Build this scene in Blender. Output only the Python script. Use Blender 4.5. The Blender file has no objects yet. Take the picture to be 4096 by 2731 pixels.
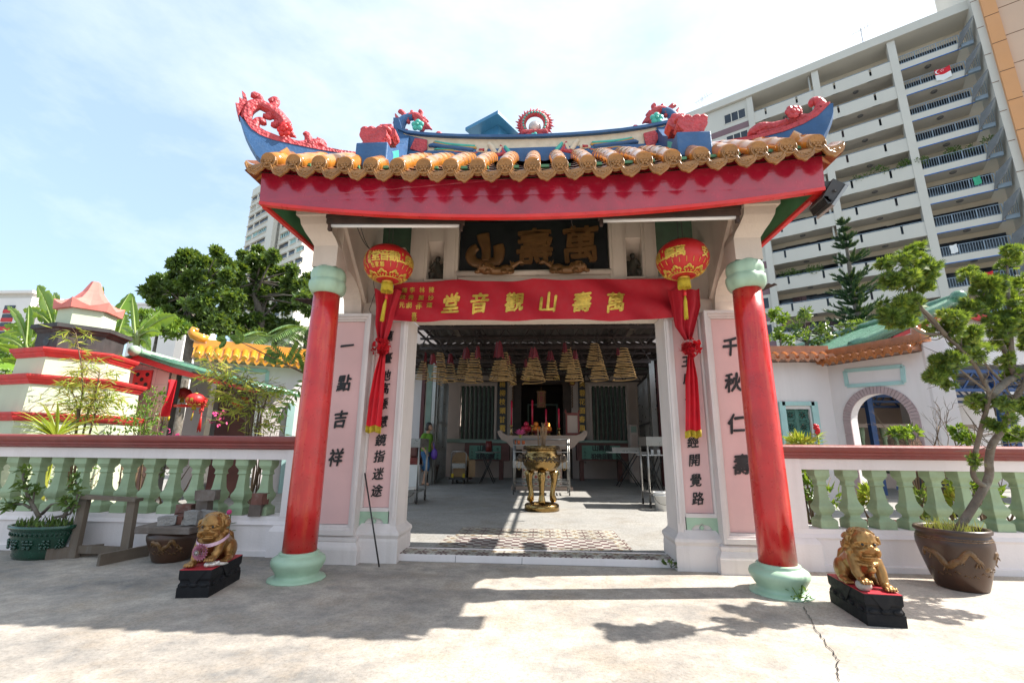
import bpy, bmesh, math, random
from mathutils import Vector, Matrix, noise
R=math.radians; PI=math.pi; sin=math.sin; cos=math.cos
SC=bpy.context.scene; COL=SC.collection
rnd=random.Random(7)
def V(*a): return Vector(a if len(a)>1 else a[0])
# ------------------------------------------------------------------ camera
FPX,YAW,PITCH,ROLL,EYE=1800.,.065,.2268,.0095,1.1
_f=Vector((-sin(YAW)*cos(PITCH),cos(YAW)*cos(PITCH),sin(PITCH))); _r=Vector((cos(YAW),sin(YAW),0)); _u=_r.cross(_f)
_c,_s=cos(ROLL),sin(ROLL)
CR=_c*_r+_s*_u; CU=-_s*_r+_c*_u; CF=_f
cam=bpy.data.cameras.new('camera'); co=bpy.data.objects.new('camera',cam); COL.objects.link(co)
cam.sensor_width=36; cam.lens=FPX/4096*36; cam.clip_start=.05; cam.clip_end=3000
co.matrix_world=Matrix(((CR.x,CU.x,-CF.x,0),(CR.y,CU.y,-CF.y,0),(CR.z,CU.z,-CF.z,EYE),(0,0,0,1)))
SC.camera=co
KD=4096/2352
def ray(x,y):       # measured position on the photograph (2352 wide) -> direction
    x*=KD; y*=KD
    return CR*((x-2048)/FPX)-CU*((y-1365.5)/FPX)+CF
def at(x,y,Y):      # ... -> point on the upright plane at distance Y
    d=ray(x,y); return Vector((0,0,EYE))+d*(Y/d.y)
def gz(x,y,Z=0.):   # ... -> point on the ground / floor at height Z
    d=ray(x,y); return Vector((0,0,EYE))+d*((Z-EYE)/d.z)
def crop(ox,oy,s):  # enlarged measuring view -> 2352-wide coordinates
    return lambda x,y:((ox+x*s)/KD,(oy+y*s)/KD)
# ------------------------------------------------------------------ objects
def tag(o,label=None,cat=None,group=None,kind=None):
    if label:o['label']=label
    if cat:o['category']=cat
    if group:o['group']=group
    if kind:o['kind']=kind
    return o
def thing(name,label,cat,loc=(0,0,0),group=None,rz=0):
    o=bpy.data.objects.new(name,None); COL.objects.link(o); o.location=loc; o.rotation_euler=(0,0,rz); o.empty_display_size=.1
    return tag(o,label,cat,group)
def wloc(o):
    p=Vector(o.location)
    while o.parent: o=o.parent; p=p+Vector(o.location)
    return p
def wrot(o):
    a=o.rotation_euler.z
    while o.parent: o=o.parent; a+=o.rotation_euler.z
    return a
def copy_tree(o,parent=None):
    c=o.copy(); COL.objects.link(c); c.parent=parent
    for ch in list(o.children): copy_tree(ch,c)
    return c
class MB:
    def __init__(s): s.v=[];s.f=[];s.m=[];s.mi=0;s.sm=[];s.smooth=False
    def add(s,vs,fs,smooth=None):
        b=len(s.v); s.v+= [Vector(p) for p in vs]
        for f in fs: s.f.append([b+i for i in f]); s.m.append(s.mi); s.sm.append(s.smooth if smooth is None else smooth)
        return s
    def box(s,a,b,rot=0,piv=None,bev=0):
        x0,y0,z0=[min(a[i],b[i]) for i in range(3)]; x1,y1,z1=[max(a[i],b[i]) for i in range(3)]
        if bev:
            e=min(bev,(x1-x0)*.45,(y1-y0)*.45,(z1-z0)*.45)
            bm=bmesh.new(); bmesh.ops.create_cube(bm,size=1)
            for q in bm.verts: q.co=Vector(((x0+x1)/2+q.co.x*(x1-x0),(y0+y1)/2+q.co.y*(y1-y0),(z0+z1)/2+q.co.z*(z1-z0)))
            bmesh.ops.bevel(bm,geom=bm.edges[:],offset=e,segments=2,affect='EDGES',profile=.5)
            bm.verts.index_update(); vs=[q.co.copy() for q in bm.verts]; fs=[[q.index for q in f.verts] for f in bm.faces]; bm.free()
        else:
            vs=[Vector(p) for p in ((x0,y0,z0),(x1,y0,z0),(x1,y1,z0),(x0,y1,z0),(x0,y0,z1),(x1,y0,z1),(x1,y1,z1),(x0,y1,z1))]
            fs=[(3,2,1,0),(4,5,6,7),(0,1,5,4),(1,2,6,5),(2,3,7,6),(3,0,4,7)]
        if rot:
            p=Vector(piv) if piv else Vector(((x0+x1)/2,(y0+y1)/2,(z0+z1)/2)); M=Matrix.Rotation(rot,3,'Z')
            vs=[p+M@(q-p) for q in vs]
        return s.add(vs,fs,False)
    def bar(s,p0,p1,w,h=None,up=(0,0,1)):   # rectangular bar between two points
        p0=Vector(p0);p1=Vector(p1);h=h or w;d=(p1-p0).normalized();up=Vector(up)
        if abs(d.dot(up))>.98: up=Vector((0,1,0))
        a=d.cross(up).normalized(); b=a.cross(d)
        vs=[p+a*(i*w/2)+b*(j*h/2) for p in (p0,p1) for i,j in ((-1,-1),(1,-1),(1,1),(-1,1))]
        return s.add(vs,[(0,1,2,3),(7,6,5,4),(0,4,5,1),(1,5,6,2),(2,6,7,3),(3,7,4,0)],False)
    def tube(s,pts,r,n=8,cap=True,smooth=True):
        pts=[Vector(p) for p in pts]; rs=r if isinstance(r,(list,tuple)) else [r]*len(pts)
        b=len(s.v); prev=None
        for i,p in enumerate(pts):
            d=(pts[min(i+1,len(pts)-1)]-pts[max(i-1,0)])
            d=d.normalized() if d.length>1e-9 else Vector((0,0,1))
            if prev is None:
                u=d.cross(Vector((0,0,1)) if abs(d.z)<.95 else Vector((1,0,0))).normalized()
            else:
                u=(prev-d*prev.dot(d)); u=u.normalized() if u.length>1e-6 else d.orthogonal().normalized()
            prev=u; w=d.cross(u)
            for k in range(n):
                a=2*PI*k/n; s.v.append(p+(u*cos(a)+w*sin(a))*rs[i])
        for i in range(len(pts)-1):
            for k in range(n):
                s.f.append([b+i*n+k,b+i*n+(k+1)%n,b+(i+1)*n+(k+1)%n,b+(i+1)*n+k]); s.m.append(s.mi); s.sm.append(smooth)
        if cap:
            s.f.append([b+k for k in range(n)][::-1]); s.m.append(s.mi); s.sm.append(False)
            e=b+(len(pts)-1)*n; s.f.append([e+k for k in range(n)]); s.m.append(s.mi); s.sm.append(False)
        return s
    def cyl(s,p0,p1,r0,r1=None,n=16,smooth=True): return s.tube([p0,p1],[r0,r0 if r1 is None else r1],n,True,smooth)
    def lathe(s,prof,c=(0,0,0),n=24,smooth=True,lob=None,sx=1,sy=1,a0=0,square=False):
        c=Vector(c); b=len(s.v)
        for r,z in prof:
            for k in range(n):
                a=a0+2*PI*k/n; q=r
                if lob: q=r*lob(a,z)
                if square: q=r/max(abs(cos(a)),abs(sin(a)))
                s.v.append(c+Vector((q*cos(a)*sx,q*sin(a)*sy,z)))
        for i in range(len(prof)-1):
            for k in range(n):
                s.f.append([b+i*n+k,b+i*n+(k+1)%n,b+(i+1)*n+(k+1)%n,b+(i+1)*n+k]); s.m.append(s.mi); s.sm.append(smooth)
        s.f.append([b+k for k in range(n)][::-1]); s.m.append(s.mi); s.sm.append(False)
        e=b+(len(prof)-1)*n; s.f.append([e+k for k in range(n)]); s.m.append(s.mi); s.sm.append(False)
        return s
    def ball(s,c,r,n=12,m=8,rot=None):
        c=Vector(c); r=Vector(r) if isinstance(r,(tuple,list,Vector)) else Vector((r,r,r)); b=len(s.v)
        for i in range(1,m):
            t=PI*i/m
            for k in range(n):
                a=2*PI*k/n; p=Vector((sin(t)*cos(a)*r.x,sin(t)*sin(a)*r.y,cos(t)*r.z)); s.v.append(c+(rot@p if rot else p))
        p=Vector((0,0,r.z)); q=rot@p if rot else p; s.v+=[c+q,c-q]; T=len(s.v)-2
        fs=[]
        for i in range(m-2):
            for k in range(n): fs.append([b+i*n+k,b+(i+1)*n+k,b+(i+1)*n+(k+1)%n,b+i*n+(k+1)%n])
        for k in range(n): fs.append([T,b+k,b+(k+1)%n]); e=b+(m-2)*n; fs.append([T+1,e+(k+1)%n,e+k])
        for f in fs: s.f.append(f); s.m.append(s.mi); s.sm.append(True)
        return s
    def prism(s,pts,off,smooth=False):   # closed outline (3-D points) pushed along off
        pts=[Vector(p) for p in pts]; off=Vector(off); n=len(pts); b=len(s.v)
        nor=Vector((0,0,0))
        for i in range(n): nor+=pts[i].cross(pts[(i+1)%n])
        if nor.dot(off)>0: pts=pts[::-1]
        s.v+=pts+[p+off for p in pts]
        # triangulated caps so concave outlines hold
        from mathutils.geometry import tessellate_polygon
        for t in tessellate_polygon([pts]):
            s.f.append([b+i for i in t]); s.m.append(s.mi); s.sm.append(False)
            s.f.append([b+n+i for i in t][::-1]); s.m.append(s.mi); s.sm.append(False)
        for i in range(n):
            j=(i+1)%n; s.f.append([b+j,b+i,b+n+i,b+n+j]); s.m.append(s.mi); s.sm.append(smooth)
        return s
    def quad(s,*p): return s.add(p,[tuple(range(len(p)))],False)
    def grid(s,fn,nu,nv,smooth=True):
        b=len(s.v)
        for i in range(nu+1):
            for j in range(nv+1): s.v.append(Vector(fn(i/nu,j/nv)))
        for i in range(nu):
            for j in range(nv): s.f.append([b+i*(nv+1)+j,b+(i+1)*(nv+1)+j,b+(i+1)*(nv+1)+j+1,b+i*(nv+1)+j+1]); s.m.append(s.mi); s.sm.append(smooth)
        return s
    def xf(s,M,b=0):
        for i in range(b,len(s.v)): s.v[i]=M@s.v[i]
        return s
    def build(s,name,mats,parent=None,label=None,fix=False,loc=None,**kw):
        me=bpy.data.meshes.new(name)
        o0=Vector((0,0,0))
        if parent is not None: o0=wloc(parent); a=wrot(parent)
        elif loc is not None: o0=Vector(loc); a=0
        else: a=0
        Mi=Matrix.Rotation(-a,3,'Z')
        vs=[tuple(Mi@(p-o0)) if a else tuple(p-o0) for p in s.v]
        me.from_pydata(vs,[],s.f)
        for m in (mats if isinstance(mats,(list,tuple)) else [mats]): me.materials.append(m)
        me.polygons.foreach_set('material_index',s.m); me.polygons.foreach_set('use_smooth',s.sm)
        if fix:
            bm=bmesh.new(); bm.from_mesh(me); bmesh.ops.recalc_face_normals(bm,faces=bm.faces[:]); bm.to_mesh(me); bm.free()
        me.update()
        o=bpy.data.objects.new(name,me); COL.objects.link(o)
        if parent is not None: o.parent=parent
        elif loc is not None: o.location=loc
        if label:o['label']=label
        for k,v in kw.items():o[k]=v
        return o
def struct(name,mb,mat): return mb.build(name,mat,kind='structure')
def fuse(mb,name,mat,parent=None,voxel=.01,smooth=2,label=None,loc=None,deform=None):
    """Melt overlapping closed shapes into ONE continuous surface."""
    o=mb.build('tmp',mat)
    m=o.modifiers.new('r','REMESH'); m.mode='VOXEL'; m.voxel_size=voxel; m.use_smooth_shade=True
    if smooth: q=o.modifiers.new('s','SMOOTH'); q.iterations=smooth; q.factor=.5
    dg=bpy.context.evaluated_depsgraph_get(); me=bpy.data.meshes.new_from_object(o.evaluated_get(dg))
    bpy.data.objects.remove(o)
    nb=MB(); nb.v=[v.co.copy() for v in me.vertices]; nb.f=[list(p.vertices) for p in me.polygons]; nb.m=[0]*len(nb.f); nb.sm=[True]*len(nb.f)
    if deform: nb.v=[deform(p) for p in nb.v]
    bpy.data.meshes.remove(me)
    return nb.build(name,mat,parent,label,loc=loc)
_gl={}
def glyph(ch,off=.02):
    k=(ch,off)
    if k not in _gl:
        cu=bpy.data.curves.new('t','FONT'); cu.body=ch; cu.size=1; cu.offset=off; cu.resolution_u=2
        o=bpy.data.objects.new('t',cu); COL.objects.link(o)
        dg=bpy.context.evaluated_depsgraph_get(); me=bpy.data.meshes.new_from_object(o.evaluated_get(dg))
        vs=[(v.co.x-.5,v.co.y-.38) for v in me.vertices]; fs=[list(p.vertices) for p in me.polygons]
        bpy.data.objects.remove(o); bpy.data.curves.remove(cu); bpy.data.meshes.remove(me)
        _gl[k]=(vs,fs)
    return _gl[k]
def write(mb,ch,fn,w,h,off=.02,shear=0,brush=0):
    """Strokes of one character laid on a surface: fn(u,v)->point; thickened by slightly shifted layers, edges roughened like brushwork."""
    vs,fs=glyph(ch,0)
    sh=[(0,0),(off,0),(-off,0),(0,off*.8),(0,-off*.8)] if off else [(0,0)]
    for i,(dx,dy) in enumerate(sh):
        out=[]
        for x,y in vs:
            if brush:
                n=noise.noise_vector((x*5,y*5,ord(ch)%97)); x+=n.x*brush; y+=n.y*brush
            x+=dx;y+=dy; out.append(fn(x*w+shear*y*w,y*h+shear*.6*x*h)+Vector((0,-.0005*i,0)))
        mb.add(out,fs,False)
    return mb
def carve(mb,ch,c,u,v,nrm,t,w,h,off=.02,brush=0):
    """Raised (solid) character."""
    vs,fs=glyph(ch,0); c=Vector(c);u=Vector(u);v=Vector(v);nrm=Vector(nrm)
    cnt={}
    for f in fs:
        for i in range(len(f)): cnt[(f[i],f[(i+1)%len(f)])]=1
    for k,(dx,dy) in enumerate([(0,0),(off,0),(-off,0),(0,off),(0,-off),(off*.7,off*.7),(-off*.7,-off*.7),(off*.7,-off*.7),(-off*.7,off*.7)]):
        P=[]
        for x,y in vs:
            if brush:
                n=noise.noise_vector((x*4,y*4,ord(ch)%97)); x+=n.x*brush; y+=n.y*brush
            P.append(c+u*((x+dx)*w)+v*((y+dy)*h))
        n=len(P); b0=len(mb.v); tt=t+.0006*k; mb.add(P+[p+nrm*tt for p in P],[[n+i for i in f] for f in fs],False)
        for a,b in cnt:
            if (b,a) not in cnt: mb.f.append([b0+a,b0+b,b0+n+b,b0+n+a]); mb.m.append(mb.mi); mb.sm.append(False)
# ------------------------------------------------------------------ materials
def srgb(h):
    h=h.lstrip('#'); c=[int(h[i:i+2],16)/255 for i in (0,2,4)]
    return tuple(x/12.92 if x<=.04045 else ((x+.055)/1.055)**2.4 for x in c)
class NT:
    def __init__(s,name):
        s.mat=bpy.data.materials.new(name); s.mat.use_nodes=True; s.t=s.mat.node_tree; s.n=s.t.nodes; s.l=s.t.links
        s.b=s.n['Principled BSDF']; s._co=None
    def new(s,t,**k):
        q=s.n.new(t)
        for a,b in k.items(): setattr(q,a,b)
        return q
    def co(s):
        if not s._co: s._co=s.new('ShaderNodeTexCoord')
        return getattr(s,'_v',None) or s._co.outputs['Object']
    def mapping(s,scale=(1,1,1),rot=(0,0,0),loc=(0,0,0)):
        m=s.new('ShaderNodeMapping'); m.inputs['Scale'].default_value=scale; m.inputs['Rotation'].default_value=rot; m.inputs['Location'].default_value=loc
        s.l.new(s.co(),m.inputs['Vector']); return m.outputs[0]
    def noise(s,scale,detail=4,rough=.55,vec=None,dist=0):
        q=s.new('ShaderNodeTexNoise'); q.inputs['Scale'].default_value=scale; q.inputs['Detail'].default_value=detail; q.inputs['Roughness'].default_value=rough; q.inputs['Distortion'].default_value=dist
        s.l.new(vec or s.co(),q.inputs['Vector']); return q.outputs['Fac']
    def ramp(s,fac,stops,interp='LINEAR'):
        q=s.new('ShaderNodeValToRGB'); e=q.color_ramp.elements; q.color_ramp.interpolation=interp
        while len(e)<len(stops): e.new(.5)
        for i,(p,c) in enumerate(stops):
            e[i].position=p; e[i].color=(*(c if isinstance(c,tuple) else (c,c,c)),1)
        s.l.new(fac,q.inputs['Fac']); return q.outputs['Color']
    def mix(s,fac,a,b,mode='MIX'):
        q=s.new('ShaderNodeMix',data_type='RGBA',blend_type=mode)
        for i,x in ((0,fac),(6,a),(7,b)):
            if isinstance(x,(int,float)): q.inputs[i].default_value=x if i==0 else (x,x,x,1)
            elif isinstance(x,tuple): q.inputs[i].default_value=(*x,1)
            else: s.l.new(x,q.inputs[i])
        return q.outputs[2]
    def math(s,op,a,b=0.,c=0.):
        q=s.new('ShaderNodeMath',operation=op)
        for i,x in enumerate((a,b,c)):
            if isinstance(x,(int,float)): q.inputs[i].default_value=x
            else: s.l.new(x,q.inputs[i])
        return q.outputs[0]
    def sep(s,vec=None):
        q=s.new('ShaderNodeSeparateXYZ'); s.l.new(vec or s.co(),q.inputs[0]); return q.outputs
    def bump(s,h,strength=.3,dist=.01,nrm=None):
        q=s.new('ShaderNodeBump'); q.inputs['Strength'].default_value=strength; q.inputs['Distance'].default_value=dist
        s.l.new(h,q.inputs['Height'])
        if nrm: s.l.new(nrm,q.inputs['Normal'])
        return q.outputs[0]
    def set(s,**k):
        for a,x in k.items():
            i=s.b.inputs[a.replace('_',' ')]
            if isinstance(x,(int,float)): i.default_value=x
            elif isinstance(x,tuple): i.default_value=(*x,1) if len(x)==3 else x
            else: s.l.new(x,i)
        return s
def paint(name,col,rough=.55,var=.12,vs=3.,dirt=0.,dirtcol=(.05,.045,.035),bump=.15,bs=40.,metal=0.,spec=.5,coat=0.,bd=.004,drip=False,scale=0):
    """Painted / plain surface with uneven tone, blotchy wear and a fine rough relief."""
    c=srgb(col) if isinstance(col,str) else col
    t=NT(name)
    oi=t.new('ShaderNodeObjectInfo'); vm=t.new('ShaderNodeVectorMath',operation='MULTIPLY_ADD'); t.co(); t.l.new(oi.outputs['Random'],vm.inputs[0]); vm.inputs[1].default_value=(37,23,11); t.l.new(t._co.outputs['Object'],vm.inputs[2]); t._v=vm.outputs[0]
    a=tuple(max(0,x*(1-var)) for x in c); b=tuple(min(1,x*(1+var)) for x in c)
    base=t.ramp(t.noise(vs,6,.6),[(.3,a),(.7,b)])
    if dirt>0:
        vec=t.mapping((vs*3,vs*3,vs*.35)) if drip else None
        nz=t.noise(1.0 if drip else vs*.8,8,.68,vec)
        base=t.mix(t.math('MULTIPLY',t.ramp(nz,[(.5,0.),(.75,1.)]),dirt),base,dirtcol)
    t.set(Base_Color=base,Roughness=t.ramp(t.noise(vs*4,3),[(.3,max(.02,rough-.1)),(.7,min(1,rough+.1))]),Metallic=metal,Coat_Weight=coat,Coat_Roughness=.12)
    t.b.inputs['Specular IOR Level'].default_value=spec
    if bump:
        n=t.bump(t.noise(bs,5,.6),bump,bd)
        if scale:   # overlapping scale-like modelling
            v=t.new('ShaderNodeTexVoronoi'); v.inputs['Scale'].default_value=scale; t.l.new(t.co(),v.inputs['Vector']); n=t.bump(v.outputs['Distance'],.9,.012,n)
        t.set(Normal=n)
    return t.mat
def leafmat(name,cols,rough=.45,trans=.35,vs=1.2):
    """Leaves: tone differs from clump to clump and leaf to leaf; thin, so some light passes through."""
    t=NT(name); cs=[srgb(c) if isinstance(c,str) else c for c in cols]
    g=t.new('ShaderNodeNewGeometry')
    n=t.math('ADD',t.math('MULTIPLY',t.noise(vs,2),.55),t.math('MULTIPLY',g.outputs['Random Per Island'],.45))
    st=[(.25+.5*i/(len(cs)-1),c) for i,c in enumerate(cs)]
    base=t.ramp(n,st)
    t.set(Base_Color=base,Roughness=rough)
    tr=t.new('ShaderNodeBsdfTranslucent'); t.l.new(t.mix(.5,base,(.35,.45,.02)),tr.inputs['Color'])
    mx=t.new('ShaderNodeMixShader'); mx.inputs[0].default_value=trans
    t.l.new(t.b.outputs[0],mx.inputs[1]); t.l.new(tr.outputs[0],mx.inputs[2])
    t.l.new(mx.outputs[0],t.n['Material Output'].inputs['Surface'])
    return t.mat
# ------------------------------------------------------------------ shared materials
M={}
M['white']=paint('cream_wash',(.66,.6,.575),.75,.06,2.2,.35,(.4,.34,.3),.35,55,bd=.006,drip=True)
M['white2']=paint('lime_wash',(.7,.64,.63),.8,.05,1.6,.3,(.45,.4,.36),.3,45,bd=.006,drip=True)
M['pink']=paint('pink_plaster',(.66,.42,.4),.7,.07,2.5,.15,(.5,.33,.3),.2,60)
M['red']=paint('red_enamel',(.48,.011,.012),.34,.2,5,.75,(.6,.1,.04),.35,26,coat=.35,bd=.004,drip=True)
M['crimson']=paint('crimson_board',(.34,.008,.028),.2,.24,4,.3,(.16,.004,.015),.12,30,coat=.8,bd=.002)
M['redtrim']=paint('red_trim',(.6,.02,.018),.35,.15,6,.3,(.62,.12,.08),.3,30)
M['mint']=paint('mint_plaster',(.33,.47,.34),.5,.1,4,.35,(.2,.26,.17),.3,35,coat=.15)
M['celadon']=paint('celadon_baluster',(.29,.38,.235),.65,.13,4,.6,(.17,.2,.11),.25,45)
M['oxide']=paint('oxide_red_rail',(.2,.035,.028),.5,.15,4,.3,(.32,.1,.08),.3,30)
M['black']=paint('black_paint',(.012,.012,.014),.4,.3,5,.3,(.05,.045,.04),.2,40)
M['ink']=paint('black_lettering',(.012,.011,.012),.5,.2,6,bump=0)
M['gold']=paint('gold_leaf',(.55,.33,.06),.38,.2,9,.2,(.2,.1,.02),.25,60,metal=.65)
M['foil']=paint('gold_foil',(.62,.42,.07),.4,.25,30,bump=.3,bs=70,metal=.45)
M['brown_gilt']=paint('dull_gilt',(.16,.075,.025),.45,.25,8,.3,(.05,.02,.01),.3,50,metal=.25)
M['bronze']=paint('polished_brass',(.34,.22,.085),.2,.15,6,.35,(.1,.06,.02),.15,40,metal=1)
M['darkbronze']=paint('dark_relief',(.09,.07,.055),.4,.3,10,.4,(.25,.15,.05),.5,50,metal=.7)
M['tile']=paint('amber_glaze',(.44,.17,.025),.14,.22,5,.3,(.14,.06,.02),.12,30,coat=.5)
M['tile_end']=paint('amber_glaze_relief',(.3,.14,.04),.3,.22,10,.45,(.06,.035,.015),.35,90)
M['tile_pan']=paint('brown_glaze',(.2,.075,.03),.3,.3,8,.5,(.03,.02,.015),.2,40)
M['greenwood']=paint('green_timber',(.09,.27,.13),.5,.18,5,.4,(.03,.08,.04),.2,30)
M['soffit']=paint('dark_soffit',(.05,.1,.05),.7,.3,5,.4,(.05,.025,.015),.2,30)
M['blue']=paint('ridge_blue',(.025,.09,.22),.5,.18,7,.35,(.13,.19,.27),.5,45,bd=.006)
M['coral']=paint('ridge_coral',(.46,.05,.06),.55,.22,11,.6,(.24,.025,.035),.5,55,bd=.008,scale=38)
M['turq']=paint('turquoise',(.06,.42,.34),.45,.15,12,.2,(.03,.2,.17),.3,60)
M['relief']=paint('relief_plaster',(.62,.53,.4),.7,.12,14,.3,(.45,.3,.14),.5,60)
M['ochre']=paint('ochre',(.5,.27,.06),.6,.15,14,bump=.2)
M['clothred']=paint('red_cloth',(.42,.006,.018),.72,.1,5,bump=.25,bs=260,bd=.001)
M['clothbright']=paint('bright_red_cloth',(.58,.008,.02),.7,.12,8,bump=.25,bs=260,bd=.001)
M['yellow']=paint('yellow_thread',(.5,.36,.02),.7,.2,30,bump=.3,bs=120)
M['lantern']=paint('lantern_silk',(.46,.012,.012),.5,.1,6,bump=.2,bs=160,bd=.001)
M['rust']=paint('rusted_steel',(.05,.03,.022),.65,.35,7,.5,(.13,.06,.03),.3,40)
M['tube']=paint('glass_tube',(.75,.74,.72),.15,.04,5,bump=0)
M['wire']=paint('wire',(.03,.025,.022),.6,.2,8,bump=0)
M['silver']=paint('peeling_silver',(.6,.58,.55),.35,.1,12,.6,(.3,.05,.03),.3,50,metal=.4)
M['woodcarve']=paint('painted_carving',(.045,.04,.03),.6,.5,16,.5,(.12,.05,.025),.4,60)
M['steel']=paint('stainless',(.3,.29,.275),.35,.08,3,.05,(.25,.22,.18),.05,50,metal=.7)
M['blacksteel']=paint('dark_steel',(.03,.028,.027),.5,.3,5,.3,(.07,.04,.03),.15,40)
M['cream']=paint('bounce_warm_plaster',(.6,.5,.42),.8,.07,2.,.35,(.38,.3,.24),.4,50,bd=.008,drip=True)  # warm bounce from the ground is painted into this upper-wall colour
GX=-.07
gate=thing('temple_gate','red columned temple gate with amber tiled roof, blue and coral ridge dragons','gate',(GX,4.6,0))
def stack(mb,x0,x1,y0,y1,lv):
    """Plinth: rectangle rings (outset, z) one above the other."""
    b=len(mb.v)
    for o,z in lv: mb.v+=[Vector(p) for p in ((x0-o,y0-o,z),(x1+o,y0-o,z),(x1+o,y1+o,z),(x0-o,y1+o,z))]
    for i in range(len(lv)-1):
        for k in range(4): mb.f.append([b+i*4+k,b+i*4+(k+1)%4,b+i*4+4+(k+1)%4,b+i*4+4+k]); mb.m.append(mb.mi); mb.sm.append(False)
    e=b+(len(lv)-1)*4; mb.f.append([e,e+1,e+2,e+3]); mb.m.append(mb.mi); mb.sm.append(False)
def flat_text(parent,name,mat,rows,Y,w,h,off=.03,brush=.012,lab=None,yo=-.004):
    for ch,x,z in rows:
        mb=MB(); write(mb,ch,lambda u,v:Vector((x+u,Y+yo,z+v)),w,h,off,.13,.042); mb.build('character',mat,parent,lab)
def px_text(Y,seq): # (char, x, y) measured
    return [(c,*[at(x,y,Y)[i] for i in (0,2)]) for c,x,y in seq]
for s in (-1,1):
    X=lambda u:GX+s*u
    mb=MB()
    mb.box((X(1.345),4.635,.2),(X(1.715),4.95,2.44))
    mb.box((X(1.345),4.585,.3),(X(1.40),4.634,2.44)); mb.box((X(1.401),4.6,.3),(X(1.43),4.634,2.44)); mb.box((X(1.36),4.57,.4),(X(1.385),4.584,2.44))
    mb.box((X(1.43),4.595,2.39),(X(1.715),4.634,2.44)); mb.box((X(1.43),4.595,.455),(X(1.715),4.634,.49)); mb.box((X(1.695),4.592,.49),(X(1.715),4.634,2.39))
    mb.box((X(1.44),4.618,.25),(X(1.715),4.634,.454))
    stack(mb,min(X(1.36),X(1.69)),max(X(1.36),X(1.69)),4.6,4.94,[(.055,0),(.055,.19),(.05,.215),(.065,.25),(.06,.275),(.035,.3),(.0,.345)])
    # outer pier with stepped frame
    mb.box((X(1.716),4.545,.2),(X(2.2),4.95,2.448))
    for a,b,y in ((0,.03,4.475),(.031,.055,4.495),(.056,.076,4.515)):
        mb.box((X(1.716+a),y,.25),(X(1.716+b),4.544,2.448-a)); mb.box((X(1.716+b+.0005),y,2.448-b),(X(2.2),4.544,2.448-a)); mb.box((X(1.716+b+.0005),y,.25+a*.9),(X(2.2),4.544,.25+b*.9+.02))
    stack(mb,min(X(1.735),X(2.19)),max(X(1.735),X(2.19)),4.53,4.93,[(.075,0),(.075,.125),(.07,.145),(.045,.19),(.05,.2),(.05,.225),(.01,.25)])
    mb.build('pier',M['white'],gate)
    mb=MB(); mb.box((X(1.432),4.624,.492),(X(1.693),4.6345,2.388)); pi=mb.build('couplet_panel',M['pink'],gate)
    mb=MB(); mb.box((X(1.794),4.534,.345),(X(2.19),4.5445,2.37)); po=mb.build('couplet_panel',M['pink'],gate)
    # green cloud bracket at the foot of the inner panel
    mb=MB(); cx=X(1.57)
    out=[(-.148,.46),(.148,.46),(.148,.3),(.125,.265),(.085,.255),(.05,.268),(.04,.295),(.055,.318),(.085,.318),(.098,.335),(.09,.365),(.06,.388),(.02,.392),(0,.405),(-.02,.392),(-.06,.388),(-.09,.365),(-.098,.335),(-.085,.318),(-.055,.318),(-.04,.295),(-.05,.268),(-.085,.255),(-.125,.265),(-.148,.3)]
    mb.prism([(cx+a,4.6,z) for a,z in out],(0,.02,0)); mb.prism([(cx,4.6,.39),(cx+.022,4.6,.365),(cx,4.6,.335),(cx-.022,4.6,.365)],(0,.018,0)); mb.build('cloud_bracket',M['mint'],gate)
    if s<0:
        flat_text(po,'lettering',M['ink'],px_text(4.53,[('一',798,794),('點',791,879),('吉',782,962),('祥',772,1050)]),4.531,.15,.18,.035,.02)
        flat_text(pi,'lettering',M['ink'],px_text(4.62,[('蓮',892,772),('臺',890,822),('地',886,862),('高',883,892),('懸',880,927),('慧',879,968),('鏡',875,1010),('指',872,1047),('迷',869,1087),('途',866,1126)]),4.621,.115,.125,.03,.015)
    else:
        flat_text(po,'lettering',M['ink'],px_text(4.53,[('千',1678,796),('秋',1684,878),('仁',1692,972),('壽',1704,1066)]),4.531,.17,.2,.035,.02)
        flat_text(pi,'lettering',M['ink'],px_text(4.62,[('玉',1578,830),('座',1582,868),('宣',1586,905),('經',1592,1014),('開',1595,1056),('覺',1598,1102),('路',1603,1144)]),4.621,.115,.125,.03,.015)
    # bracket wall between column and pier, curved haunch
    prof=[(4.56,2.45)]+[(4.54-.42*(1-cos(t)),2.50+.30*sin(t)) for t in [PI/2*i/8 for i in range(9)]]+[(3.98,2.95),(3.98,3.3),(4.62,3.72),(5.0,3.72),(5.0,2.45)]
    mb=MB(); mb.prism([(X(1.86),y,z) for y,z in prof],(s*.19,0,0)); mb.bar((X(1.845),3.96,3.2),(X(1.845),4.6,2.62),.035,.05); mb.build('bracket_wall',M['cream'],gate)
    # column
    cx=-2.05 if s<0 else 1.87; cy=4.0
    mb=MB(); mb.lathe([(.137,.2),(.136,.6),(.132,1.4),(.124,2.2),(.119,2.51)],(cx,cy,0),40); col=mb.build('column',M['red'],gate)
    mb=MB(); rr=random.Random(3+s)
    mb.lathe([(.228,0),(.226,.009),(.195,.018),(.168,.026),(.17,.05),(.192,.085),(.213,.122),(.216,.145),(.207,.166),(.183,.182),(.16,.19),(.156,.194),(.16,.206),(.15,.214),(.136,.216)],(cx,cy,0),48,lob=lambda a,z:1+(.05*noise.noise((a*2,0,s*5)) if z<.02 else .012*noise.noise((cos(a)*2,sin(a)*2,z*9)))); mb.build('base',M['mint'],col)
    mb=MB(); lob=lambda a,z:1+.07*abs(cos(4*a+.3))*(1 if z<2.62 else .8)-.03
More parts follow.
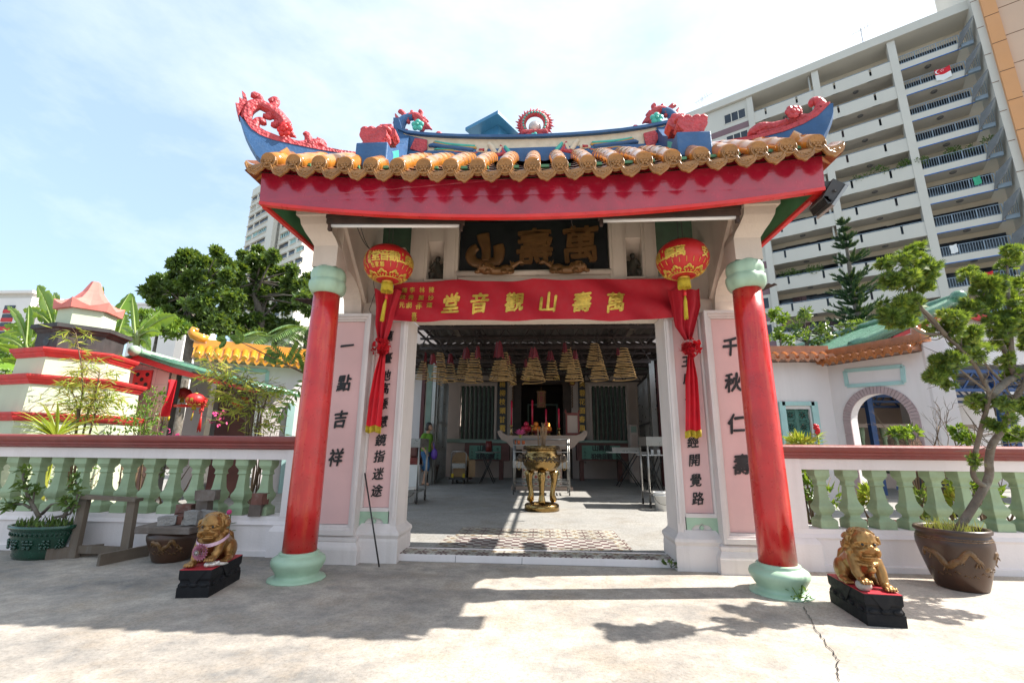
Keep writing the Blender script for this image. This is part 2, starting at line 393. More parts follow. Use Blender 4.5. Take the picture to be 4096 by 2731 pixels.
    mb.lathe([(.118,2.49),(.14,2.5),(.158,2.53),(.167,2.57),(.165,2.605),(.152,2.622),(.153,2.635),(.16,2.66),(.158,2.7),(.145,2.735),(.12,2.755)],(cx,cy,0),64,lob=lob); mb.build('capital',M['mint'],col)
    # neck and corbel, swelling outwards to the eave
    mb=MB(); b=len(mb.v)
    prof=[(.118,2.74,0),(.118,2.95,0),(.125,3.0,.02),(.13,3.06,.055),(.135,3.13,.085),(.138,3.2,.095),(.138,3.205,.095),(.155,3.21,.105),(.155,3.42,.105)]
    for w,z,o in prof: mb.v+=[Vector((cx+s*o+a*w,cy-.0-o*.9+c*w,z)) for a,c in ((-1,-1),(1,-1),(1,1),(-1,1))]
    for i in range(len(prof)-1):
        for k in range(4): mb.f.append([b+i*4+k,b+i*4+(k+1)%4,b+i*4+4+(k+1)%4,b+i*4+4+k]); mb.m.append(0); mb.sm.append(False)
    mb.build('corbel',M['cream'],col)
# lintel wall with niches and sign recess
mb=MB()
mb.box((GX-1.344,4.6,2.442),(GX+1.344,4.95,2.52)); mb.box((GX-1.45,4.622,2.521),(GX+1.42,4.95,2.87))
for a,b in ((-1.46,-1.262),(-1.074,-.916),(.758,.935),(1.108,1.265)): mb.box((a,4.635,2.871),(b,4.95,3.66)); mb.box((a+.03,4.622,2.871),(b-.03,4.6345,3.655))
for a,b in ((-1.261,-1.075),(.936,1.107)):
    mb.box((a,4.85,2.871),(b,4.95,3.66)); mb.prism([(a,4.65,3.34),(a,4.65,3.66),(a,4.849,3.66),(a,4.849,3.2)],(b-a,0,0)); mb.box((a-.015,4.6,2.85),(b+.015,4.634,2.8705))
mb.box((-.915,4.8,2.871),(.757,4.95,3.66)); mb.cyl((-.93,4.65,2.945),(.77,4.65,2.945),.035,n=14); mb.box((-.915,4.66,2.872),(.757,4.799,2.93))
for s in (-1,1):
    X=lambda u:GX+s*u
    mb.box((X(1.46),4.66,2.45),(X(1.86),4.95,3.28)); mb.box((X(1.46),4.63,2.62),(X(1.7),4.659,3.26)); mb.box((X(1.5),4.612,2.46),(X(1.9),4.659,2.61))
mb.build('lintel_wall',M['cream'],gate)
# eave board
def lift(x): return (abs(x-GX)/2.4)**2
mb=MB(); n=40; x0,x1=-2.46,2.31
P=[(x0+(x1-x0)*i/n) for i in range(n+1)]
mb.prism([(x,3.43,2.985+.185*lift(x)) for x in P]+[(x,3.40,3.37+.115*lift(x)) for x in P[::-1]],(0,.035,0)); fa=mb.build('fascia',M['crimson'],gate)
mb=MB(); mb.prism([(x,3.424,2.955+.185*lift(x)) for x in P]+[(x,3.424,2.9845+.185*lift(x)) for x in P[::-1]],(0,.05,0)); mb.build('trim',M['redtrim'],fa)
for xs in (x0,x1):
    mb=MB(); sg=-1 if xs<0 else 1
    mb.prism([(xs,3.475,3.16),(xs,5.75,3.16),(xs,5.75,3.48),(xs,3.475,3.48)],(sg*.02,0,0)); mb.prism([(xs,3.475,3.13),(xs,5.75,3.13),(xs,5.75,3.159),(xs,3.475,3.159)],(sg*-.04,0,0)); sf=mb.build('side_fascia',M['redtrim'],gate)
    mb=MB(); mb.prism([(xs-sg*.002,3.48,3.17),(xs-sg*.002,5.74,3.17),(xs-sg*.002,5.74,3.47),(xs-sg*.002,3.48,3.47)],(-sg*.012,0,0)); mb.build('lining',M['greenwood'],sf)
# ------------------------------------------------------------------ roof
EY,RY=3.28,4.4
def prof(t): # slope profile, t = distance from eave in plan
    return 3.305+ (0.88*t-.1*t*t)
XL,XR=-2.56,2.42
def hipY(x):
    d=min(x-XL,XR-x); return EY+max(.12,min(1.0,d*1.0+.05))*1.12 if d<1.0 else RY
def rz(x,Y): t=Y-EY; return prof(t)+.14*lift(x)*max(.25,1-t*.6)
mb=MB()
mb.grid(lambda u,v:(lambda x:(lambda Y:Vector((x,Y,rz(x,Y)-.05)))(EY+.05+(hipY(x)-EY-.05)*v))(XL+(XR-XL)*u),50,10)
mb.grid(lambda u,v:(lambda x:(lambda Y:Vector((x,2*RY-Y,rz(x,Y)-.05)))(EY+.05+(hipY(x)-EY-.05)*v))(XL+(XR-XL)*u),50,6)
for xs,sg in ((XL,1),(XR,-1)):   # side slopes
    mb.grid(lambda u,v:(lambda Y:(lambda x:Vector((x,Y,rz(xs,EY)-.05+.75*abs(x-xs))))(xs+sg*v*max(.0,min(1.0,(Y-EY)/1.12,(2*RY-EY-Y)/1.12))))(EY+.04+(2*RY-2*EY-.08)*u),20,6)
roof=mb.build('roof',M['tile_pan'],gate)
# soffit and rafters
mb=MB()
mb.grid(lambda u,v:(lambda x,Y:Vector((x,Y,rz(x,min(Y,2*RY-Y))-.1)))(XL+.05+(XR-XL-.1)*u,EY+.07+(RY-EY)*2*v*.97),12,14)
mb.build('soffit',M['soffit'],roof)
for k in range(13):
    x=-2.35+k*.377; mb=MB()
    pts=[(x,Y,rz(x,Y)-.15) for Y in (3.52,3.8,4.1,RY)]
    for a,b in zip(pts,pts[1:]): mb.bar(a,b,.075,.07)
    mb.build('rafter',M['greenwood'],roof)
for Y in (3.5,3.75,4.0,4.25):
    mb=MB(); mb.bar((XL+.1,Y,rz(0,Y)-.115),(XR-.1,Y,rz(0,Y)-.115),.05,.03); mb.build('batten',M['greenwood'],roof)
mb=MB(); mb.box((-.88,4.46,3.625),(.68,4.56,3.71)); mb.box((-2.45,3.52,3.36),(2.3,3.58,3.40)); mb.build('purlin',M['greenwood'],roof)
# end blocks between board and tiles
for k in range(20):
    x=-2.3+k*.2315+.03*sin(k*2.1); mb=MB(); mb.box((x-.04,3.37,3.385+.12*lift(x)),(x+.04,3.43,3.41+.12*lift(x))); mb.build('eave_block',M['greenwood'],roof)
TX=[-2.315+k*.2255 for k in range(21)]; TR=.068
def flower(mb,c,r):
    # peony medallion in relief on the tile end, facing the front
    c=Vector(c)
    for a,rr,t in ((.92,.008,12),(.72,.004,12)):
        mb.tube([c+Vector((r*a*cos(2*PI*i/20),-.004,r*a*sin(2*PI*i/20))) for i in range(21)],rr*.8,5,False)
    for i in range(6): q=2*PI*i/6; mb.ball(c+Vector((.36*r*cos(q),0,.36*r*sin(q))),(r*.2,.008,r*.2),8,5)
    mb.ball(c,(r*.2,.011,r*.2),8,5)
def barrel(x,k):
    y1=hipY(x)-.02
    if -1.62<x<-1.36 or 1.22<x<1.47: y1=3.5
    n=max(1,int((y1-EY)/.17)); mb=MB(); pts=[];rs=[]
    for i in range(n):
        a=EY+(y1-EY)*i/n; b=EY+(y1-EY)*(i+1)/n
        for j in range(4):
            Y=a+(b-a)*(j/3 if j<3 else .97); pts.append((x,Y,rz(x,Y)+.03)); rs.append(TR*(1.03 if j<1 else .985))
    mb.tube(pts,rs,18,True)
    o=mb.build('barrel_tile',M['tile'],roof)
    mb=MB(); z=rz(x,EY)+.03; mb.cyl((x,EY-.012,z-.008),(x,EY+.004,z),TR*1.02,TR*1.04,24); flower(mb,(x,EY-.016,z-.008),TR); 
    mb.build('tile_end',M['tile_end'],roof)
for k,x in enumerate(TX): barrel(x,k)
def drip(x,k,w=.092):
    mb=MB(); zc=rz(x,EY)+.005; arc=[]
    for i in range(13):
        a=-1+2*i/12; arc.append((a,-.055*(1-a*a)))
    top=[(x+a*w*1.05,EY-.005,zc+z+.028) for a,z in arc]
    bot=[]
    for i in range(15):
        a=1-2*i/14; d=.09*(1-abs(a)**3.4)+.014*max(0,1-abs(a)*3.)+.005*sin(i*PI/2.3)
        bot.append((x+a*w*1.06,EY-.02,zc-.02-d+.01*abs(a)))
    mb.prism(top+bot,(0,.016,0))
    ins=[(x+(p[0]-x)*.78,EY-.034,zc-.028+(p[2]-zc+.028)*.72) for p in bot]
    mb.tube(ins,.004,5); 
    for i in range(5): 
        a=-.5+.25*i; mb.ball((x+a*w*.9,EY-.021,zc-.045-.016*(1-abs(a))-.01*(i%2)),(.014,.005,.009),6,4)
    d=mb.build('drip_tile',M['tile_end'],roof)
    y1=min(hipY(x-.1),hipY(x+.1))-.03; mb=MB(); n=max(1,int((y1-EY)/.11))
    for i in range(n):
        a=EY+(y1-EY)*i/n; b=EY+(y1-EY)*(i+1)/n+.02
        mb.grid(lambda u,v:(lambda t,Y:Vector((x+t*w*1.05,Y,rz(x,Y)+.02-.045*(1-t*t)+(.016*(1-v)))))(-1+2*u,a+(b-a)*v),8,1)
    mb.build('pan_tile',M['tile_pan'],roof)
for k in range(-1,21): drip(-2.315+.11275+k*.2255,k)
for xs,sg in ((XL,1),(XR,-1)):   # tile ends along the side eaves
    for k in range(8):
        Y=EY+.2+k*.26; z=rz(xs,EY)+.0; mb=MB(); mb.cyl((xs-sg*.03,Y,z),(xs+sg*.3,Y,z+.22),.06,n=12); mb.build('side_tile',M['tile'],roof)
# ------------------------------------------------------------------ ridges
def vplane(A,B):
    A=Vector((A[0],A[1],0));B=Vector((B[0],B[1],0));d=(B-A).normalized();n=Vector((-d.y,d.x,0))
    if n.y<0:n=-n
    def f(x,y):
        r=ray(x,y);o=Vector((0,0,EYE)); return o+r*((A-o).dot(n)/r.dot(n))
    return f,n
def cr(f,t): return lambda x,y:f(*t(x,y))
C4=crop(900,300,.3826);C5=crop(2600,330,.38265);C6=crop(1450,380,.55272)
def tub(mb,fn,pts,rs,n=8,off=Vector((0,0,0)),fl=1):
    q=[fn(*p)+off for p in pts]
    # smooth the measured line
    out=[];rr=[];r2=rs if isinstance(rs,list) else [rs]*len(q)
    for i in range(len(q)-1):
        p0=q[max(i-1,0)];p1=q[i];p2=q[i+1];p3=q[min(i+2,len(q)-1)]
        for j in range(4):
            t=j/4; out.append(.5*((2*p1)+(p2-p0)*t+(2*p0-5*p1+4*p2-p3)*t*t+(3*p1-p0-3*p2+p3)*t**3)); rr.append(r2[i]*(1-t)+r2[i+1]*t)
    out.append(q[-1]);rr.append(r2[-1]); mb.tube(out,rr,n)
# left corner ridge
f,n=vplane((-2.55,3.42),(-1.55,4.0)); L=cr(f,C4); th=n*.1
mb=MB()
mb.prism([L(*p) for p in ((148,420),(165,470),(185,540),(212,620),(260,720),(330,840),(400,905),(1420,905),(1420,838),(1200,812),(1000,778),(800,742),(600,702),(450,655),(330,600),(255,540),(205,480))],th)
cl=mb.build('corner_ridge',M['blue'],gate)
mb=MB()
mb.prism([L(*p)-n*.006 for p in ((108,295),(150,300),(148,238),(200,262),(175,165),(215,205),(238,290),(215,330),(190,420),(225,500),(280,570),(370,630),(500,680),(650,712),(800,745),(1000,785),(1200,815),(1400,840),(1400,812),(1200,785),(1000,745),(850,715),(700,675),(560,640),(420,585),(330,530),(275,470),(250,400),(262,360),(300,325),(255,290),(200,310),(140,420),(122,350))],n*.112)
tub(mb,L,[(215,440),(225,350),(290,290),(360,275),(440,310),(510,350),(570,410),(620,490),(640,570)],[.05,.055,.055,.05,.05,.055,.06,.06,.05],off=n*.05)
tub(mb,L,[(345,300),(370,250),(350,190),(300,180),(320,145)],[.04,.035,.03,.035,.01],off=n*.05)
tub(mb,L,[(430,310),(510,290),(540,245),(520,220),(470,240),(500,215),(545,215)],[.035,.032,.03,.028,.025,.02,.008],off=n*.05)
tub(mb,L,[(300,530),(320,470),(350,440),(390,450),(400,480)],[.045,.035,.03,.032,.03],off=n*.05)
tub(mb,L,[(460,370),(470,400),(430,400),(395,390)],[.035,.035,.028,.02],off=n*.05); tub(mb,L,[(560,470),(520,490),(480,480)],[.04,.035,.02],off=n*.05)
tub(mb,L,[(280,550),(360,590),(450,620),(530,640)],[.05,.05,.045,.04],off=n*.05)
for a in ((640,460,700,490),(650,500,705,535),(650,560,748,625),(610,430,660,460)): 
    p=L(a[0],a[1])+n*.05;q=L(a[2],a[3])+n*.05; mb.tube([p,(p+q)/2,q],[.045,.032,.004],7)
tub(mb,L,[(650,660),(740,700),(860,700),(880,650),(860,590),(845,600)],[.045,.04,.045,.04,.03,.03],off=n*.05)
tub(mb,L,[(870,700),(950,690),(960,640)],[.05,.05,.01],off=n*.05); tub(mb,L,[(930,690),(1000,700),(1095,755)],[.05,.045,.006],off=n*.05); tub(mb,L,[(960,660),(1030,680),(1060,710)],[.04,.03,.01],off=n*.05)
for k in range(6): tub(mb,L,[(625,590),(560+k*26,665)],[.03,.02],off=n*.05)
mb.build('dragon_scroll',M['coral'],cl,fix=True)
mb=MB(); c=L(625,580)-n*.02
for i in range(6): a=2*PI*i/6; mb.ball(c+Vector((cos(a)*.045,0,sin(a)*.045)),(.034,.02,.034),10,6)
for i in range(5): a=2*PI*i/5; mb.ball(c+Vector((cos(a)*.02,-.018,sin(a)*.02)),(.022,.018,.022),8,6)
mb.build('flower',M['redtrim'],cl)
# right corner ridge
f,n=vplane((2.42,3.42),(1.42,4.0)); Rr=cr(f,C5); th=n*.1
mb=MB(); mb.prism([Rr(*p) for p in ((1868,225),(1915,215),(1918,300),(1900,370),(1860,470),(1800,590),(1740,690),(560,760),(560,668),(850,625),(1150,572),(1400,505),(1600,430),(1750,345))],th)
crr=mb.build('corner_ridge',M['blue'],gate)
mb=MB(); mb.prism([Rr(*p)-n*.006 for p in ((1885,203),(1840,215),(1790,262),(1720,318),(1600,385),(1400,468),(1150,545),(850,598),(570,648),(570,680),(850,635),(1150,582),(1400,515),(1600,438),(1760,345),(1868,235))],n*.112)
tub(mb,Rr,[(1775,245),(1785,190),(1745,160),(1695,170),(1685,215)],[.05,.042,.038,.035,.015],off=n*.05)
tub(mb,Rr,[(1775,250),(1720,300),(1650,335),(1560,325)],[.05,.04,.035,.03],off=n*.05)
tub(mb,Rr,[(1440,380),(1400,400),(1280,430),(1150,445),(1060,500),(1030,545)],[.045,.04,.04,.05,.045,.01],off=n*.05)
tub(mb,Rr,[(1420,420),(1300,470),(1180,490),(1110,520)],[.03,.03,.03,.03],off=n*.05)
tub(mb,Rr,[(1490,270),(1530,255),(1550,300)],[.05,.04,.03],off=n*.05)
for k in range(5): tub(mb,Rr,[(1490,350),(1420+k*45,430-k*18)],[.035,.02],off=n*.05)
mb.build('dragon_scroll',M['coral'],crr,fix=True)
mb=MB(); c=Rr(1490,325)-n*.02
for i in range(6): a=2*PI*i/6; mb.ball(c+Vector((cos(a)*.036,0,sin(a)*.036)),(.03,.018,.03),10,6)
mb.ball(c,(.025,.03,.025)); mb.build('flower',M['coral'],crr)
# descending ridges with pedestal and lotus stack
for s,xc in ((-1,-1.5),(1,1.32)):
    mb=MB(); mb.box((xc-.145,3.44,3.5),(xc+.145,3.62,3.735),bev=.012)
    mb.prism([(xc-.06,3.6,3.55),(xc-.06,RY-.05,4.1),(xc-.06,RY-.05,4.52),(xc-.06,4.1,4.2),(xc-.06,3.85,4.0),(xc-.06,3.7,3.93),(xc-.06,3.62,3.735)],(.12,0,0))
    vr=mb.build('descending_ridge',M['blue'],gate)
    mb=MB(); sd=[(-1.0,.0),(-.8,.02),(-1.25,.1),(-1.3,.13),(-1.2,.2),(-.95,.215),(.95,.215),(1.2,.2),(1.3,.13),(1.25,.1),(.8,.02),(1,0)]
    mb.prism([(xc+a*.098,3.45,3.737+z*.68) for a,z in sd],(0,.13,0))
    for a in (-.09,-.03,.05,.1): mb.ball((xc+a,3.5,3.895),(.05,.055,.034),10,7)
    
    q0=xc+.05 if s<0 else xc-.06
    mb.prism([(q0+a*.085,3.57,3.86+z*.55) for a,z in sd],(0,.13,0)); mb.box((q0-.065,3.59,3.981),(q0+.065,3.68,4.05),bev=.02)
    mb.build('lotus_stack',M['coral'],vr)
    mb=MB(); mb.prism([(xc-s*.066,3.66,3.78),(xc-s*.066,3.95,4.02),(xc-s*.066,3.98,3.93),(xc-s*.066,3.78,3.7)],(s*.01,0,0)); mb.build('green_leaf',M['turq'],vr)
# main ridge
RYF=RY-.1
m6=lambda x,y:at(*C6(x,y),RYF)
topl=[(260,262),(330,290),(430,303),(560,312),(700,318),(900,322),(1100,322),(1300,317),(1500,307),(1700,293),(1880,275),(2050,250),(2150,230),(2230,212)]
mb=MB(); tp=[m6(*p) for p in topl]
zb=4.06
mb.prism(tp+[Vector((tp[-1].x,RYF,zb)),Vector((tp[0].x,RYF,zb))],(0,.2,0)); ridge=mb.build('main_ridge',M['relief'],gate)
mb=MB(); mb.prism([p+Vector((0,-.04,.0)) for p in tp]+[p+Vector((0,-.04,.032)) for p in tp[::-1]],(0,.28,0)); mb.box((tp[1].x,RYF-.025,zb),(tp[-2].x,RYF+.22,zb+.18)); mb.build('coping',M['blue'],ridge)
for seg in (((225,170),(262,170),(300,290),(470,330),(470,450),(300,455),(230,420)),((2040,300),(2220,215),(2330,160),(2345,300),(2330,420),(2040,440))):
    mb=MB(); mb.prism([m6(*p)+Vector((0,-.012,0)) for p in seg],(0,.22,0)); mb.build('ridge_end',M['blue'],ridge)
for seg in (((385,325),(472,338),(470,400),(440,430),(350,400)),((2030,290),(2110,270),(2145,310),(2110,380),(2050,385))):
    mb=MB(); mb.prism([m6(*p)+Vector((0,-.03,0)) for p in seg],(0,.02,0)); mb.build('red_plaque',M['coral'],ridge)
def phoenix(mir):
    # measured on the right-hand bird; the left one mirrors it
    g=(lambda x,y:m6(x,y)) if not mir else (lambda x,y:m6(2475-x+ (0),y+ (2475-2*x)*-.0+ (26 if True else 0)))
    ph=None; o=Vector((0,-.012,0))
    A=[('coral',[[(1380,415),(1420,425),(1450,400),(1475,345)],[(1450,410),(1520,420),(1600,400)],[(1640,400),(1700,405),(1790,395),(1850,400)]],[.022,.028,.016]),
       ('turq',[[(1400,410),(1425,380),(1445,350)],[(1660,352),(1760,345),(1860,335),(1950,315)],[(1660,392),(1740,380),(1850,370),(1955,372)]],[.024,.016,.014]),
       ('ochre',[[(1650,365),(1750,362),(1850,352),(1960,322)],[(1650,408),(1760,395),(1850,385),(1960,388)]],[.016,.016]),
       ('blue',[[(1670,382),(1780,368),(1880,358),(1960,345),(1995,350)]],[.026]),
       ('relief',[[(1510,410),(1540,360),(1560,330)],[(1570,390),(1610,385),(1650,388)],[(1470,360),(1490,400),(1520,415)]],[.032,.034,.02])]
    for key,ls,rs in A:
        mb=MB()
        for l,r in zip(ls,rs): tub(mb,g,l,[r]*(len(l)-1)+[r*.5],8,o)
        if key=='turq':
            for l in ls[1:]:
                for i in range(len(l)-1):
                    for t in (0,.33,.66):
                        x=l[i][0]+(l[i+1][0]-l[i][0])*t;y=l[i][1]+(l[i+1][1]-l[i][1])*t; tub(mb,g,[(x,y),(x+14,y-9)],[.008,.003],5,o)
        q=mb.build('phoenix_relief',M[key],ridge)
    mb=MB(); tub(mb,g,[(1590,388),(1630,385)],[.02,.012],8,o+Vector((0,-.022,0))); mb.build('phoenix_relief',M['coral'],ridge)
phoenix(False); phoenix(True)
# curled ends of the main ridge
def curl(right):
    g=(lambda x,y:m6(x,y)) if not right else (lambda x,y:m6(2527-x,y-48))
    o=Vector((0,.09,0)); mb=MB()
    tub(mb,g,[(250,330),(245,230),(262,165),(310,125),(350,120)],[.075,.07,.06,.045,.04],10,o)
    tub(mb,g,[(270,290),(350,300),(420,270)],[.05,.04,.02],8,o)
    for k in range(6): tub(mb,g,[(400,235),(360+k*18,290)],[.02,.016],6,o)
    tub(mb,g,[(440,265),(480,290),(540,300)],[.03,.03,.02],8,o)
    a=mb.build('curled_finial',M['blue'],ridge)
    mb=MB()
    tub(mb,g,[(300,130),(350,112),(400,125),(425,175),(410,220)],[.045,.042,.042,.045,.03],8,o)
    tub(mb,g,[(270,150),(290,115),(262,80),(248,90)],[.04,.03,.028,.02],8,o); tub(mb,g,[(335,112),(342,75)],[.026,.018],8,o); tub(mb,g,[(395,120),(412,90),(398,75)],[.028,.022,.024],8,o)
    tub(mb,g,[(375,130),(370,180),(385,190)],[.028,.026,.02],8,o); tub(mb,g,[(300,130),(320,165)],[.035,.02],8,o); tub(mb,g,[(430,140),(465,155)],[.04,.006],7,o); tub(mb,g,[(430,165),(490,215)],[.045,.006],7,o); tub(mb,g,[(430,190),(470,205)],[.04,.01],7,o)
    tub(mb,g,[(215,175),(240,150),(218,95)],[.035,.035,.005],7,o); tub(mb,g,[(240,160),(200,165)],[.03,.004],7,o)
    tub(mb,g,[(300,215),(310,245),(350,255),(375,230)],[.022,.026,.022,.01],7,o); tub(mb,g,[(500,290),(540,245),(555,255)],[.03,.034,.02],8,o); tub(mb,g,[(540,270),(605,300)],[.04,.015],8,o); tub(mb,g,[(520,280),(545,300)],[.04,.02],8,o)
    mb.build('flame_leaf',M['coral'],a)
    mb=MB(); c=g(402,228)+Vector((0,-.02,0))
    for i in range(5): q=2*PI*i/5+.3; mb.ball(c+Vector((cos(q)*.04,0,sin(q)*.04)),(.034,.025,.034),9,6)
    mb.ball(c,(.022,.04,.022),8,6); mb.build('flower',M['turq'],a)
curl(False); curl(True)
# flaming pearl in a ring
c=m6(1245,170)+Vector((0,.1,0)); rg=.145
mb=MB(); mb.tube([c+Vector((rg*.92*sin(2*PI*i/28),0,rg*cos(2*PI*i/28))) for i in range(29)],.036,10,False)
rr=random.Random(4)
for i in range(26):
    a=-2.4+4.8*i/25; p=c+Vector((rg*1.12*sin(a),0,rg*1.12*cos(a))); d=Vector((sin(a+.35),0,cos(a+.35))); mb.tube([p,p+d*.025,p+d*(.045+.02*(i%2))],[.024,.014,.002],6)
mb.box((c.x-.1,c.y-.08,c.z-.3),(c.x+.1,c.y+.08,c.z-.13),bev=.02); mb.box((c.x-.15,c.y-.09,c.z-.17),(c.x+.15,c.y+.09,c.z-.12),bev=.02); mb.box((c.x-.15,c.y-.09,c.z-.36),(c.x+.15,c.y+.09,c.z-.27),bev=.02)
pr=mb.build('pearl_finial',M['coral'],ridge)
mb=MB()
for i in range(24): a=2*PI*i/24; mb.ball(c+Vector((rg*.88*sin(a),-.038,rg*.94*cos(a))),(.013,.011,.013),7,5)
for i in range(5): q=2*PI*i/5; mb.ball((c.x+.025*cos(q),c.y-.085,c.z-.22+.03*sin(q)),(.025,.015,.03),7,5)
mb.build('bead',M['turq'],pr)
mb=MB(); mb.ball((c.x,c.y,c.z-.04),.07,20,14); mb.build('pearl',M['silver'],pr)
# ------------------------------------------------------------------ things on the gate
# signboard
sg=thing('signboard','black signboard with three large dull gilt characters above the red banner','signboard',(-.07,4.74,2.99))
mb=MB(); mb.box((-.905,4.70,2.972),(.75,4.76,3.6)); mb.build('board',M['black'],sg)
for ch,x,y in (('壽',1228,568),('萬',1333,562)): mb=MB(); carve(mb,ch,at(x,y,4.7),(1,.0,.06),(0,0,1),(0,-1,0),.022,.42,.46,.026,.045); mb.build('character',M['brown_gilt'],sg,fix=True)
mb=MB(); CX3=crop(1200,800,.34014); f3=lambda x,y:at(*CX3(x,y),4.695)
for ps,rs in (([(2150,405),(2165,480),(2185,560),(2190,640),(2185,715)],[.075,.07,.055,.05,.055]),([(2085,550),(2030,590),(2005,660),(2040,725),(2110,745),(2200,735),(2290,725),(2330,690)],[.045,.055,.06,.06,.055,.05,.055,.05]),([(2330,530),(2345,600),(2330,690),(2290,755)],[.06,.065,.06,.045])):
    b0=len(mb.v); tub(mb,f3,ps,rs,12)
for p in range(len(mb.v)): mb.v[p].y=4.695+(mb.v[p].y-4.695)*.4
mb.build('character',M['brown_gilt'],sg,fix=True)
# gilded beasts under the signboard
def beast(x,mir,label):
    s=-1 if mir else 1; b=MB(); z=2.885; y=4.53
    P=lambda a,c,h:(x+s*a*.95,y+c*.9,z+h*.82)
    b.ball(P(0,0,.05),(.17,.05,.045)); b.ball(P(-.13,-.03,.07),(.075,.065,.065)); b.ball(P(-.17,-.075,.06),(.05,.04,.035)); b.ball(P(-.13,-.05,.12),(.05,.04,.03)); b.ball(P(.1,0,.07),(.08,.05,.055))
    for a,c in ((-.2,-.06),(-.08,-.07),(.1,-.05),(.17,-.03)): b.tube([P(a,c+.04,.05),P(a-.02,c,.015),P(a-.045,c-.02,.008)],[.03,.024,.018],8)
    for k in range(6): b.tube([P(.14,0,.08),P(.17+.02*k,-.01,.12+.012*k),P(.14+.035*k,-.02,.19-.012*k)],[.025,.018,.004],7)
    for k in range(9): a=k*.7; b.ball(P(-.1+.05*cos(a),-.04+.02*sin(a),.09+.045*sin(a)),.022,7,5)
    for a in (-.145,-.185): b.ball(P(a,-.11,.085),.012,6,4)
    o=fuse(b,'gilded_beast',M['brown_gilt'],None,.006,1,loc=(x,y,z)); tag(o,label,'carving','gilded beasts under the signboard')
beast(-.46,False,'small gilded crouching beast below the first, leftmost sign character'); beast(.28,True,'small gilded crouching beast below the rightmost sign character')
# painted figures in the two niches
def niche_fig(x,flip,label):
    b=MB(); y=4.74; z=2.875; s=flip
    P=lambda a,c,h:(x+s*a,y+c,z+h)
    b.ball(P(0,0,.04),(.075,.06,.05)); b.tube([P(.0,0,.03),P(.015,0,.13),P(-.01,0,.21),P(0,0,.25)],[.06,.055,.05,.028],10); b.ball(P(0,-.01,.283),(.027,.03,.034)); b.ball(P(0,.005,.3),(.03,.03,.025))
    b.tube([P(-.04,0,.22),P(-.075,-.02,.17),P(-.04,-.05,.2),P(-.02,-.05,.24)],[.022,.02,.016,.014],7); b.tube([P(.045,0,.22),P(.07,-.02,.15),P(.05,-.04,.1)],[.022,.02,.016],7)
    b.tube([P(-.02,0,.12),P(-.07,-.03,.1),P(-.06,-.02,.03)],[.035,.03,.02],8); b.tube([P(.03,0,.12),P(.06,-.03,.07),P(.05,-.02,.0)],[.035,.03,.022],8)
    for k in range(5): b.ball(P(-.05+.025*k,-.04,.02+.01*(k%2)),.025,7,5)
    o=fuse(b,'statuette',M['woodcarve'],None,.006,1,loc=(x,y,z)); tag(o,label,'statuette','statuettes in the gate niches')
niche_fig(-1.165,1,'dark painted statuette in the niche left of the signboard'); niche_fig(1.025,-1,'dark painted statuette in the niche right of the signboard')
# red banner: cloth, gathered ends with rosettes and hanging tails
ban=thing('banner','wide red cloth banner with gold characters, knotted into rosettes and tails at both ends','banner',(-.07,4.53,2.6))
def bfold(x,z):
    return .018*sin(x*5.3+z*9)+.012*sin(x*13+2*z*7)+.03*(abs(x+.08)/1.5)**3*sin(z*22+x*8)
def btop(x): return 2.83-.022*abs(sin((x+.08)*2.05*PI/1.6))-.03*max(0,abs(x+.08)-1.2)
def bbot(x): return 2.375+.012*sin(x*6)-.02*max(0,.5-abs(x-.9))
bL,bR=-1.60,1.47
def bpt(u,v):
    x=bL+(bR-bL)*u; z=btop(x)+(bbot(x)-btop(x))*v
    return Vector((x,4.535-bfold(x,z)-.01,z))
mb=MB(); mb.grid(bpt,120,24); mb.build('cloth',M['clothred'],ban)
def bsurf(c):
    return lambda u,v:(lambda x,z:Vector((x,4.535-bfold(x,z)-.016,z)))(c.x+u,c.z+v)
def subdiv_text(mb,ch,fn,w,h,off,brush):
    write(mb,ch,fn,w,h,off,0,brush)
for ch,x,y in (('堂',1035,696),('音',1101,696),('觀',1182,693),('山',1259,692),('壽',1337,693),('萬',1414,694)):
    mb=MB(); write(mb,ch,bsurf(at(x,y,4.51)),.2,.225,.035,.12,.05); mb.build('character',M['foil'],ban)
mb=MB()
cols=[(988,('信','女','合')),(967,('陳','門','家')),(944,('林','月','敬')),(925,('李','文','喜')),(908,('陳','政','峰'))]
for x,cs in [(990,'陳妙蓮'),(968,'林麗玉'),(945,'李秀月'),(927,'陳政元')]:
    for i,c in enumerate(cs): subdiv_text(mb,c,bsurf(at(x-i*2,664+i*18,4.51)),.062,.066,.02,.02)
for c,x,y in (('合',960,704),('家',938,702),('喜',950,722),('敬',951,733)): subdiv_text(mb,c,bsurf(at(x,y,4.51)),.06,.06,.02,.02)
mb.build('lettering',M['foil'],ban)
def drape(pts,w0,fringe=True,name='tail',ph=0):
    """Gathered strip of cloth hanging through the measured points (x,y,width)."""
    mb=MB(); n=len(pts)
    def fn(u,v):
        t=v*(n-1); i=min(int(t),n-2); a=t-i; a=a*a*(3-2*a)
        p=pts[i][0]*(1-a)+pts[i+1][0]*a; w=pts[i][1]*(1-a)+pts[i+1][1]*a; fl=pts[i][2]*(1-a)+pts[i+1][2]*a
        q=(u-.5)
        return p+Vector((q*w,-fl*(.5+.5*cos(q*2*PI*2.6+ph+v*2))-.01,.015*sin(q*9+ph)*w*4))
    mb.grid(fn,44,n*9); o=mb.build(name,M['clothbright'] if name=='tail' else M['clothred'],ban)
    if fringe:
        m2=MB()
        for i in range(36): p=fn(i/35,1.); m2.tube([p+Vector((0,0,.03)),p-Vector((0,0,.035))],.005,4)
        m2.build('fringe',M['yellow'],o)
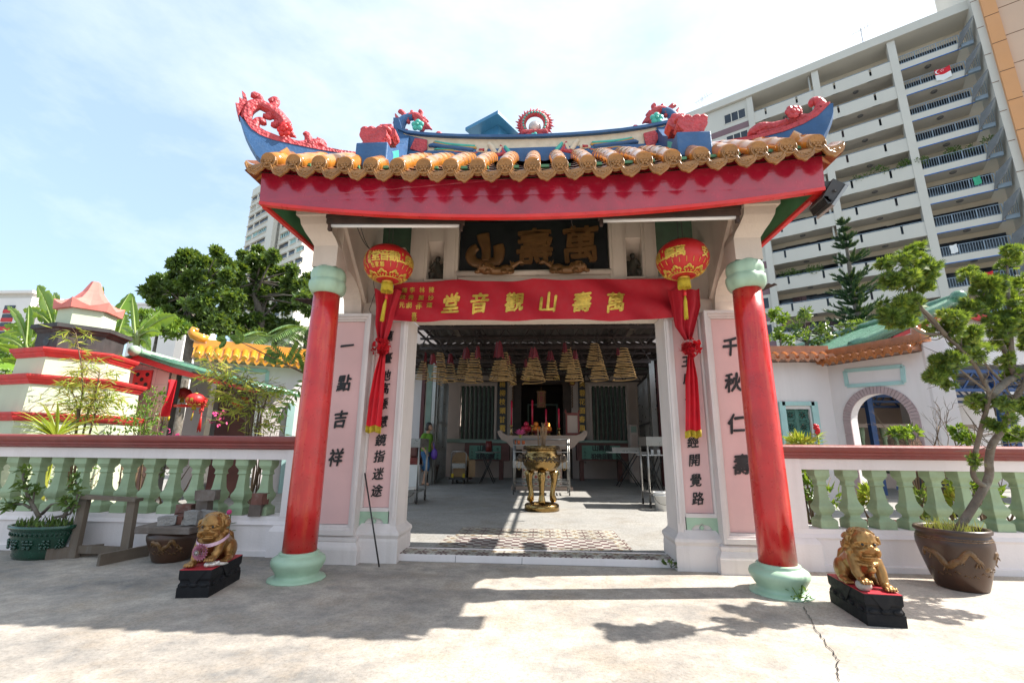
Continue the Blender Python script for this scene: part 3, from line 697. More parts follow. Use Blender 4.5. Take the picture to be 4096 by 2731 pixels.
def rosette(c,r,seed):
    mb=MB(); rr=random.Random(seed)
    mb.ball(c,(r*.8,r*.6,r*.8),14,10)
    for k in range(46):
        a=rr.uniform(0,2*PI); d=r*math.sqrt(rr.random()); q=c+Vector((d*cos(a),-.03-.055*(1-(d/r)**2),d*sin(a)))
        t=a+rr.uniform(-.9,.9); w=rr.uniform(.02,.04); A=Vector((cos(t),0,sin(t))); B=Vector((-sin(t),0,cos(t)))
        mb.grid(lambda u,v:q+A*((u-.5)*w*2.2)+B*(.022*sin((u-.5)*PI*1.6+1))+Vector((0,-.034*v+.012*cos(u*6),0))+B*(v*.014),5,3)
    mb.build('rosette',M['clothbright'],ban)
Y=4.5
A=lambda x,y:at(x,y,Y)
drape([(A(893,668),.30,.05),(A(888,712),.2,.05),(A(883,750),.16,.05),(A(880,790),.06,.05)],.2,False,'gather',0)
rosette(A(880,801),.085,1)
drape([(A(881,815),.045,.045),(A(874,860),.1,.045),(A(867,920),.14,.04),(A(860,985),.15,.035)],.1,True,'tail',1)
drape([(A(1566,665),.34,.05),(A(1572,705),.3,.06),(A(1571,750),.2,.05),(A(1578,782),.06,.05)],.2,False,'gather',2)
rosette(A(1581,800),.085,2)
drape([(A(1583,815),.045,.05),(A(1585,870),.11,.05),(A(1588,930),.12,.045),(A(1590,996),.135,.04)],.1,True,'tail',3)
# lanterns
def lantern(c,label,chars,small,phi0,sc=1.,big=True):
    cx,cy,cz=c; rx=.235*sc; rz_=.178*sc
    t=thing('paper_lantern',label,'lantern',(cx,cy,cz-rz_),'lanterns under the gate eave' if big else 'lanterns of the garden shrine')
    nr=22
    rad=lambda z:rx*math.sqrt(max(0,1-(z/(rz_*1.03))**2))**.9
    mb=MB(); mb.lathe([(max(.05*sc,rad(z)),cz+z) for z in [rz_*(-.97+1.94*i/22) for i in range(23)]],(cx,cy,0),nr*4,lob=lambda a,z:1-.012*abs(cos(a*nr/2))**6); sh=mb.build('shade',M['lantern'],t)
    mb=MB(); mb.cyl((cx,cy,cz+rz_*.95),(cx,cy,cz+rz_*1.1),.055*sc,.05*sc,20); mb.build('cap',M['gold'],t); mb=MB(); mb.cyl((cx,cy,cz-rz_*1.1),(cx,cy,cz-rz_*.95),.055*sc,.05*sc,20); mb.build('cap',M['gold'],t)
    def sp(phi,z,o=.003): r=rad(z)+o; return Vector((cx+r*sin(phi),cy-r*cos(phi),cz+z))
    def put(mb,ch,phi,z,w,off=.035):
        r=rad(z); write(mb,ch,lambda u,v:sp(phi+u/max(.05,r),z+v*.97),w,w*1.12,off,0,.015)
    mb=MB()
    if chars:
        for ch,a in chars: put(mb,ch,phi0+a,-.004*sc,.1*sc)
    for ch,a,z in small: put(mb,ch,phi0+a,z*sc,.042*sc,.03)
    for k in range(nr):   # gilt ribs
        a=2*PI*(k+.5)/nr
        mb.tube([sp(a,z*sc,.001) for z in (-.06,-.075,-.09,-.1)],.0028*sc,5)
    # cloud scroll band round the foot
    for k in range(9):
        a=2*PI*k/9
        mb.tube([sp(a+b,z*sc,.002) for b,z in ((-.28,-.15),(-.2,-.135),(-.14,-.138),(-.06,-.125),(0,-.118),(.06,-.125),(.14,-.138),(.2,-.135),(.28,-.15))],.009*sc,5)
        mb.tube([sp(a+b,z*sc,.002) for b,z in ((-.1,-.145),(-.06,-.135),(0,-.131),(.06,-.135),(.1,-.145))],.005*sc,5)
        for b in (-.2,0,.2): mb.tube([sp(a+b,-.152*sc,.002),sp(a+b,-.162*sc,.002)],.006*sc,5)
    mb.tube([sp(2*PI*i/60,-.165*sc,.001) for i in range(61)],.006*sc,5); mb.build('gilding',M['foil'],sh)
    mb=MB(); rr=random.Random(int(abs(cx)*100))
    for k in range(70):
        a=2*PI*k/70; mb.tube([(cx+.05*sc*cos(a),cy+.05*sc*sin(a),cz-rz_*1.05),(cx+.056*sc*cos(a+.1),cy+.056*sc*sin(a+.1),cz-rz_-(.1+rr.uniform(-.008,.008))*sc)],.0035*sc,4)
    mb.build('fringe',M['yellow'],t)
    mb=MB(); z0=cz-rz_-.11*sc; sw=rr.uniform(-.03,.0)*sc
    mb.tube([(cx,cy,cz-rz_),(cx,cy,z0)],.004*sc,5); tz=z0-.29*sc
    for k in range(22): a=2*PI*k/22; mb.tube([(cx,cy,z0-.05*sc),(cx+.012*sc*cos(a)+sw*.4,cy+.012*sc*sin(a),z0-.12*sc),(cx+.015*sc*cos(a)+sw,cy+.015*sc*sin(a),tz+rr.uniform(0,.02)*sc)],.004*sc,4)
    ts=mb.build('tassel',M['yellow'],t)
    mb=MB(); mb.cyl((cx,cy,z0-.065*sc),(cx,cy,z0-.02*sc),.013*sc,n=10); mb.build('knot',M['redtrim'],ts)
    mb=MB()
    for o in (-.022,.022): mb.tube([(cx+o*sc,cy,cz+rz_),(cx+o*.5*sc,cy,cz+rz_+(.5 if big else .15))],.004 if big else .003,5)
    mb.build('hanging_cord',M['wire'],t)
sm=[(c,-.92+.0*i,.04-.042*i) for i,c in enumerate('陳政元')]+[(c,-.62,.035-.042*i) for i,c in enumerate('陳政峰')]+[(c,-.5+.22*i,-.085) for i,c in enumerate('合家喜')]+[(c,-.66-.22*k,.14) for k,c in enumerate('始信')]
lantern(tuple(at(893,607,4.0)),'round red lantern with gold characters hanging beside the left red column',[('堂',-.32),('音',.05),('觀',.42),('山',.78),('壽',1.12),('萬',1.5)],sm,.12)
lantern(tuple(at(1567,596,4.0)),'round red lantern with gold characters hanging beside the right red column',[('萬',-.42),('壽',-.8),('山',-1.15),('觀',-1.5),('安',.62),('平',1.3)],[],.05)
# fluorescent battens
def batten(a,b,label):
    a=Vector(a);b=Vector(b); t=thing('fluorescent_light',label,'lamp',tuple((a+b)/2),'fluorescent battens under the eave')
    mb=MB(); u=Vector((0,0,1)); mb.bar(a+u*.075,b+u*.075,.09,.035); mb.bar(a+u*.035,b+u*.035,.055,.04); mb.build('housing',M['rust'],t)
    d=(b-a).normalized(); mb=MB(); mb.cyl(a+d*.04,b-d*.04,.016,n=14); mb.build('tube',M['tube'],t)
    for p,s in ((a,1),(b,-1)):
        mb=MB(); mb.bar(p+d*s*.012-u*.022,p+d*s*.04-u*.022,.035,.05); mb.box(p+d*s*.026+Vector((-.012,-.012,-.02)),p+d*s*.026+Vector((.012,.012,.05))); mb.build('lamp_holder',M['rust'],t)
batten(at(752,519,3.62),at(1066,519,3.62),'rusty fluorescent batten under the eave above the left lantern'); batten(at(1374,508,3.62),at(1700,500,3.62),'rusty fluorescent batten under the eave above the right lantern')
def sag(p,q,d,n=10): 
    p=Vector(p);q=Vector(q); return [p+(q-p)*(i/n)-Vector((0,0,d*4*(i/n)*(1-i/n))) for i in range(n+1)]
for pts_,lab_ in ((sag(at(1062,503,3.6),at(1372,500,3.6),.02),'thin wire sagging between the two fluorescent battens'),(sag(at(820,520,3.62),at(860,575,4.2),.06),'tighter of two loose wires behind the corbel of the left red column'),(sag(at(828,520,3.62),at(864,574,4.2),.08),'deeper sagging of two loose wires behind the corbel of the left red column')):
    mb=MB(); mb.tube(pts_,.004,5); tag(mb.build('loose_wire',M['wire'],None,loc=tuple(pts_[0])),lab_,'wire')
mb=MB(); mb.tube([at(862,590,4.5),at(858,650,4.5),at(862,672,4.5),at(848,712,4.5),at(855,724,4.5)],.003,5)
p_=at(862,590,4.5); o=mb.build('loose_wire',M['wire'],None,loc=tuple(p_)); tag(o,'wire hanging down the gate wall beside the left lantern','wire'); mb=MB(); mb.tube([at(1316,497,3.65),at(1312,510,3.7),at(1318,525,4.6)],.004,5)
o=mb.build('loose_wire',M['wire'],None,loc=tuple(at(1316,497,3.65))); tag(o,'short wire dropping from the eave to the 萬 of the signboard','wire')
# floodlight on the right eave corner
t=thing('floodlight','black metal floodlight clamped to the right end of the red eave board','floodlight',tuple(at(1890,440,3.5)))
A=lambda x,y,Y=3.42:at(x,y,Y)
mb=MB(); q=[A(1893,440),A(1912,416),A(1950,424),A(1935,445),A(1913,470),A(1890,455)]
mb.prism([A(1890,452),A(1914,410),A(1945,424),A(1914,470)],(0,.2,0))
for k in range(5): a=A(1893+k*2,456+k*3.2); b=A(1909,470); mb.prism([a,a+(A(1900,440)-A(1900,446)),A(1912+k*1,452+k*3)],(0,.2,0))
mb.build('housing',M['blacksteel'],t)
mb=MB(); mb.prism([A(1945,420,3.41),A(1952,423,3.41),A(1917,473,3.41),A(1911,470,3.41)],(0,.22,0)); mb.build('lens_frame',M['steel'],t)
mb=MB(); mb.bar(A(1886,446,3.5),A(1920,438,3.41),.03,.01); mb.box(A(1898,424,3.44)-Vector((.05,.0,.03)),A(1898,424,3.44)+Vector((.05,.1,.03))); mb.tube([A(1890,452,3.5),A(1878,460,3.5),A(1884,470,3.5),A(1895,462,3.46)],.005,6); mb.build('bracket',M['blacksteel'],t)
# iron rod leaning on the left pier
mb=MB(); mb.tube([gz(871,1301,0.004),at(838,1086,4.56)],.0075,8); o=mb.build('iron_rod',M['blacksteel'],None,loc=tuple(gz(871,1301,0))); tag(o,'thin dark iron rod leaning against the left gate pier','rod')
# ------------------------------------------------------------------ ground and courtyard
def concrete(name,c,dark,stain,sc=1.):
    t=NT(name); a=tuple(x*.8 for x in c)
    base=t.ramp(t.noise(1.3*sc,10,.66),[(.3,a),(.7,c)])
    vec=t.mapping((.75,1.25,1),(0,0,.6))
    q=t.new('ShaderNodeMapRange'); q.inputs[1].default_value=-5; q.inputs[2].default_value=4; q.inputs[3].default_value=.07; q.inputs[4].default_value=-.04; t.l.new(t.sep()[0],q.inputs[0])
    s1=t.math('ADD',t.math('ADD',t.math('MULTIPLY',t.noise(.9,14,.7,vec),.65),t.math('MULTIPLY',t.noise(6,9,.76),.35)),q.outputs[0])
    base=t.mix(t.math('MULTIPLY',t.ramp(s1,[(.47,0.),(.54,.45),(.66,1.)]),stain),base,dark)
    warm=t.ramp(t.noise(2.1,10,.74),[(.48,0.),(.7,1.)]); base=t.mix(t.math('MULTIPLY',warm,.7),base,tuple(x*f for x,f in zip(c,(.62,.56,.48))))
    gr=t.ramp(t.noise(48,8,.82),[(.32,.35),(.5,1.),(.68,1.45)]); base=t.mix(.8,base,t.mix(1.,base,gr,'MULTIPLY'))
    sp=t.ramp(t.noise(150,2,.5),[(.66,0.),(.74,1.)]); base=t.mix(t.math('MULTIPLY',sp,.35),base,(.6,.58,.54))
    v=t.new('ShaderNodeTexVoronoi'); v.inputs['Scale'].default_value=160; t.l.new(t.co(),v.inputs['Vector'])
    h=t.math('ADD',t.noise(30,6,.7),t.math('MULTIPLY',v.outputs['Distance'],.5))
    t.set(Base_Color=base,Roughness=.88,Normal=t.bump(h,.3,.006)); return t.mat
M['yard']=concrete('weathered_concrete',(.46,.405,.345),(.13,.128,.125),.95)
M['court']=concrete('smooth_cement',(.32,.31,.29),(.2,.195,.19),.6)
mb=MB(); mb.quad((-700,-60,-.012),(700,-60,-.012),(700,900,-.012),(-700,900,-.012)); struct('ground',mb,M['court'])
mb=MB(); mb.grid(lambda u,v:Vector((-14+28*u,-6+10.9*v,.004*noise.noise((u*30,v*12,0)))),60,30); struct('forecourt',mb,M['yard'])
# crack
mb=MB(); pts=[]; C7=crop(3000,1700,1096/1667); rr=random.Random(9)
for x,y in ((330,1100),(345,1145),(375,1180),(395,1235),(440,1290),(470,1340),(505,1375),(535,1430),(530,1490),(545,1568)): pts.append(gz(*C7(x,y),.0035))
q=[]
for a,b in zip(pts,pts[1:]):
    for k in range(5): q.append(a+(b-a)*(k/5)+Vector((rr.uniform(-.006,.006),rr.uniform(-.004,.004),.002)))
for i in range(len(q)-1):
    w=.0022+.003*abs(noise.noise((i*.6,0,0))); mb.quad(q[i]-Vector((w,0,0)),q[i]+Vector((w,0,0)),q[i+1]+Vector((w,0,0)),q[i+1]-Vector((w,0,0)))
struct('ground_crack',mb,M['black'])
FZ=.07
mb=MB(); mb.box((-14,4.95,-.01),(14,26,FZ)); struct('courtyard_floor',mb,M['court'])
def tiles(name,kind):
    t=NT(name); x,y,z=t.sep()
    def cell(v,n): return t.math('FRACT',t.math('MULTIPLY',v,n))
    nz=t.noise(6,5,.6); grime=t.ramp(t.noise(2.5,7,.7),[(.4,.55),(.65,1.)])
    if kind=='check':
        a=t.math('FLOOR',t.math('MULTIPLY',x,12.5)); b=t.math('FLOOR',t.math('MULTIPLY',y,12.5)); p=t.math('MODULO',t.math('ABSOLUTE',t.math('ADD',a,b)),2)
        base=t.mix(p,(.5,.47,.43),(.16,.1,.1))
    else:
        u=t.math('SUBTRACT',cell(x,5),.5); v=t.math('SUBTRACT',cell(y,5),.5)
        ang=t.math('ARCTAN2',v,u); r=t.math('SQRT',t.math('ADD',t.math('MULTIPLY',u,u),t.math('MULTIPLY',v,v)))
        pet=t.math('ABSOLUTE',t.math('COSINE',t.math('MULTIPLY',ang,4))); lim=t.math('MULTIPLY',pet,.42)
        star=t.math('MULTIPLY',t.math('LESS_THAN',r,lim),t.math('GREATER_THAN',r,.06))
        crn=t.math('GREATER_THAN',t.math('ADD',t.math('ABSOLUTE',u),t.math('ABSOLUTE',v)),.8)
        base=t.mix(crn,t.mix(star,(.55,.52,.45),(.13,.06,.06)),(.33,.2,.09))
        base=t.mix(t.math('GREATER_THAN',t.math('MAXIMUM',t.math('ABSOLUTE',u),t.math('ABSOLUTE',v)),.485),base,(.3,.28,.25))
    base=t.mix(1.,base,grime,'MULTIPLY'); t.set(Base_Color=base,Roughness=.45,Normal=t.bump(nz,.1,.003)); return t.mat
M['startile']=tiles('star_cement_tile','star'); M['checktile']=tiles('checker_cement_tile','check')
st=thing('door_step','low white step edged with brown star tiles across the gate opening','step',(GX,4.8,0))
mb=MB(); mb.box((-1.42,4.64,0),(1.28,4.949,FZ-.002),bev=.008); mb.build('riser',M['white2'],st)
mb=MB(); mb.box((-1.41,4.645,FZ-.0015),(1.27,4.86,FZ+.004)); mb.build('tread_tile',M['startile'],st)
mb=MB()
for x in (-.83,-.19): mb.quad((x,4.6395,.0),(x+.004,4.6395,.0),(x+.006,4.6395,FZ-.01),(x+.002,4.6395,FZ-.01))
mb.build('joint',M['black'],st)
mb=MB(); mb.quad((-1.09,4.955,FZ+.005),(.93,4.955,FZ+.005),(.93,5.52,FZ+.005),(-1.09,5.52,FZ+.005)); struct('tiled_path',mb,M['startile'])
mb=MB(); mb.quad((-.93,5.0,FZ+.009),(.79,5.0,FZ+.009),(.79,5.46,FZ+.009),(-.93,5.46,FZ+.009)); struct('checkered_path',mb,M['checktile'])
mb=MB(); mb.quad((-1.0,5.56,FZ+.004),(.9,5.56,FZ+.004),(.9,6.1,FZ+.004),(-1.0,6.1,FZ+.004)); struct('worn_tiled_path',mb,M['startile'])
# ------------------------------------------------------------------ leaves, twigs
def leaf(mb,p,d,l,w,up=Vector((0,0,1)),fold=.25,droop=.0,seg=1):
    """One thin blade from p along d."""
    d=Vector(d).normalized(); s=d.cross(up); s=s.normalized() if s.length>1e-4 else d.orthogonal().normalized(); n=s.cross(d)
    if seg==1:
        mb.add([p,p+d*l*.45+s*w/2+n*w*fold,p+d*l-n*l*droop,p+d*l*.45-s*w/2+n*w*fold],[(0,1,2),(0,2,3)],False)
    else:
        vs=[];fs=[]
        for i in range(seg+1):
            t=i/seg; ww=w*(.12+.88*sin(PI*min(1,t*1.0+.06)))*(1 if t<1 else .05); c=p+d*l*t-Vector((0,0,1))*l*droop*t*t+n*0
            vs+=[c+s*ww/2+n*ww*fold,c-n*0,c-s*ww/2+n*ww*fold]
        for i in range(seg):
            for k in (0,1): fs.append((i*3+k,i*3+k+1,i*3+4+k,i*3+3+k))
        mb.add(vs,fs,True)
def rv(r): 
    while True:
        v=Vector((r.uniform(-1,1),r.uniform(-1,1),r.uniform(-1,1)))
        if .02<v.length<1: return v
def clump(mb,c,rad,n,l,w,r,shell=.55,upb=.3,out=.8,fold=.25):
    """Leaf clump: leaves spread through an ellipsoid, more near its skin, pointing mostly outwards."""
    c=Vector(c); rad=Vector(rad) if hasattr(rad,'__len__') else Vector((rad,)*3)
    for i in range(n):
        v=rv(r); q=v.normalized()*(shell+(1-shell)*r.random())*(.8+.35*noise.noise(v.normalized()*2.2+c))
        p=c+Vector((q.x*rad.x,q.y*rad.y,q.z*rad.z)); d=v.normalized()*out+rv(r)*.7+Vector((0,0,upb)); k=r.uniform(.6,1.25)
        leaf(mb,p,d,l*k,w*k,up=rv(r),fold=fold)
M['bark']=paint('grey_bark',(.12,.1,.08),.9,.35,9,.6,(.3,.3,.26),.7,30,bd=.02)
M['twig']=paint('twig',(.13,.085,.05),.85,.3,9,bump=.3)
M['juniper']=leafmat('juniper_sprays',[(.015,.05,.015),(.06,.13,.025),(.12,.2,.03),(.26,.31,.045)],.6,.35,4.5)
M['bamboo']=leafmat('bamboo_leaf',[(.15,.24,.03),(.32,.4,.045),(.46,.46,.07),(.5,.36,.09)],.45,.4,2)
M['bush']=leafmat('bright_bush_leaf',[(.04,.1,.015),(.1,.2,.025),(.22,.34,.04)],.4,.35,3)
M['darkleaf']=leafmat('dark_glossy_leaf',[(.02,.05,.014),(.07,.13,.032),(.14,.22,.055)],.35,.3,3)
M['grass']=leafmat('dry_grass',[(.12,.16,.03),(.3,.28,.08),(.4,.33,.12)],.6,.3,8)
M['soil']=paint('soil',(.06,.04,.025),.95,.4,12,.4,(.15,.09,.04),.8,40,bd=.02)
M['flowerpink']=paint('pink_petal',(.6,.05,.2),.5,.3,20,bump=0)
M['flowerred']=paint('red_petal',(.6,.02,.03),.5,.3,20,bump=0)
# ------------------------------------------------------------------ balustrades
def balustrade(label,x0,x1,xp,bx,k,end):
    t=thing('balustrade',label,'balustrade',((x0+x1)/2,4.8,0),'balustrades beside the gate')
    mb=MB(); stack(mb,x0,x1,4.74,4.92,[(.07,0),(.07,.05),(.045,.055),(.045,.27*k),(.05,.285*k),(.06,.295*k),(.035,.33*k),(.03,.372*k)]); mb.build('plinth',M['white2'],t)
    a,b=(xp,end) if end>xp else (end,xp)
    mb=MB(); mb.box((a,4.705,.3725*k),(b,4.95,1.034*k)); stack(mb,a+.02,b-.02,4.74,4.9,[(.09,0),(.09,.24*k),(.075,.27*k),(.05,.3*k)]); mb.build('end_pier',M['white2'],t)
    mb=MB(); mb.box((x0,4.72,.93*k),(xp,4.94,1.0335*k)) if end>xp else mb.box((xp,4.72,.93*k),(x1,4.94,1.0335*k)); mb.build('frieze',M['white2'],t)
    P=[(4.70,1.0345),(4.672,1.05),(4.672,1.066),(4.66,1.072),(4.66,1.095),(4.648,1.102),(4.64,1.12),(4.64,1.15),(4.65,1.165),(4.67,1.172),(4.95,1.175),(4.985,1.15),(4.985,1.1),(4.95,1.0345)]
    xa,xb=(x0,end-.02) if end>xp else (end+.02,x1)
    mb=MB(); mb.prism([(xa,y,z*k) for y,z in P],(xb-xa,0,0)); mb.build('rail',M['oxide'],t)
    prf=[(.08,0),(.08,.13),(.072,.15),(.05,.185),(.044,.21),(.05,.235),(.066,.275),(.076,.33),(.074,.37),(.058,.42),(.048,.48),(.042,.6),(.037,.715),(.047,.725),(.05,.74),(.044,.755),(.042,.8),(.052,.835),(.062,.855),(.062,.87),(.07,.88),(.07,1)]
    h=(.93-.372)*k; z0=.3722*k
    mb=MB(); mb.lathe([(r,z0+z*h) for r,z in prf],(0,4.81,0),4,False,a0=PI/4,square=True); 
    b0=None
    for i,x in enumerate(bx):
        X=at(x,1060 if k==1 else 1085,4.74).x
        if b0 is None:
            m=MB(); m.v=[p+Vector((X,0,0)) for p in mb.v]; m.f=mb.f; m.m=mb.m; m.sm=mb.sm; b0=m.build('baluster',M['celadon'],t); X0=X
            bv=b0.modifiers.new('b','BEVEL'); bv.width=.006; bv.segments=2; bv.limit_method='ANGLE'
        else:
            c=b0.copy(); COL.objects.link(c); c.location.x=b0.location.x+X-X0
    return t
balustrade('long balustrade left of the gate with red rail and pale green balusters',-9,-2.3,-2.66,[610,556,502,449,396,343,290,237,184,132,80,28,-24,-76,-128,-180,-232,-284],1.0,-2.2)
balustrade('sunlit balustrade right of the gate with red rail and pale green balusters',2.2,9,2.52,[1888,1953,2019,2086,2152,2217,2282,2348,2412,2476,2540,2604,2668,2732,2796],.967,2.1)
# ------------------------------------------------------------------ golden lions
M['basecoat']=paint('matt_black_base',(.01,.01,.012),.75,.3,8,.3,(.04,.038,.035),.3,60,spec=.25)
M['basetop']=paint('red_base_top',(.42,.02,.035),.5,.2,12,.3,(.2,.02,.02),.2,50)
M['liongold']=paint('gold_paint',(.29,.155,.05),.36,.3,14,.6,(.12,.05,.015),.3,70,metal=.6)
M['ribbon']=paint('pink_ribbon',(.6,.4,.5),.4,.1,20,bump=.1)
M['mauve']=paint('mauve_ribbon',(.36,.13,.2),.45,.3,30,bump=.2)
M['stone']=paint('grey_stone',(.3,.28,.25),.8,.15,9,.3,(.15,.13,.11),.4,40)
def lion(label,loc,rot,s,ball):
    t=thing('lion_statue',label,'statue',loc,'golden guardian lions',rot)
    W,D=.112,.235
    def P(x,y,z): # local -> world
        v=Matrix.Rotation(rot,3,'Z')@Vector((s*x,y,z)); return v+Vector(loc)
    mb=MB(); b=MB()
    stack(b,-W+.012,W-.012,-D+.012,D-.012,[(.012,0),(.013,.068),(.009,.073),(.01,.085),(.006,.097),(.002,.103),(.002,.113),(.007,.12),(.011,.128),(.012,.186)])
    b.prism([(-.075,-D-.004,.184),(.075,-D-.004,.184),(0,-D-.004,.08)],(0,.014,0))
    for sx in (-1,1):
        b.prism([(sx*(W+.004),-.09,.184),(sx*(W+.004),.09,.184),(sx*(W+.004),0,.08)],(-sx*.014,0,0))
        for k in range(4): b.ball((sx*(W+.002),-.17+.11*k,.085),(.009,.035,.014),8,6)
    for k in range(3): b.ball((-.07+.07*k,-D+.002,.085),(.03,.012,.016),8,6)
    b.v=[P(*p) for p in b.v]; b.build('base',M['basecoat'],t,fix=True)
    b=MB(); b.box((-W,-D,.1865),(W,D,.19)); b.v=[P(*p) for p in b.v]; b.build('base_top',M['basetop'],t,fix=True)
    b=MB(); q=Vector
    def cap(p,r): b.tube(p,r,12)
    z=.19
    cap([(0,.15,z+.05),(0,.1,z+.1),(0,0,z+.15),(0,-.05,z+.19),(0,-.06,z+.24)],[.05,.085,.09,.085,.07])
    b.ball((0,.12,z+.06),(.085,.075,.07))
    for sx in (-1,1):
        b.ball((sx*.082,.08,z+.075),(.038,.07,.078)); b.ball((sx*.095,.02,z+.02),(.03,.06,.022)); 
        for k in range(4): b.ball((sx*(.075+.014*k),-.04,z+.015),(.009,.02,.013),7,5)
        b.ball((sx*.055,-.06,z+.17),(.045,.05,.06))
        up=(sx<0) if ball else (sx>0)
        if up: cap([(sx*.065,-.07,z+.16),(sx*.08,-.125,z+.1),(sx*.07,-.145,z+.075)],[.036,.03,.03]); pc=(sx*.068,-.165,z+.062)
        else: cap([(sx*.07,-.07,z+.17),(sx*.08,-.1,z+.1),(sx*.078,-.118,z+.03)],[.04,.034,.029]); pc=(sx*.078,-.148,z+.022)
        b.ball(pc,(.034,.042,.022))
        for k in range(4):
            b.ball((pc[0]+(-.027+.018*k),pc[1]-.036-.006*(k in(1,2)),pc[2]-.004),(.0105,.02,.015),7,5); b.ball((pc[0]+(-.027+.018*k),pc[1]-.056,pc[2]-.01),(.005,.009,.006),6,4)
    # chest harness, bell
    for k in range(13):
        a=-1.25+2.5*k/12; b.ball((.085*sin(a),-.075-.062*cos(a)+.01,z+.175-.03*cos(a)),.013,7,5)
    b.ball((0,-.155,z+.125),.024,9,7)
    # head
    hz=z+.272; hy=-.075
    b.ball((0,hy,hz),(.088,.085,.078)); b.ball((0,hy-.04,hz+.038),(.07,.055,.058)); b.ball((0,hy-.055,hz-.03),(.066,.038,.03)); b.ball((0,hy-.07,hz-.022),(.056,.03,.017))
    b.ball((0,hy-.09,hz-.004),(.026,.016,.015)); b.ball((0,hy-.05,hz-.074),(.054,.042,.013)); b.ball((0,hy-.025,hz-.088),(.052,.045,.024))
    for sx in (-1,1):
        b.ball((sx*.013,hy-.1,hz-.006),(.009,.008,.008),7,5); b.ball((sx*.058,hy-.055,hz-.045),(.022,.035,.034)); b.ball((sx*.048,hy-.08,hz-.03),(.02,.018,.012))
        for k in range(5): b.ball((sx*(.012+.014*k),hy-.088+.007*k,hz+.024+.006*k-.002*k*k),(.011,.014,.009),7,5)
        b.ball((sx*.036,hy-.074,hz+.008),(.019,.012,.012),9,6)
        b.tube([(sx*.075,hy-.0,hz+.04),(sx*.098,hy-.012,hz+.036),(sx*.1,hy-.03,hz+.015)],[.02,.017,.006],8)
    # mane of curls
    rr=random.Random(5)
    for i in range(90):
        th=rr.uniform(0,2*PI); ph=rr.uniform(-.9,1.35)
        v=Vector((cos(ph)*sin(th),cos(ph)*cos(th),sin(ph)))
        if v.y<-.25 and v.z<.72: continue
        if v.y<-.05 and abs(v.x)<.55 and v.z<.85: continue
        p=Vector((v.x*.094,hy+.012+v.y*.092,hz-.005+v.z*.088)); b.ball(p,rr.uniform(.016,.024),8,6)
        n=v; u=n.orthogonal().normalized(); w=n.cross(u)
        b.tube([p+n*.019+(u*cos(a)+w*sin(a))*(.004+.0026*a) for a in [k*.8 for k in range(9)]],.0052,5)
    for k in range(9): b.ball((.0,hy+.09+.004*k,hz-.01-.022*k),(.06-.003*k,.025,.018),9,6)
    cap([(0,.2,z+.05),(.0,.225,z+.11),(0,.2,z+.17),(.0,.175,z+.2)],[.03,.034,.03,.01])
    b.v=[P(*p) for p in b.v]; fuse(b,'body',M['liongold'],t,.0045,1)
    for sx in (-1,1):
        b=MB(); b.ball(P(sx*.037,hy-.083,hz+.009),.009,10,8); b.build('eye',M['ink'],t)
    if ball:
        b=MB(); b.ball(P(-.068,-.16,z+.03),(.046,.046,.036),18,12); b.build('ball',M['stone'],t)
    else:
        b=MB(); b.ball(P(.068,-.16,z+.02),(.038,.03,.022)); b.ball(P(.05,-.19,z+.022),(.022,.02,.018)); b.tube([P(.1,-.15,z+.02),P(.13,-.12,z+.012),P(.15,-.08,z+.008)],[.015,.012,.006],8)
        for k in range(4): b.ball(P(.05+.02*k,-.18+.01*k,z+.03),.012,7,5)
        fuse(b,'cub',M['silver'],t,.005,1)
        b=MB(); pts=[P(.1*sin(a)*1.08,hy+.02-.098*cos(a)*1.1,hz-.075-.05*cos(a)*(1 if cos(a)>0 else .2)) for a in [2*PI*i/28 for i in range(29)]]
        for i in range(28): p,q=pts[i],pts[i+1]; w=Vector((0,0,.013)); b.quad(p-w,q-w,q+w,p+w)
        rb=b.build('ribbon',M['ribbon'],t)
        b=MB(); c=P(.0,-.205,z+.115); rr=random.Random(8)
        for ring,(rad,n,ln) in enumerate(((.05,18,.028),(.036,15,.024),(.022,12,.02))):
            for k in range(n):
                a=2*PI*k/n; d=Vector((cos(a),-.25-.2*ring,sin(a))); p=c+Vector((cos(a)*rad*.6,-.012*ring,sin(a)*rad*.6)); leaf(b,p,d,ln*1.3,.024,up=Vector((0,-1,0)),fold=.35)
        b.build('rosette',M['mauve'],t)
        b=MB(); 
        for k in range(14): a=2*PI*k/14; b.ball(c+Vector((cos(a)*.017,-.045,sin(a)*.017)),.0032,6,5)
        b.ball(c+Vector((0,-.045,0)),(.012,.008,.012),10,8); b.build('brooch',M['steel'],t)
lion('golden lion statue wearing a pink ribbon rosette, on a black base left of the gate',(-2.575,3.68,0),R(9),1,False)
lion('golden lion statue with its paw on a pale ball, right of the gate',(2.215,3.565,0),R(-6),1,True)
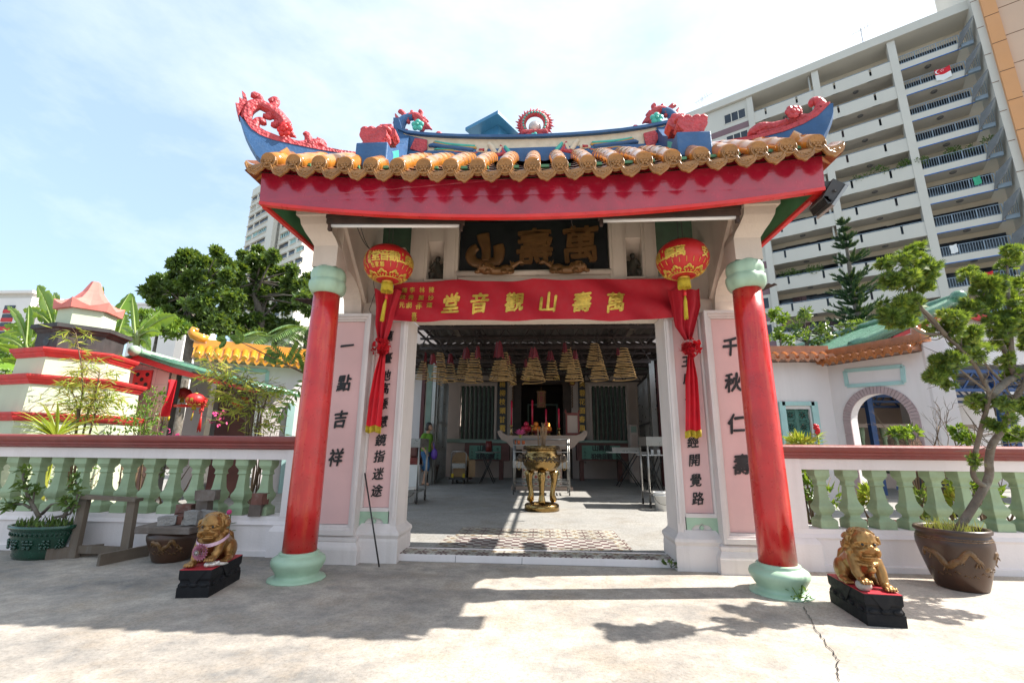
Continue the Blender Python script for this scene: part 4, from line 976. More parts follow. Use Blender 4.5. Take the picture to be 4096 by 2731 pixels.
# ------------------------------------------------------------------ pots
def dragon_glaze(name):
    t=NT(name); z=t.sep()[2]
    nz=t.noise(7,3,.5,None,1.2); w=t.math('ABSOLUTE',t.math('SUBTRACT',nz,.5))
    d=t.ramp(t.math('MULTIPLY',w,9),[(.15,1.),(.32,0.)])
    base=t.ramp(t.noise(3,5,.6),[(.3,(.028,.014,.009)),(.7,(.07,.03,.015))])
    t.set(Base_Color=base,Roughness=.38,Coat_Weight=.05,Normal=t.bump(t.noise(18,4),.1,.004)); return t.mat
M['jar']=dragon_glaze('brown_jar_glaze'); M['jar2']=paint('ochre_dragon_glaze',(.12,.06,.018),.3,.25,14,.3,(.08,.04,.015),.5,60)
M['greenpot']=paint('green_glaze',(.008,.05,.03),.22,.3,6,.3,(.02,.03,.02),.4,28,coat=.4)
def relief_dragon(mb,c,rfn,z0,a0,sc,rr):
    """Dragon winding round a jar, in relief."""
    pts=[];n=46
    for i in range(n):
        t=i/(n-1); a=a0-.95*sc+1.9*sc*t; z=z0+.05*sc*sin(t*11)+.012*sin(t*29); r=rfn(z)-.009*sc; pts.append(Vector((c[0]+r*sin(a),c[1]-r*cos(a),c[2]+z)))
    mb.tube(pts,[.009+.02*sc*sin(PI*min(1,i/(n-1)+.08))**.6 for i in range(n)],7)
    for i in range(3,n-3,2):
        d=Vector((0,0,1)); mb.tube([pts[i],pts[i]+(pts[i+1]-pts[i-1]).normalized()*.012+d*.03*sc],[.006,.001],4)
    for i in (8,16,28,38):
        for k in (-1,0,1): mb.tube([pts[i],pts[i]+Vector((.02*k,-.003,-.035*sc)),pts[i]+Vector((.03*k,0,-.055*sc))],[.007,.006,.002],5)
    h=pts[-1]; mb.ball(h,(.035*sc,.012,.03*sc),9,7)
    for k in range(6): mb.tube([h,h+Vector((.03*cos(k),-.0,.035*sin(k)+.01))],[.009,.001],4)
    for k in range(9):
        a=a0-1.2*sc+k*.28*sc; z=z0-.12*sc+.015*sin(k*2.); r=rfn(z)+.001
        mb.tube([Vector((c[0]+(rfn(z+q)+.001)*sin(a+b),c[1]-(rfn(z+q)+.001)*cos(a+b),c[2]+z+q)) for b,q in ((0,0),(.06,.012),(.12,.004),(.18,-.006))],.0035,4)
t=thing('dragon_jar','large brown glazed dragon jar holding a tree, right of the gate','pot',(3.44,4.27,0),'brown dragon jars')
pr=[(a*.76,b*.92) for a,b in [(.2,0),(.215,.01),(.255,.12),(.3,.26),(.325,.36),(.325,.4),(.305,.455),(.3,.465),(.325,.475),(.33,.495),(.318,.508),(.285,.505),(.28,.47),(.285,.44)]]
def rf(p): 
    def f(z):
        for (a,b),(c,d) in zip(p,p[1:]):
            if b<=z<=d: return a+(c-a)*(z-b)/max(1e-6,d-b)
        return p[0][0]
    return f
mb=MB(); mb.lathe(pr,(3.44,4.27,0),56); mb.build('jar_body',M['jar'],t)
mb=MB(); relief_dragon(mb,(3.44,4.27,0),rf(pr[:7]),.25,-.15-.6,1.,rnd); relief_dragon(mb,(3.44,4.27,0),rf(pr[:7]),.26,1.3,.8,rnd)
for zz in (.386,.4): mb.tube([(3.44+.76*(.318-(zz-.386)*.5)*cos(2*PI*i/60),4.27+.76*(.318-(zz-.386)*.5)*sin(2*PI*i/60),zz) for i in range(61)],.004,5)
mb.build('dragon_relief',M['jar2'],t)
mb=MB(); mb.lathe([(.218,.4),(.212,.42),(.12,.43),(.02,.435)],(3.44,4.27,0),24); mb.build('soil',M['soil'],t)
mb=MB(); rr=random.Random(2)
for i in range(170):
    a=rr.uniform(0,2*PI); d=.2*math.sqrt(rr.random()); p=Vector((3.44+d*cos(a),4.27+d*sin(a),.425)); leaf(mb,p,Vector((rr.uniform(-.6,.6),rr.uniform(-.6,.6),1)),rr.uniform(.05,.15),.006,up=rv(rr))
o=mb.build('grass_tuft',M['grass'],None,loc=(3.44,4.27,.47)); tag(o,'dry grass growing round the trunk in the right dragon jar','grass',kind='stuff')
jc=(-3.55,4.47,0); zt=at(395,1216,4.47).z
t=thing('dragon_jar','squat brown dragon jar covered by a stone slab, behind the left lion','pot',jc,'brown dragon jars')
p2=[(.14,0),(.155,.01),(.19,zt*.4),(.225,zt*.75),(.228,zt*.88),(.21,zt*.97),(.2,zt)]
mb=MB(); mb.lathe(p2,jc,48); mb.build('jar_body',M['jar'],t)
mb=MB(); relief_dragon(mb,jc,rf(p2),zt*.62,.35,.62,rnd); mb.build('dragon_relief',M['jar2'],t)
M['slab']=paint('stained_slab',(.12,.095,.08),.85,.3,6,.6,(.3,.27,.25),.5,30); M['brick']=paint('old_brick',(.14,.06,.045),.9,.3,9,.5,(.3,.28,.27),.7,40); M['rubble']=paint('mortar_lump',(.25,.24,.23),.95,.25,8,.5,(.1,.09,.085),.9,25,bd=.03)
mb=MB(); a=at(328,1196,4.33);b=at(452,1196,4.33); mb.box((a.x,4.25,zt+.001),(b.x,4.66,zt+.065),bev=.01); mb.v=[p+Vector((0,0,.012*noise.noise(p*7))) for p in mb.v]; o=mb.build('stone_slab',M['slab'],None,loc=(jc[0],jc[1],zt)); tag(o,'stained stone slab lying as a lid on the left dragon jar','slab')
zs=zt+.066
def lump(name,c,dim,rot,mat,label,cat,seed,rough=.012):
    b=bmesh.new(); bmesh.ops.create_cube(b,size=1); bmesh.ops.subdivide_edges(b,edges=b.edges[:],cuts=3,use_grid_fill=True)
    m=MB(); Mr=Matrix.Rotation(rot,3,'Z'); b.verts.ensure_lookup_table()
    for v in b.verts:
        p=Vector((v.co.x*dim[0],v.co.y*dim[1],v.co.z*dim[2])); p+=noise.noise_vector(p*14+Vector((seed,0,0)))*rough; m.v.append(Mr@p+Vector(c)+Vector((0,0,dim[2]/2)))
    b.verts.index_update(); m.f=[[v.index for v in f.verts] for f in b.faces]; m.m=[0]*len(m.f); m.sm=[False]*len(m.f); b.free()
    o=m.build(name,mat,None,loc=tuple(c)); tag(o,label,cat,'bricks and rubble by the left balustrade')
C8=crop(0,1700,.6576)
def onslab(x,Y): p=at(*C8(x,540),Y); return p.x
lump('brick',(onslab(1018,4.34),4.36,zs),(.15,.1,.075),.4,M['rubble'],'whitish mortar-caked brick at the left front of the slab','brick',1)
lump('brick',(onslab(1105,4.42),4.43,zs),(.09,.12,.07),.1,M['brick'],'short red brick in the middle of the slab between two pale lumps','brick',2,.006)
lump('rubble',(onslab(1170,4.36),4.37,zs),(.13,.1,.12),.2,M['rubble'],'round grey mortar lump at the front of the slab','rubble',3,.03)
lump('rubble',(onslab(1245,4.44),4.47,zs),(.16,.1,.115),-.1,M['rubble'],'pale flat mortar block at the right of the slab','rubble',4,.016)
lump('brick',(onslab(1115,4.56),4.575,zs),(.13,.1,.08),-.1,M['brick'],'dark red brick at the back of the slab under another brick','brick',5,.007)
lump('brick',(onslab(1118,4.56),4.575,zs+.081),(.14,.1,.078),.15,M['brick'],'red brick lying on top of the back left pair','brick',6,.008)
lump('brick',(onslab(1235,4.58),4.585,zs+.0),(.11,.09,.2),0,M['slab'],'grey brick standing upright at the back right of the slab','brick',7,.008)
lump('brick',(onslab(1245,4.57),4.57,zs+.202),(.19,.11,.095),.12,M['slab'],'long grey weathered block, topmost of the pile on the slab','brick',8,.012)
pb=at(*C8(1530,570),4.66); lump('brick',(pb.x,4.73,.373),(.12,.1,.11),.1,M['slab'],'lower brick of the pair standing between the last balusters','brick',9,.006); lump('brick',(pb.x+.02,4.73,.485),(.13,.1,.11),-.15,M['brick'],'upper brick of the pair between the last balusters','brick',10,.006)
# green oval bonsai trough
gp=(at(93,1240,4.42).x,4.42,0); zg=at(93,1203,4.42).z; ga=at(172,1203,4.42).x-gp[0]
t=thing('bonsai_trough','oval dark green glazed trough with relief band, far left by the balustrade','pot',gp)
mb=MB(); pg=[(.68,0),(.7,.02),(.74,.03),(.72,.06),(.84,.16),(.9,.24),(.9,zg-.05),(.93,zg-.04),(1.,zg-.03),(1.0,zg),(.9,zg),(.88,zg-.05)]
mb.lathe([(r*ga,z) for r,z in pg],gp,56,sy=.55); mb.build('trough_body',M['greenpot'],t)
mb=MB()
for k in range(40):
    a=2*PI*k/40; p=lambda q,z:(gp[0]+ga*.905*cos(a+q),gp[1]+ga*.905*.55*sin(a+q),z); mb.tube([p(-.06,zg-.09),p(-.06,zg-.06),p(.05,zg-.06),p(.05,zg-.085),p(-.02,zg-.085)],.004,4)
for k in range(5):
    for j in range(16):
        a=-PI/2+(-1.1+.55*k)+.02*j; z=.14+.035*sin(j*.9+k); rr_=ga*(.8+.09*z/.24); mb.ball((gp[0]+rr_*cos(a)*1.01,gp[1]+rr_*.55*sin(a)*1.01,z),.012,6,4)
mb.build('relief_band',M['greenpot'],t)
mb=MB(); mb.lathe([(ga*.88,zg-.06),(ga*.86,zg-.025),(ga*.02,zg-.01)],gp,24,sy=.55); mb.build('soil',M['soil'],t)
t=thing('bonsai_shrub','small gnarled leafy shrub growing in the green trough','plant',(gp[0],gp[1],zg-.02))
mb=MB(); rr=random.Random(12); tips=[]
Bp=lambda x,y,Y=4.42:at(*C8(x,y),Y)
for path,r0 in (([(240,560),(200,500),(165,440),(170,380),(160,330),(150,280)],.02),([(190,500),(130,480),(80,480),(40,490)],.014),([(330,560),(420,540),(470,480),(480,400),(470,330)],.012),([(240,540),(330,480),(400,470)],.016),([(400,560),(410,500),(400,460)],.02),([(200,520),(190,440),(230,400)],.01)):
    q=[Bp(*p)+Vector((0,rr.uniform(-.03,.03),0)) for p in path]; mb.tube(q,[r0*(1-.6*i/len(q)) for i in range(len(q))],7); tips+=q[2:]
mb.build('stem',M['bark'],t)
mb=MB()
for q in tips:
    for k in range(16): leaf(mb,q+rv(rr)*.05,rv(rr)+Vector((0,-.2,.35)),rr.uniform(.05,.1),.035,up=rv(rr),seg=2,droop=.2)
mb.build('foliage',M['darkleaf'],t)
mb=MB()
for i in range(160): a=rr.uniform(0,2*PI); d=math.sqrt(rr.random())*.85; leaf(mb,Vector((gp[0]+ga*d*cos(a),gp[1]+ga*.55*d*sin(a),zg-.02)),rv(rr)*.7+Vector((0,0,1)),rr.uniform(.04,.12),.015,up=rv(rr))
o=mb.build('ground_cover',M['darkleaf'],None,loc=(gp[0],gp[1],zg)); tag(o,'low weeds covering the soil of the green trough','weeds',kind='stuff')
# wooden trestle
M['wood']=paint('weathered_wood',(.13,.1,.075),.85,.25,4,.5,(.22,.2,.18),.6,30,drip=True)
t=thing('wooden_trestle','weathered wooden frame standing on two ground boards beside the balustrade','trestle',tuple(gz(220,1275)))
A=lambda x,y,Z:gz(*C8(x,y),Z)
l0,l1=A(280,785,.05),at(*C8(640,690),4.6); r0,r1=A(600,820,.05),at(*C8(910,718),4.6); l1.z=r1.z=.05
for a,b in ((l0,l1),(r0,r1)): mb=MB(); mb.bar(a,b,.035,.1); mb.build('ground_board',M['wood'],t)
lb=at(*C8(452,765),4.44); rb=at(*C8(770,745),4.5); lb.z=rb.z=0.0
Yl=lb.y;Yr=rb.y
lt=at(*C8(520,447),Yl+.05); rt=at(*C8(812,462),Yr+.05)
for a,b in ((lb,lt),(rb,rt)): mb=MB(); mb.bar(a,b,.085,.05,up=(0,1,0)); mb.build('leg',M['wood'],t)
mb=MB(); mb.bar(lt+Vector((-.06,0,.02)),rt+Vector((.06,0,.015)),.11,.03); mb.build('top_board',M['wood'],t)
mb=MB(); a=lb+(lt-lb)*.15;b=rb+(rt-rb)*.12; mb.bar(a,b,.03,.07); mb.build('cross_bar',M['wood'],t)
# weeds at the foot of walls and columns
def weed(label,p,n,l,w,r,seed,mat='bush',up=.8):
    rr=random.Random(seed); mb=MB(); p=Vector(p)
    for i in range(n): leaf(mb,p+Vector((rr.uniform(-r,r),rr.uniform(-r,r)*.5,rr.uniform(0,r*.8))),rv(rr)+Vector((0,-.2,up)),l*rr.uniform(.6,1.2),w,up=rv(rr),seg=2,droop=.3)
    for i in range(4): mb.tube([p,p+Vector((rr.uniform(-r,r),-.01,r*rr.uniform(.5,1.3)))],.003,4)
    o=mb.build('weed',M[mat],None,loc=tuple(p)); tag(o,label,'weed','weeds in the paving cracks')
weed('leafy weed sprouting at the right end of the door step',(at(1540,1295,4.6).x,4.585,.02),14,.07,.035,.06,1,'darkleaf'); weed('weed creeping at the foot of the right red column',gz(1838,1378),40,.05,.015,.09,2)
weed('weed under the wooden trestle',gz(*C8(655,695)),22,.09,.02,.08,3); weed('small weed by the plinth just left of the gate column',gz(592,1272),8,.04,.03,.03,4); weed('weed between trestle and dragon jar',gz(*C8(885,712)),10,.05,.035,.05,5)
mb=MB(); rr=random.Random(3); p=Vector((at(524,1225,4.62).x,4.62,0)); 
for k in range(9): leaf(mb,p+Vector((0,0,.06+.035*k)),Vector((1 if k%2 else -1,-.2,.2)),.1,.035,seg=2)
mb.tube([p,p+Vector((0,0,.4))],.005,5); mb.mi=1; mb.ball(p+Vector((-.02,0,.42)),.025,8,6); o=mb.build('flowering_weed',[M['darkleaf'],M['flowerpink']],None,loc=tuple(p)); tag(o,'thin weed with a purple flower behind the left lion','plant')
# ------------------------------------------------------------------ tree in the right jar
t=thing('juniper_tree','leaning juniper tree with bright feathery foliage in the right dragon jar','tree',(3.44,4.27,.46))
CJ=crop(3500,950,.63742); J=lambda x,y,Y:at(*CJ(x,y),Y-.62*max(0,min(1,(1560-y)/1000)))
tb=Vector((3.46,4.27,.4)); mb=MB()
def limb(pts,r0,r1,n=8): 
    m=len(pts); tub(mb,lambda *p:Vector(p),[tuple(p) for p in pts],[r0+(r1-r0)*i/(m-1) for i in range(m)],n)
trunk=[tb,J(700,1540,4.27),J(715,1400,4.3),J(735,1300,4.3),J(800,1200,4.3),J(880,1020,4.3),J(930,920,4.3),J(1010,820,4.3)]
limb(trunk,.032,.02)
l2=[J(690,1560,4.26),J(620,1500,4.2),J(625,1380,4.2),J(660,1220,4.2),J(715,1000,4.15),J(680,900,4.15),J(620,790,4.15),J(540,700,4.1),J(440,610,4.1)]
limb(l2,.021,.01); limb([J(440,610,4.1),J(350,505,4.05),J(270,420,4.0),J(215,320,4.0),J(205,180,4.0)],.018,.008); limb([J(400,605,4.1),J(300,600,4.05),J(210,540,4.0),J(170,480,4.)],.011,.005)
limb([J(730,990,4.15),J(830,900,4.3),J(935,840,4.4),J(1010,780,4.4)],.03,.02); limb([J(880,870,4.35),J(810,700,4.4),J(720,500,4.45),J(680,350,4.45)],.022,.008); limb([J(870,860,4.4),J(850,600,4.5),J(835,300,4.5),J(830,150,4.5)],.02,.006)
limb([J(800,910,4.3),J(700,800,4.25),J(600,640,4.2)],.012,.006); limb([J(700,960,4.15),J(560,850,4.1),J(490,790,4.05)],.01,.005); limb([J(670,1090,4.2),J(740,1060,4.2),J(760,1120,4.15)],.009,.005)
rr=random.Random(77)
for i in range(70):
    k=rr.choice([l2[3:],trunk[3:]]); p=rr.choice(k); q=p+Vector((rr.uniform(-.3,.25),rr.uniform(-.2,.2),rr.uniform(-.1,.25))); limb([p,(p+q)/2+rv(rr)*.06,q],.005,.0015,5)
limb([J(935,840,4.4),J(1080,760,4.4),J(1250,650,4.45),J(1400,600,4.4)],.018,.008); limb([J(1080,760,4.4),J(1180,880,4.4),J(1440,820,4.3)],.012,.005); limb([J(1180,690,4.45),J(1260,500,4.5),J(1290,340,4.5)],.012,.005); limb([J(1010,820,4.3),J(1110,600,4.5),J(1130,420,4.5)],.014,.006)
mb.build('trunk',M['bark'],t)
cl=[(205,110,4.0,75,50),(130,160,4.,55,50),(240,170,4.05,80,70),(270,230,4.,80,60),(340,240,4.,45,45),(80,290,4.,60,50),(215,260,3.95,45,45),(100,440,4.,60,45),(180,400,4.,80,55),(230,450,4.05,60,40),(120,490,4.,70,50),(160,530,4,50,30),(310,330,4.05,50,20),
 (430,540,4.1,65,55),(490,520,4.1,60,45),(470,590,4.1,50,40),(610,600,4.15,55,50),(590,660,4.15,60,50),(640,740,4.15,60,50),(480,760,4.05,60,50),(430,810,4.05,60,50),(400,870,4.05,55,45),(345,870,4.05,35,40),(470,900,4.05,30,40),
 (640,250,4.45,65,60),(680,330,4.45,80,80),(660,420,4.45,70,60),(590,500,4.4,70,60),(550,450,4.4,50,50),(740,300,4.5,50,60),(835,120,4.5,45,50),(850,180,4.5,45,40),(900,280,4.55,50,60),(920,400,4.5,60,80),(800,420,4.45,80,60),(850,500,4.45,110,80),(790,560,4.4,70,60),(900,620,4.45,80,90),(760,640,4.4,40,40),(820,780,4.35,35,40),(640,1040,4.2,70,35),(760,1080,4.15,60,60),(770,1160,4.15,55,50),(880,1050,4.3,60,50),(900,1250,4.3,50,40),(610,1390,4.2,20,35),(1010,500,4.5,110,120),(1000,700,4.5,80,80),(830,850,4.4,30,35),(1120,420,4.5,90,60),(1180,640,4.5,80,60),(1260,520,4.5,90,70),(1330,720,4.4,80,50),(1290,330,4.5,70,60),(1400,560,4.4,80,60),(1180,880,4.4,70,40),(1440,800,4.3,70,40)]
sc=.63742/1800
fo=MB()
def spray(mb,c,rad,n,rr):
    for i in range(n):
        v=rv(rr); v=v.normalized()*(.2+.85*rr.random())*(.65+.55*noise.noise(v.normalized()*2.6+c*3))
        p=c+Vector((v.x*rad.x,v.y*rad.y,v.z*rad.z)); d=(v.normalized()+Vector((0,0,.5))+rv(rr)*.5).normalized()
        s=d.orthogonal().normalized(); s=Matrix.Rotation(rr.uniform(0,6.28),3,d)@s; l=rr.uniform(.028,.062)
        # small flat fan of scale-leaf twigs, each a narrow blade
        for a in (-.75,-.4,-.1,.2,.5): e=d*cos(a)+s*sin(a); leaf(mb,p+e*.01,e,l*(1-.35*abs(a)),.0105,up=s.cross(d),fold=.1)
for x,y,Y,w,h in cl:
    c=J(x,y,Y); r=Vector((w*sc*Y*1.,min(w,h)*sc*Y*1.+.05,h*sc*Y*1.)); 
    for j in range(5):
        q=rv(rr); spray(fo,c+Vector((q.x*r.x*.9,q.y*r.y*.9,q.z*r.z*.9)),r*rr.uniform(.22,.5),int(6+w*h*.0085),rr)
fo.build('foliage',M['juniper'],t)
# ------------------------------------------------------------------ people
SK=paint('skin',(.42,.24,.16),.55,.08,10,bump=.05)
def person(label,loc,rot,J,cl,hair='short',group=None,hand_r=1,hold=None):
    """J: joints in the person's own frame (x right, -y forward, z up)."""
    t=thing('person',label,'person',loc,group,rot)
    Mx=Matrix.Translation(Vector(loc))@Matrix.Rotation(rot,4,'Z'); P=lambda p:Mx@Vector(p)
    b=MB()
    def cap(ps,rs,n=12): b.tube([P(p) for p in ps],rs,n)
    hip=Vector(J['hip']);nk=Vector(J['neck']);hd=Vector(J['head'])
    ch=hip+(nk-hip)*.68
    def torso(k):
        b.tube([P(hip-(nk-hip)*.12),P(hip),P(hip+(nk-hip)*.35),P(ch),P(hip+(nk-hip)*.9),P(nk)],[.1*k,.125*k,.105*k,.125*k,.1*k,.05],16)
        for s in 'lr': b.ball(P(Vector(J['sh'+s])),.052*k,10,8)
        b.tube([P(J['shl']),P(J['shr'])],[.055*k,.055*k],12)
    torso(1); cap([nk,hd-Vector((0,-.01,.06))],[.045,.048])
    b.ball(P(hd),(.073,.085,.1),16,12); b.ball(P(hd+Vector((0,-.05,-.05))),(.045,.045,.05),12,8); f=hd+Vector((0,-.085,-.012)); b.ball(P(f),(.012,.02,.018),8,6)
    for s in (-1,1): b.ball(P(hd+Vector((s*.073,.005,-.01))),(.014,.022,.03),8,6)
    for s in 'lr':
        cap([J['sh'+s],J['el'+s],J['wr'+s]],[.046,.037,.026]); w=Vector(J['wr'+s]);e=Vector(J['el'+s]); d=(w-e).normalized(); side=d.cross(Vector((0,1,0))); side=side.normalized() if side.length>.2 else Vector((1,0,0)); n2=side.cross(d)
        b.tube([P(w),P(w+d*.05),P(w+d*.085)],[.024,.036,.034],10)
        for k in range(4):
            o=side*(-.026+.0175*k); L=(.062,.075,.07,.055)[k]; q=w+d*.08+o; b.tube([P(q),P(q+d*L*.5+n2*.006),P(q+d*L+n2*.022)],[.0092,.0088,.0075],7)
        q=w+d*.035-side*.03; b.tube([P(q),P(q-side*.025+d*.025),P(q-side*.03+d*.055+n2*.01)],[.012,.01,.008],7)
        cap([J['th'+s],J['kn'+s],J['an'+s]],[.085,.056,.036]); a=Vector(J['an'+s]); tdir=Vector(J.get('toe'+s,a+Vector((0,-.16,-.05))))-a
        b.tube([P(a),P(a+tdir*.5+Vector((0,0,-.012))),P(a+tdir)],[.036,.038,.026],10); b.ball(P(a+Vector((0,.03,-.035))),.032,8,6)
    fuse(b,'body',SK,t,.0085,1)
    b=MB(); torso(1.13)
    for s in 'lr':
        sh=Vector(J['sh'+s]);e=Vector(J['el'+s]); b.tube([P(sh),P(sh+(e-sh)*.62)],[.062,.062],12)
    fuse(b,'shirt',cl[0],t,.011,2)
    b=MB(); b.tube([P(hip-(nk-hip)*.14),P(hip+(nk-hip)*.12)],[.128,.128],14)
    for s in 'lr':
        k=Vector(J['kn'+s]);a=Vector(J['an'+s]); b.tube([P(J['th'+s]),P(k),P(k+(a-k)*cl[2])],[.1,.074,.064],12)
    fuse(b,'trousers',cl[1],t,.012,2)
    b=MB()
    if hair=='bob':
        b.ball(P(hd+Vector((0,.02,.02))),(.09,.095,.1),14,10); b.ball(P(hd+Vector((0,.04,-.055))),(.088,.07,.065),12,8)
        for s in (-1,1): b.ball(P(hd+Vector((s*.072,.0,-.045))),(.025,.055,.07),10,8)
    else: b.ball(P(hd+Vector((0,.018,.03))),(.08,.088,.085),14,10)
    fuse(b,'hair',cl[3],t,.009,1,deform=lambda p:p+noise.noise_vector(p*60)*.003)
    for s in (-1,1):
        b=MB(); b.ball(P(hd+Vector((s*.03,-.079,.005))),(.011,.006,.007),8,6); b.build('eye',M['ink'],t)
    b=MB(); b.ball(P(hd+Vector((0,-.088,-.058))),(.022,.007,.006),8,6); b.build('mouth',M['coral'],t)
    if len(cl)>4:
        for s in 'lr':
            a=Vector(J['an'+s]); td=Vector(J.get('toe'+s,a+Vector((0,-.16,-.05))))-a
            b=MB(); b.tube([P(a+Vector((0,.03,-.045))),P(a+td*.5+Vector((0,0,-.03))),P(a+td*1.1)],[.04,.046,.034],10); b.build('shoe',cl[4],t)
    return t
M['hair']=paint('black_hair',(.012,.01,.009),.4,.3,30,bump=.5,bs=200)
M['green_shirt']=paint('leaf_green_cotton',(.11,.24,.02),.8,.12,6,bump=.25,bs=30)
M['jeans']=paint('blue_denim',(.045,.13,.26),.85,.25,9,bump=.3,bs=60)
M['teal_shirt']=paint('mint_green_shirt',(.05,.36,.2),.8,.12,6,bump=.2)
M['darkcloth']=paint('dark_cloth',(.03,.03,.035),.8,.2,6,bump=.2)
M['greycloth']=paint('grey_cloth',(.22,.22,.23),.8,.2,6,bump=.2)
def stand(sp=.09,stride=0.,arm=.0):
    return dict(hip=(0,0,.9),neck=(0,0,1.36),head=(0,-.02,1.53),shl=(-.17,0,1.31),shr=(.17,0,1.31),ell=(-.22,.04,1.05),elr=(.22,.02,1.05),wrl=(-.22,-.03,.82),wrr=(.22,-.05,.82),thl=(-sp,0,.86),thr=(sp,0,.86),knl=(-sp,-.02-stride,.47),knr=(sp,-.02+stride*.6,.47),anl=(-sp,-stride*1.0,.08),anr=(sp,.02+stride*1.5,.09),toel=(-sp,-.17-stride,.03),toer=(sp,-.14+stride*1.5,.03))
# ------------------------------------------------------------------ left garden
M['whitewall']=paint('white_garden_wall',(.72,.67,.66),.85,.04,1.2,.25,(.5,.46,.43),.2,30,drip=True)
M['orange_tile']=paint('orange_glaze',(.58,.24,.02),.18,.18,7,.3,(.3,.12,.03),.12,30,coat=.5)
M['terracotta']=paint('russet_glaze',(.36,.12,.035),.2,.2,7,.35,(.18,.07,.03),.12,30,coat=.4)
M['aqua']=paint('aqua_trim',(.36,.56,.54),.6,.06,5,.2,(.3,.42,.4),.15,50)
M['greentile']=paint('green_glaze_tile',(.07,.19,.11),.3,.25,7,.4,(.25,.35,.28),.15,30,coat=.4)
M['tank']=paint('pale_green_wash',(.5,.55,.4),.8,.06,1.6,.35,(.4,.42,.32),.3,40,drip=True)
M['cornice']=paint('red_cornice',(.5,.03,.03),.6,.15,8,.35,(.35,.1,.08),.3,50)
M['soot']=paint('soot_black',(.035,.032,.032),.7,.4,6,.4,(.07,.065,.06),.3,50)
M['roofpink']=paint('salmon_cap',(.58,.17,.14),.7,.1,6,.2,(.4,.1,.08),.25,50)
# paper furnace: hexagonal tower in shrinking tiers
tc0=at(172,860,6.7); txy=(tc0.x,6.7)
t=thing('paper_furnace','hexagonal pale green furnace tower with red cornices and sooty black upper tier','furnace',(txy[0],txy[1],0))
def tz(y,r): return at(190,y,6.7-r*.9).z
dd=.00645
def hexl(name,mat,lv,parent=t):
    mb=MB(); mb.lathe([(r,z) for r,z in lv],(txy[0],txy[1],0),6,False,a0=R(-90+17)); return mb.build(name,mat,parent)
r1,r2,r3,r4,r5=[x*dd for x in (133,105,81,56,150)]
zz=[tz(967,.96),tz(947,.96),tz(881,.87),tz(859,.87),tz(818,.73),tz(797,.73),tz(761,.57),tz(742,.57),tz(703,.36)]
hexl('tier',M['tank'],[(r5-.02,0),(r5-.02,zz[0])]); 
def corn(z0,z1,ra,rb):
    h=z1-z0; hexl('cornice',M['cornice'],[(ra,z0),(ra+.02,z0+.001),(ra+.03,z0+.2*h),(ra+.045,z0+.25*h),(ra+.06,z0+.5*h),(rb-.02,z0+.55*h),(rb,z0+.8*h),(rb,z1-.001),(ra-.1,z1)])
corn(zz[0],zz[1],r5-.02,r5+.06); hexl('tier',M['tank'],[(r1,zz[1]),(r1-.02,zz[2])]); corn(zz[2],zz[3],r1-.02,r1+.08); hexl('tier',M['tank'],[(r2,zz[3]),(r2-.01,zz[4])]); corn(zz[4],zz[5],r2-.01,r2+.09)
b=hexl('black_tier',M['soot'],[(r3,zz[5]),(r3,zz[6]),(r3+.03,zz[6]+.03),(r3+.04,zz[6]+.05),(r3+.09,zz[6]+.07),(r3+.09,zz[7]),(r4,zz[7]+.001)])
hexl('drum',M['tank'],[(r4,zz[7]+.001),(r4,zz[8])])
for a in (R(-90-13),R(-90+47)):
    mb=MB(); d=Vector((cos(a),sin(a),0)); c=Vector((txy[0],txy[1],(zz[5]+zz[6])/2))+d*(r3*.866); mb.tube([c+d*.004,c-d*.05],[.07,.065],18); mb.build('vent_hole',M['ink'],b)
mb=MB(); n=24; b0=len(mb.v); za=tz(703,.36); zap=at(188,652,6.7).z
rows=[(1.18,-.03,0),(1.22,.03,1),(.95,.07,.6),(.65,.16,.3),(.38,.32,.1),(.16,.52,0),(.02,zap-za,0)]
for rr_,z,up in rows:
    for k in range(24):
        a=R(-90+17)+2*PI*k/24; c6=abs(((k%4)-0)) ; q=min(k%4,4-k%4)/2.; rad=r4*rr_*(cos(PI/6)/cos(((k%4)*15-30)*PI/180)); mb.v.append(Vector((txy[0]+rad*cos(a),txy[1]+rad*sin(a),za+z*1.0+.1*up*(1-q)**1.5)))
for i in range(len(rows)-1):
    for k in range(24): mb.f.append([i*24+k,i*24+(k+1)%24,(i+1)*24+(k+1)%24,(i+1)*24+k]); mb.m.append(0); mb.sm.append(False)
mb.f.append(list(range(24))[::-1]); mb.m.append(0); mb.sm.append(False); mb.build('cap_roof',M['roofpink'],t)
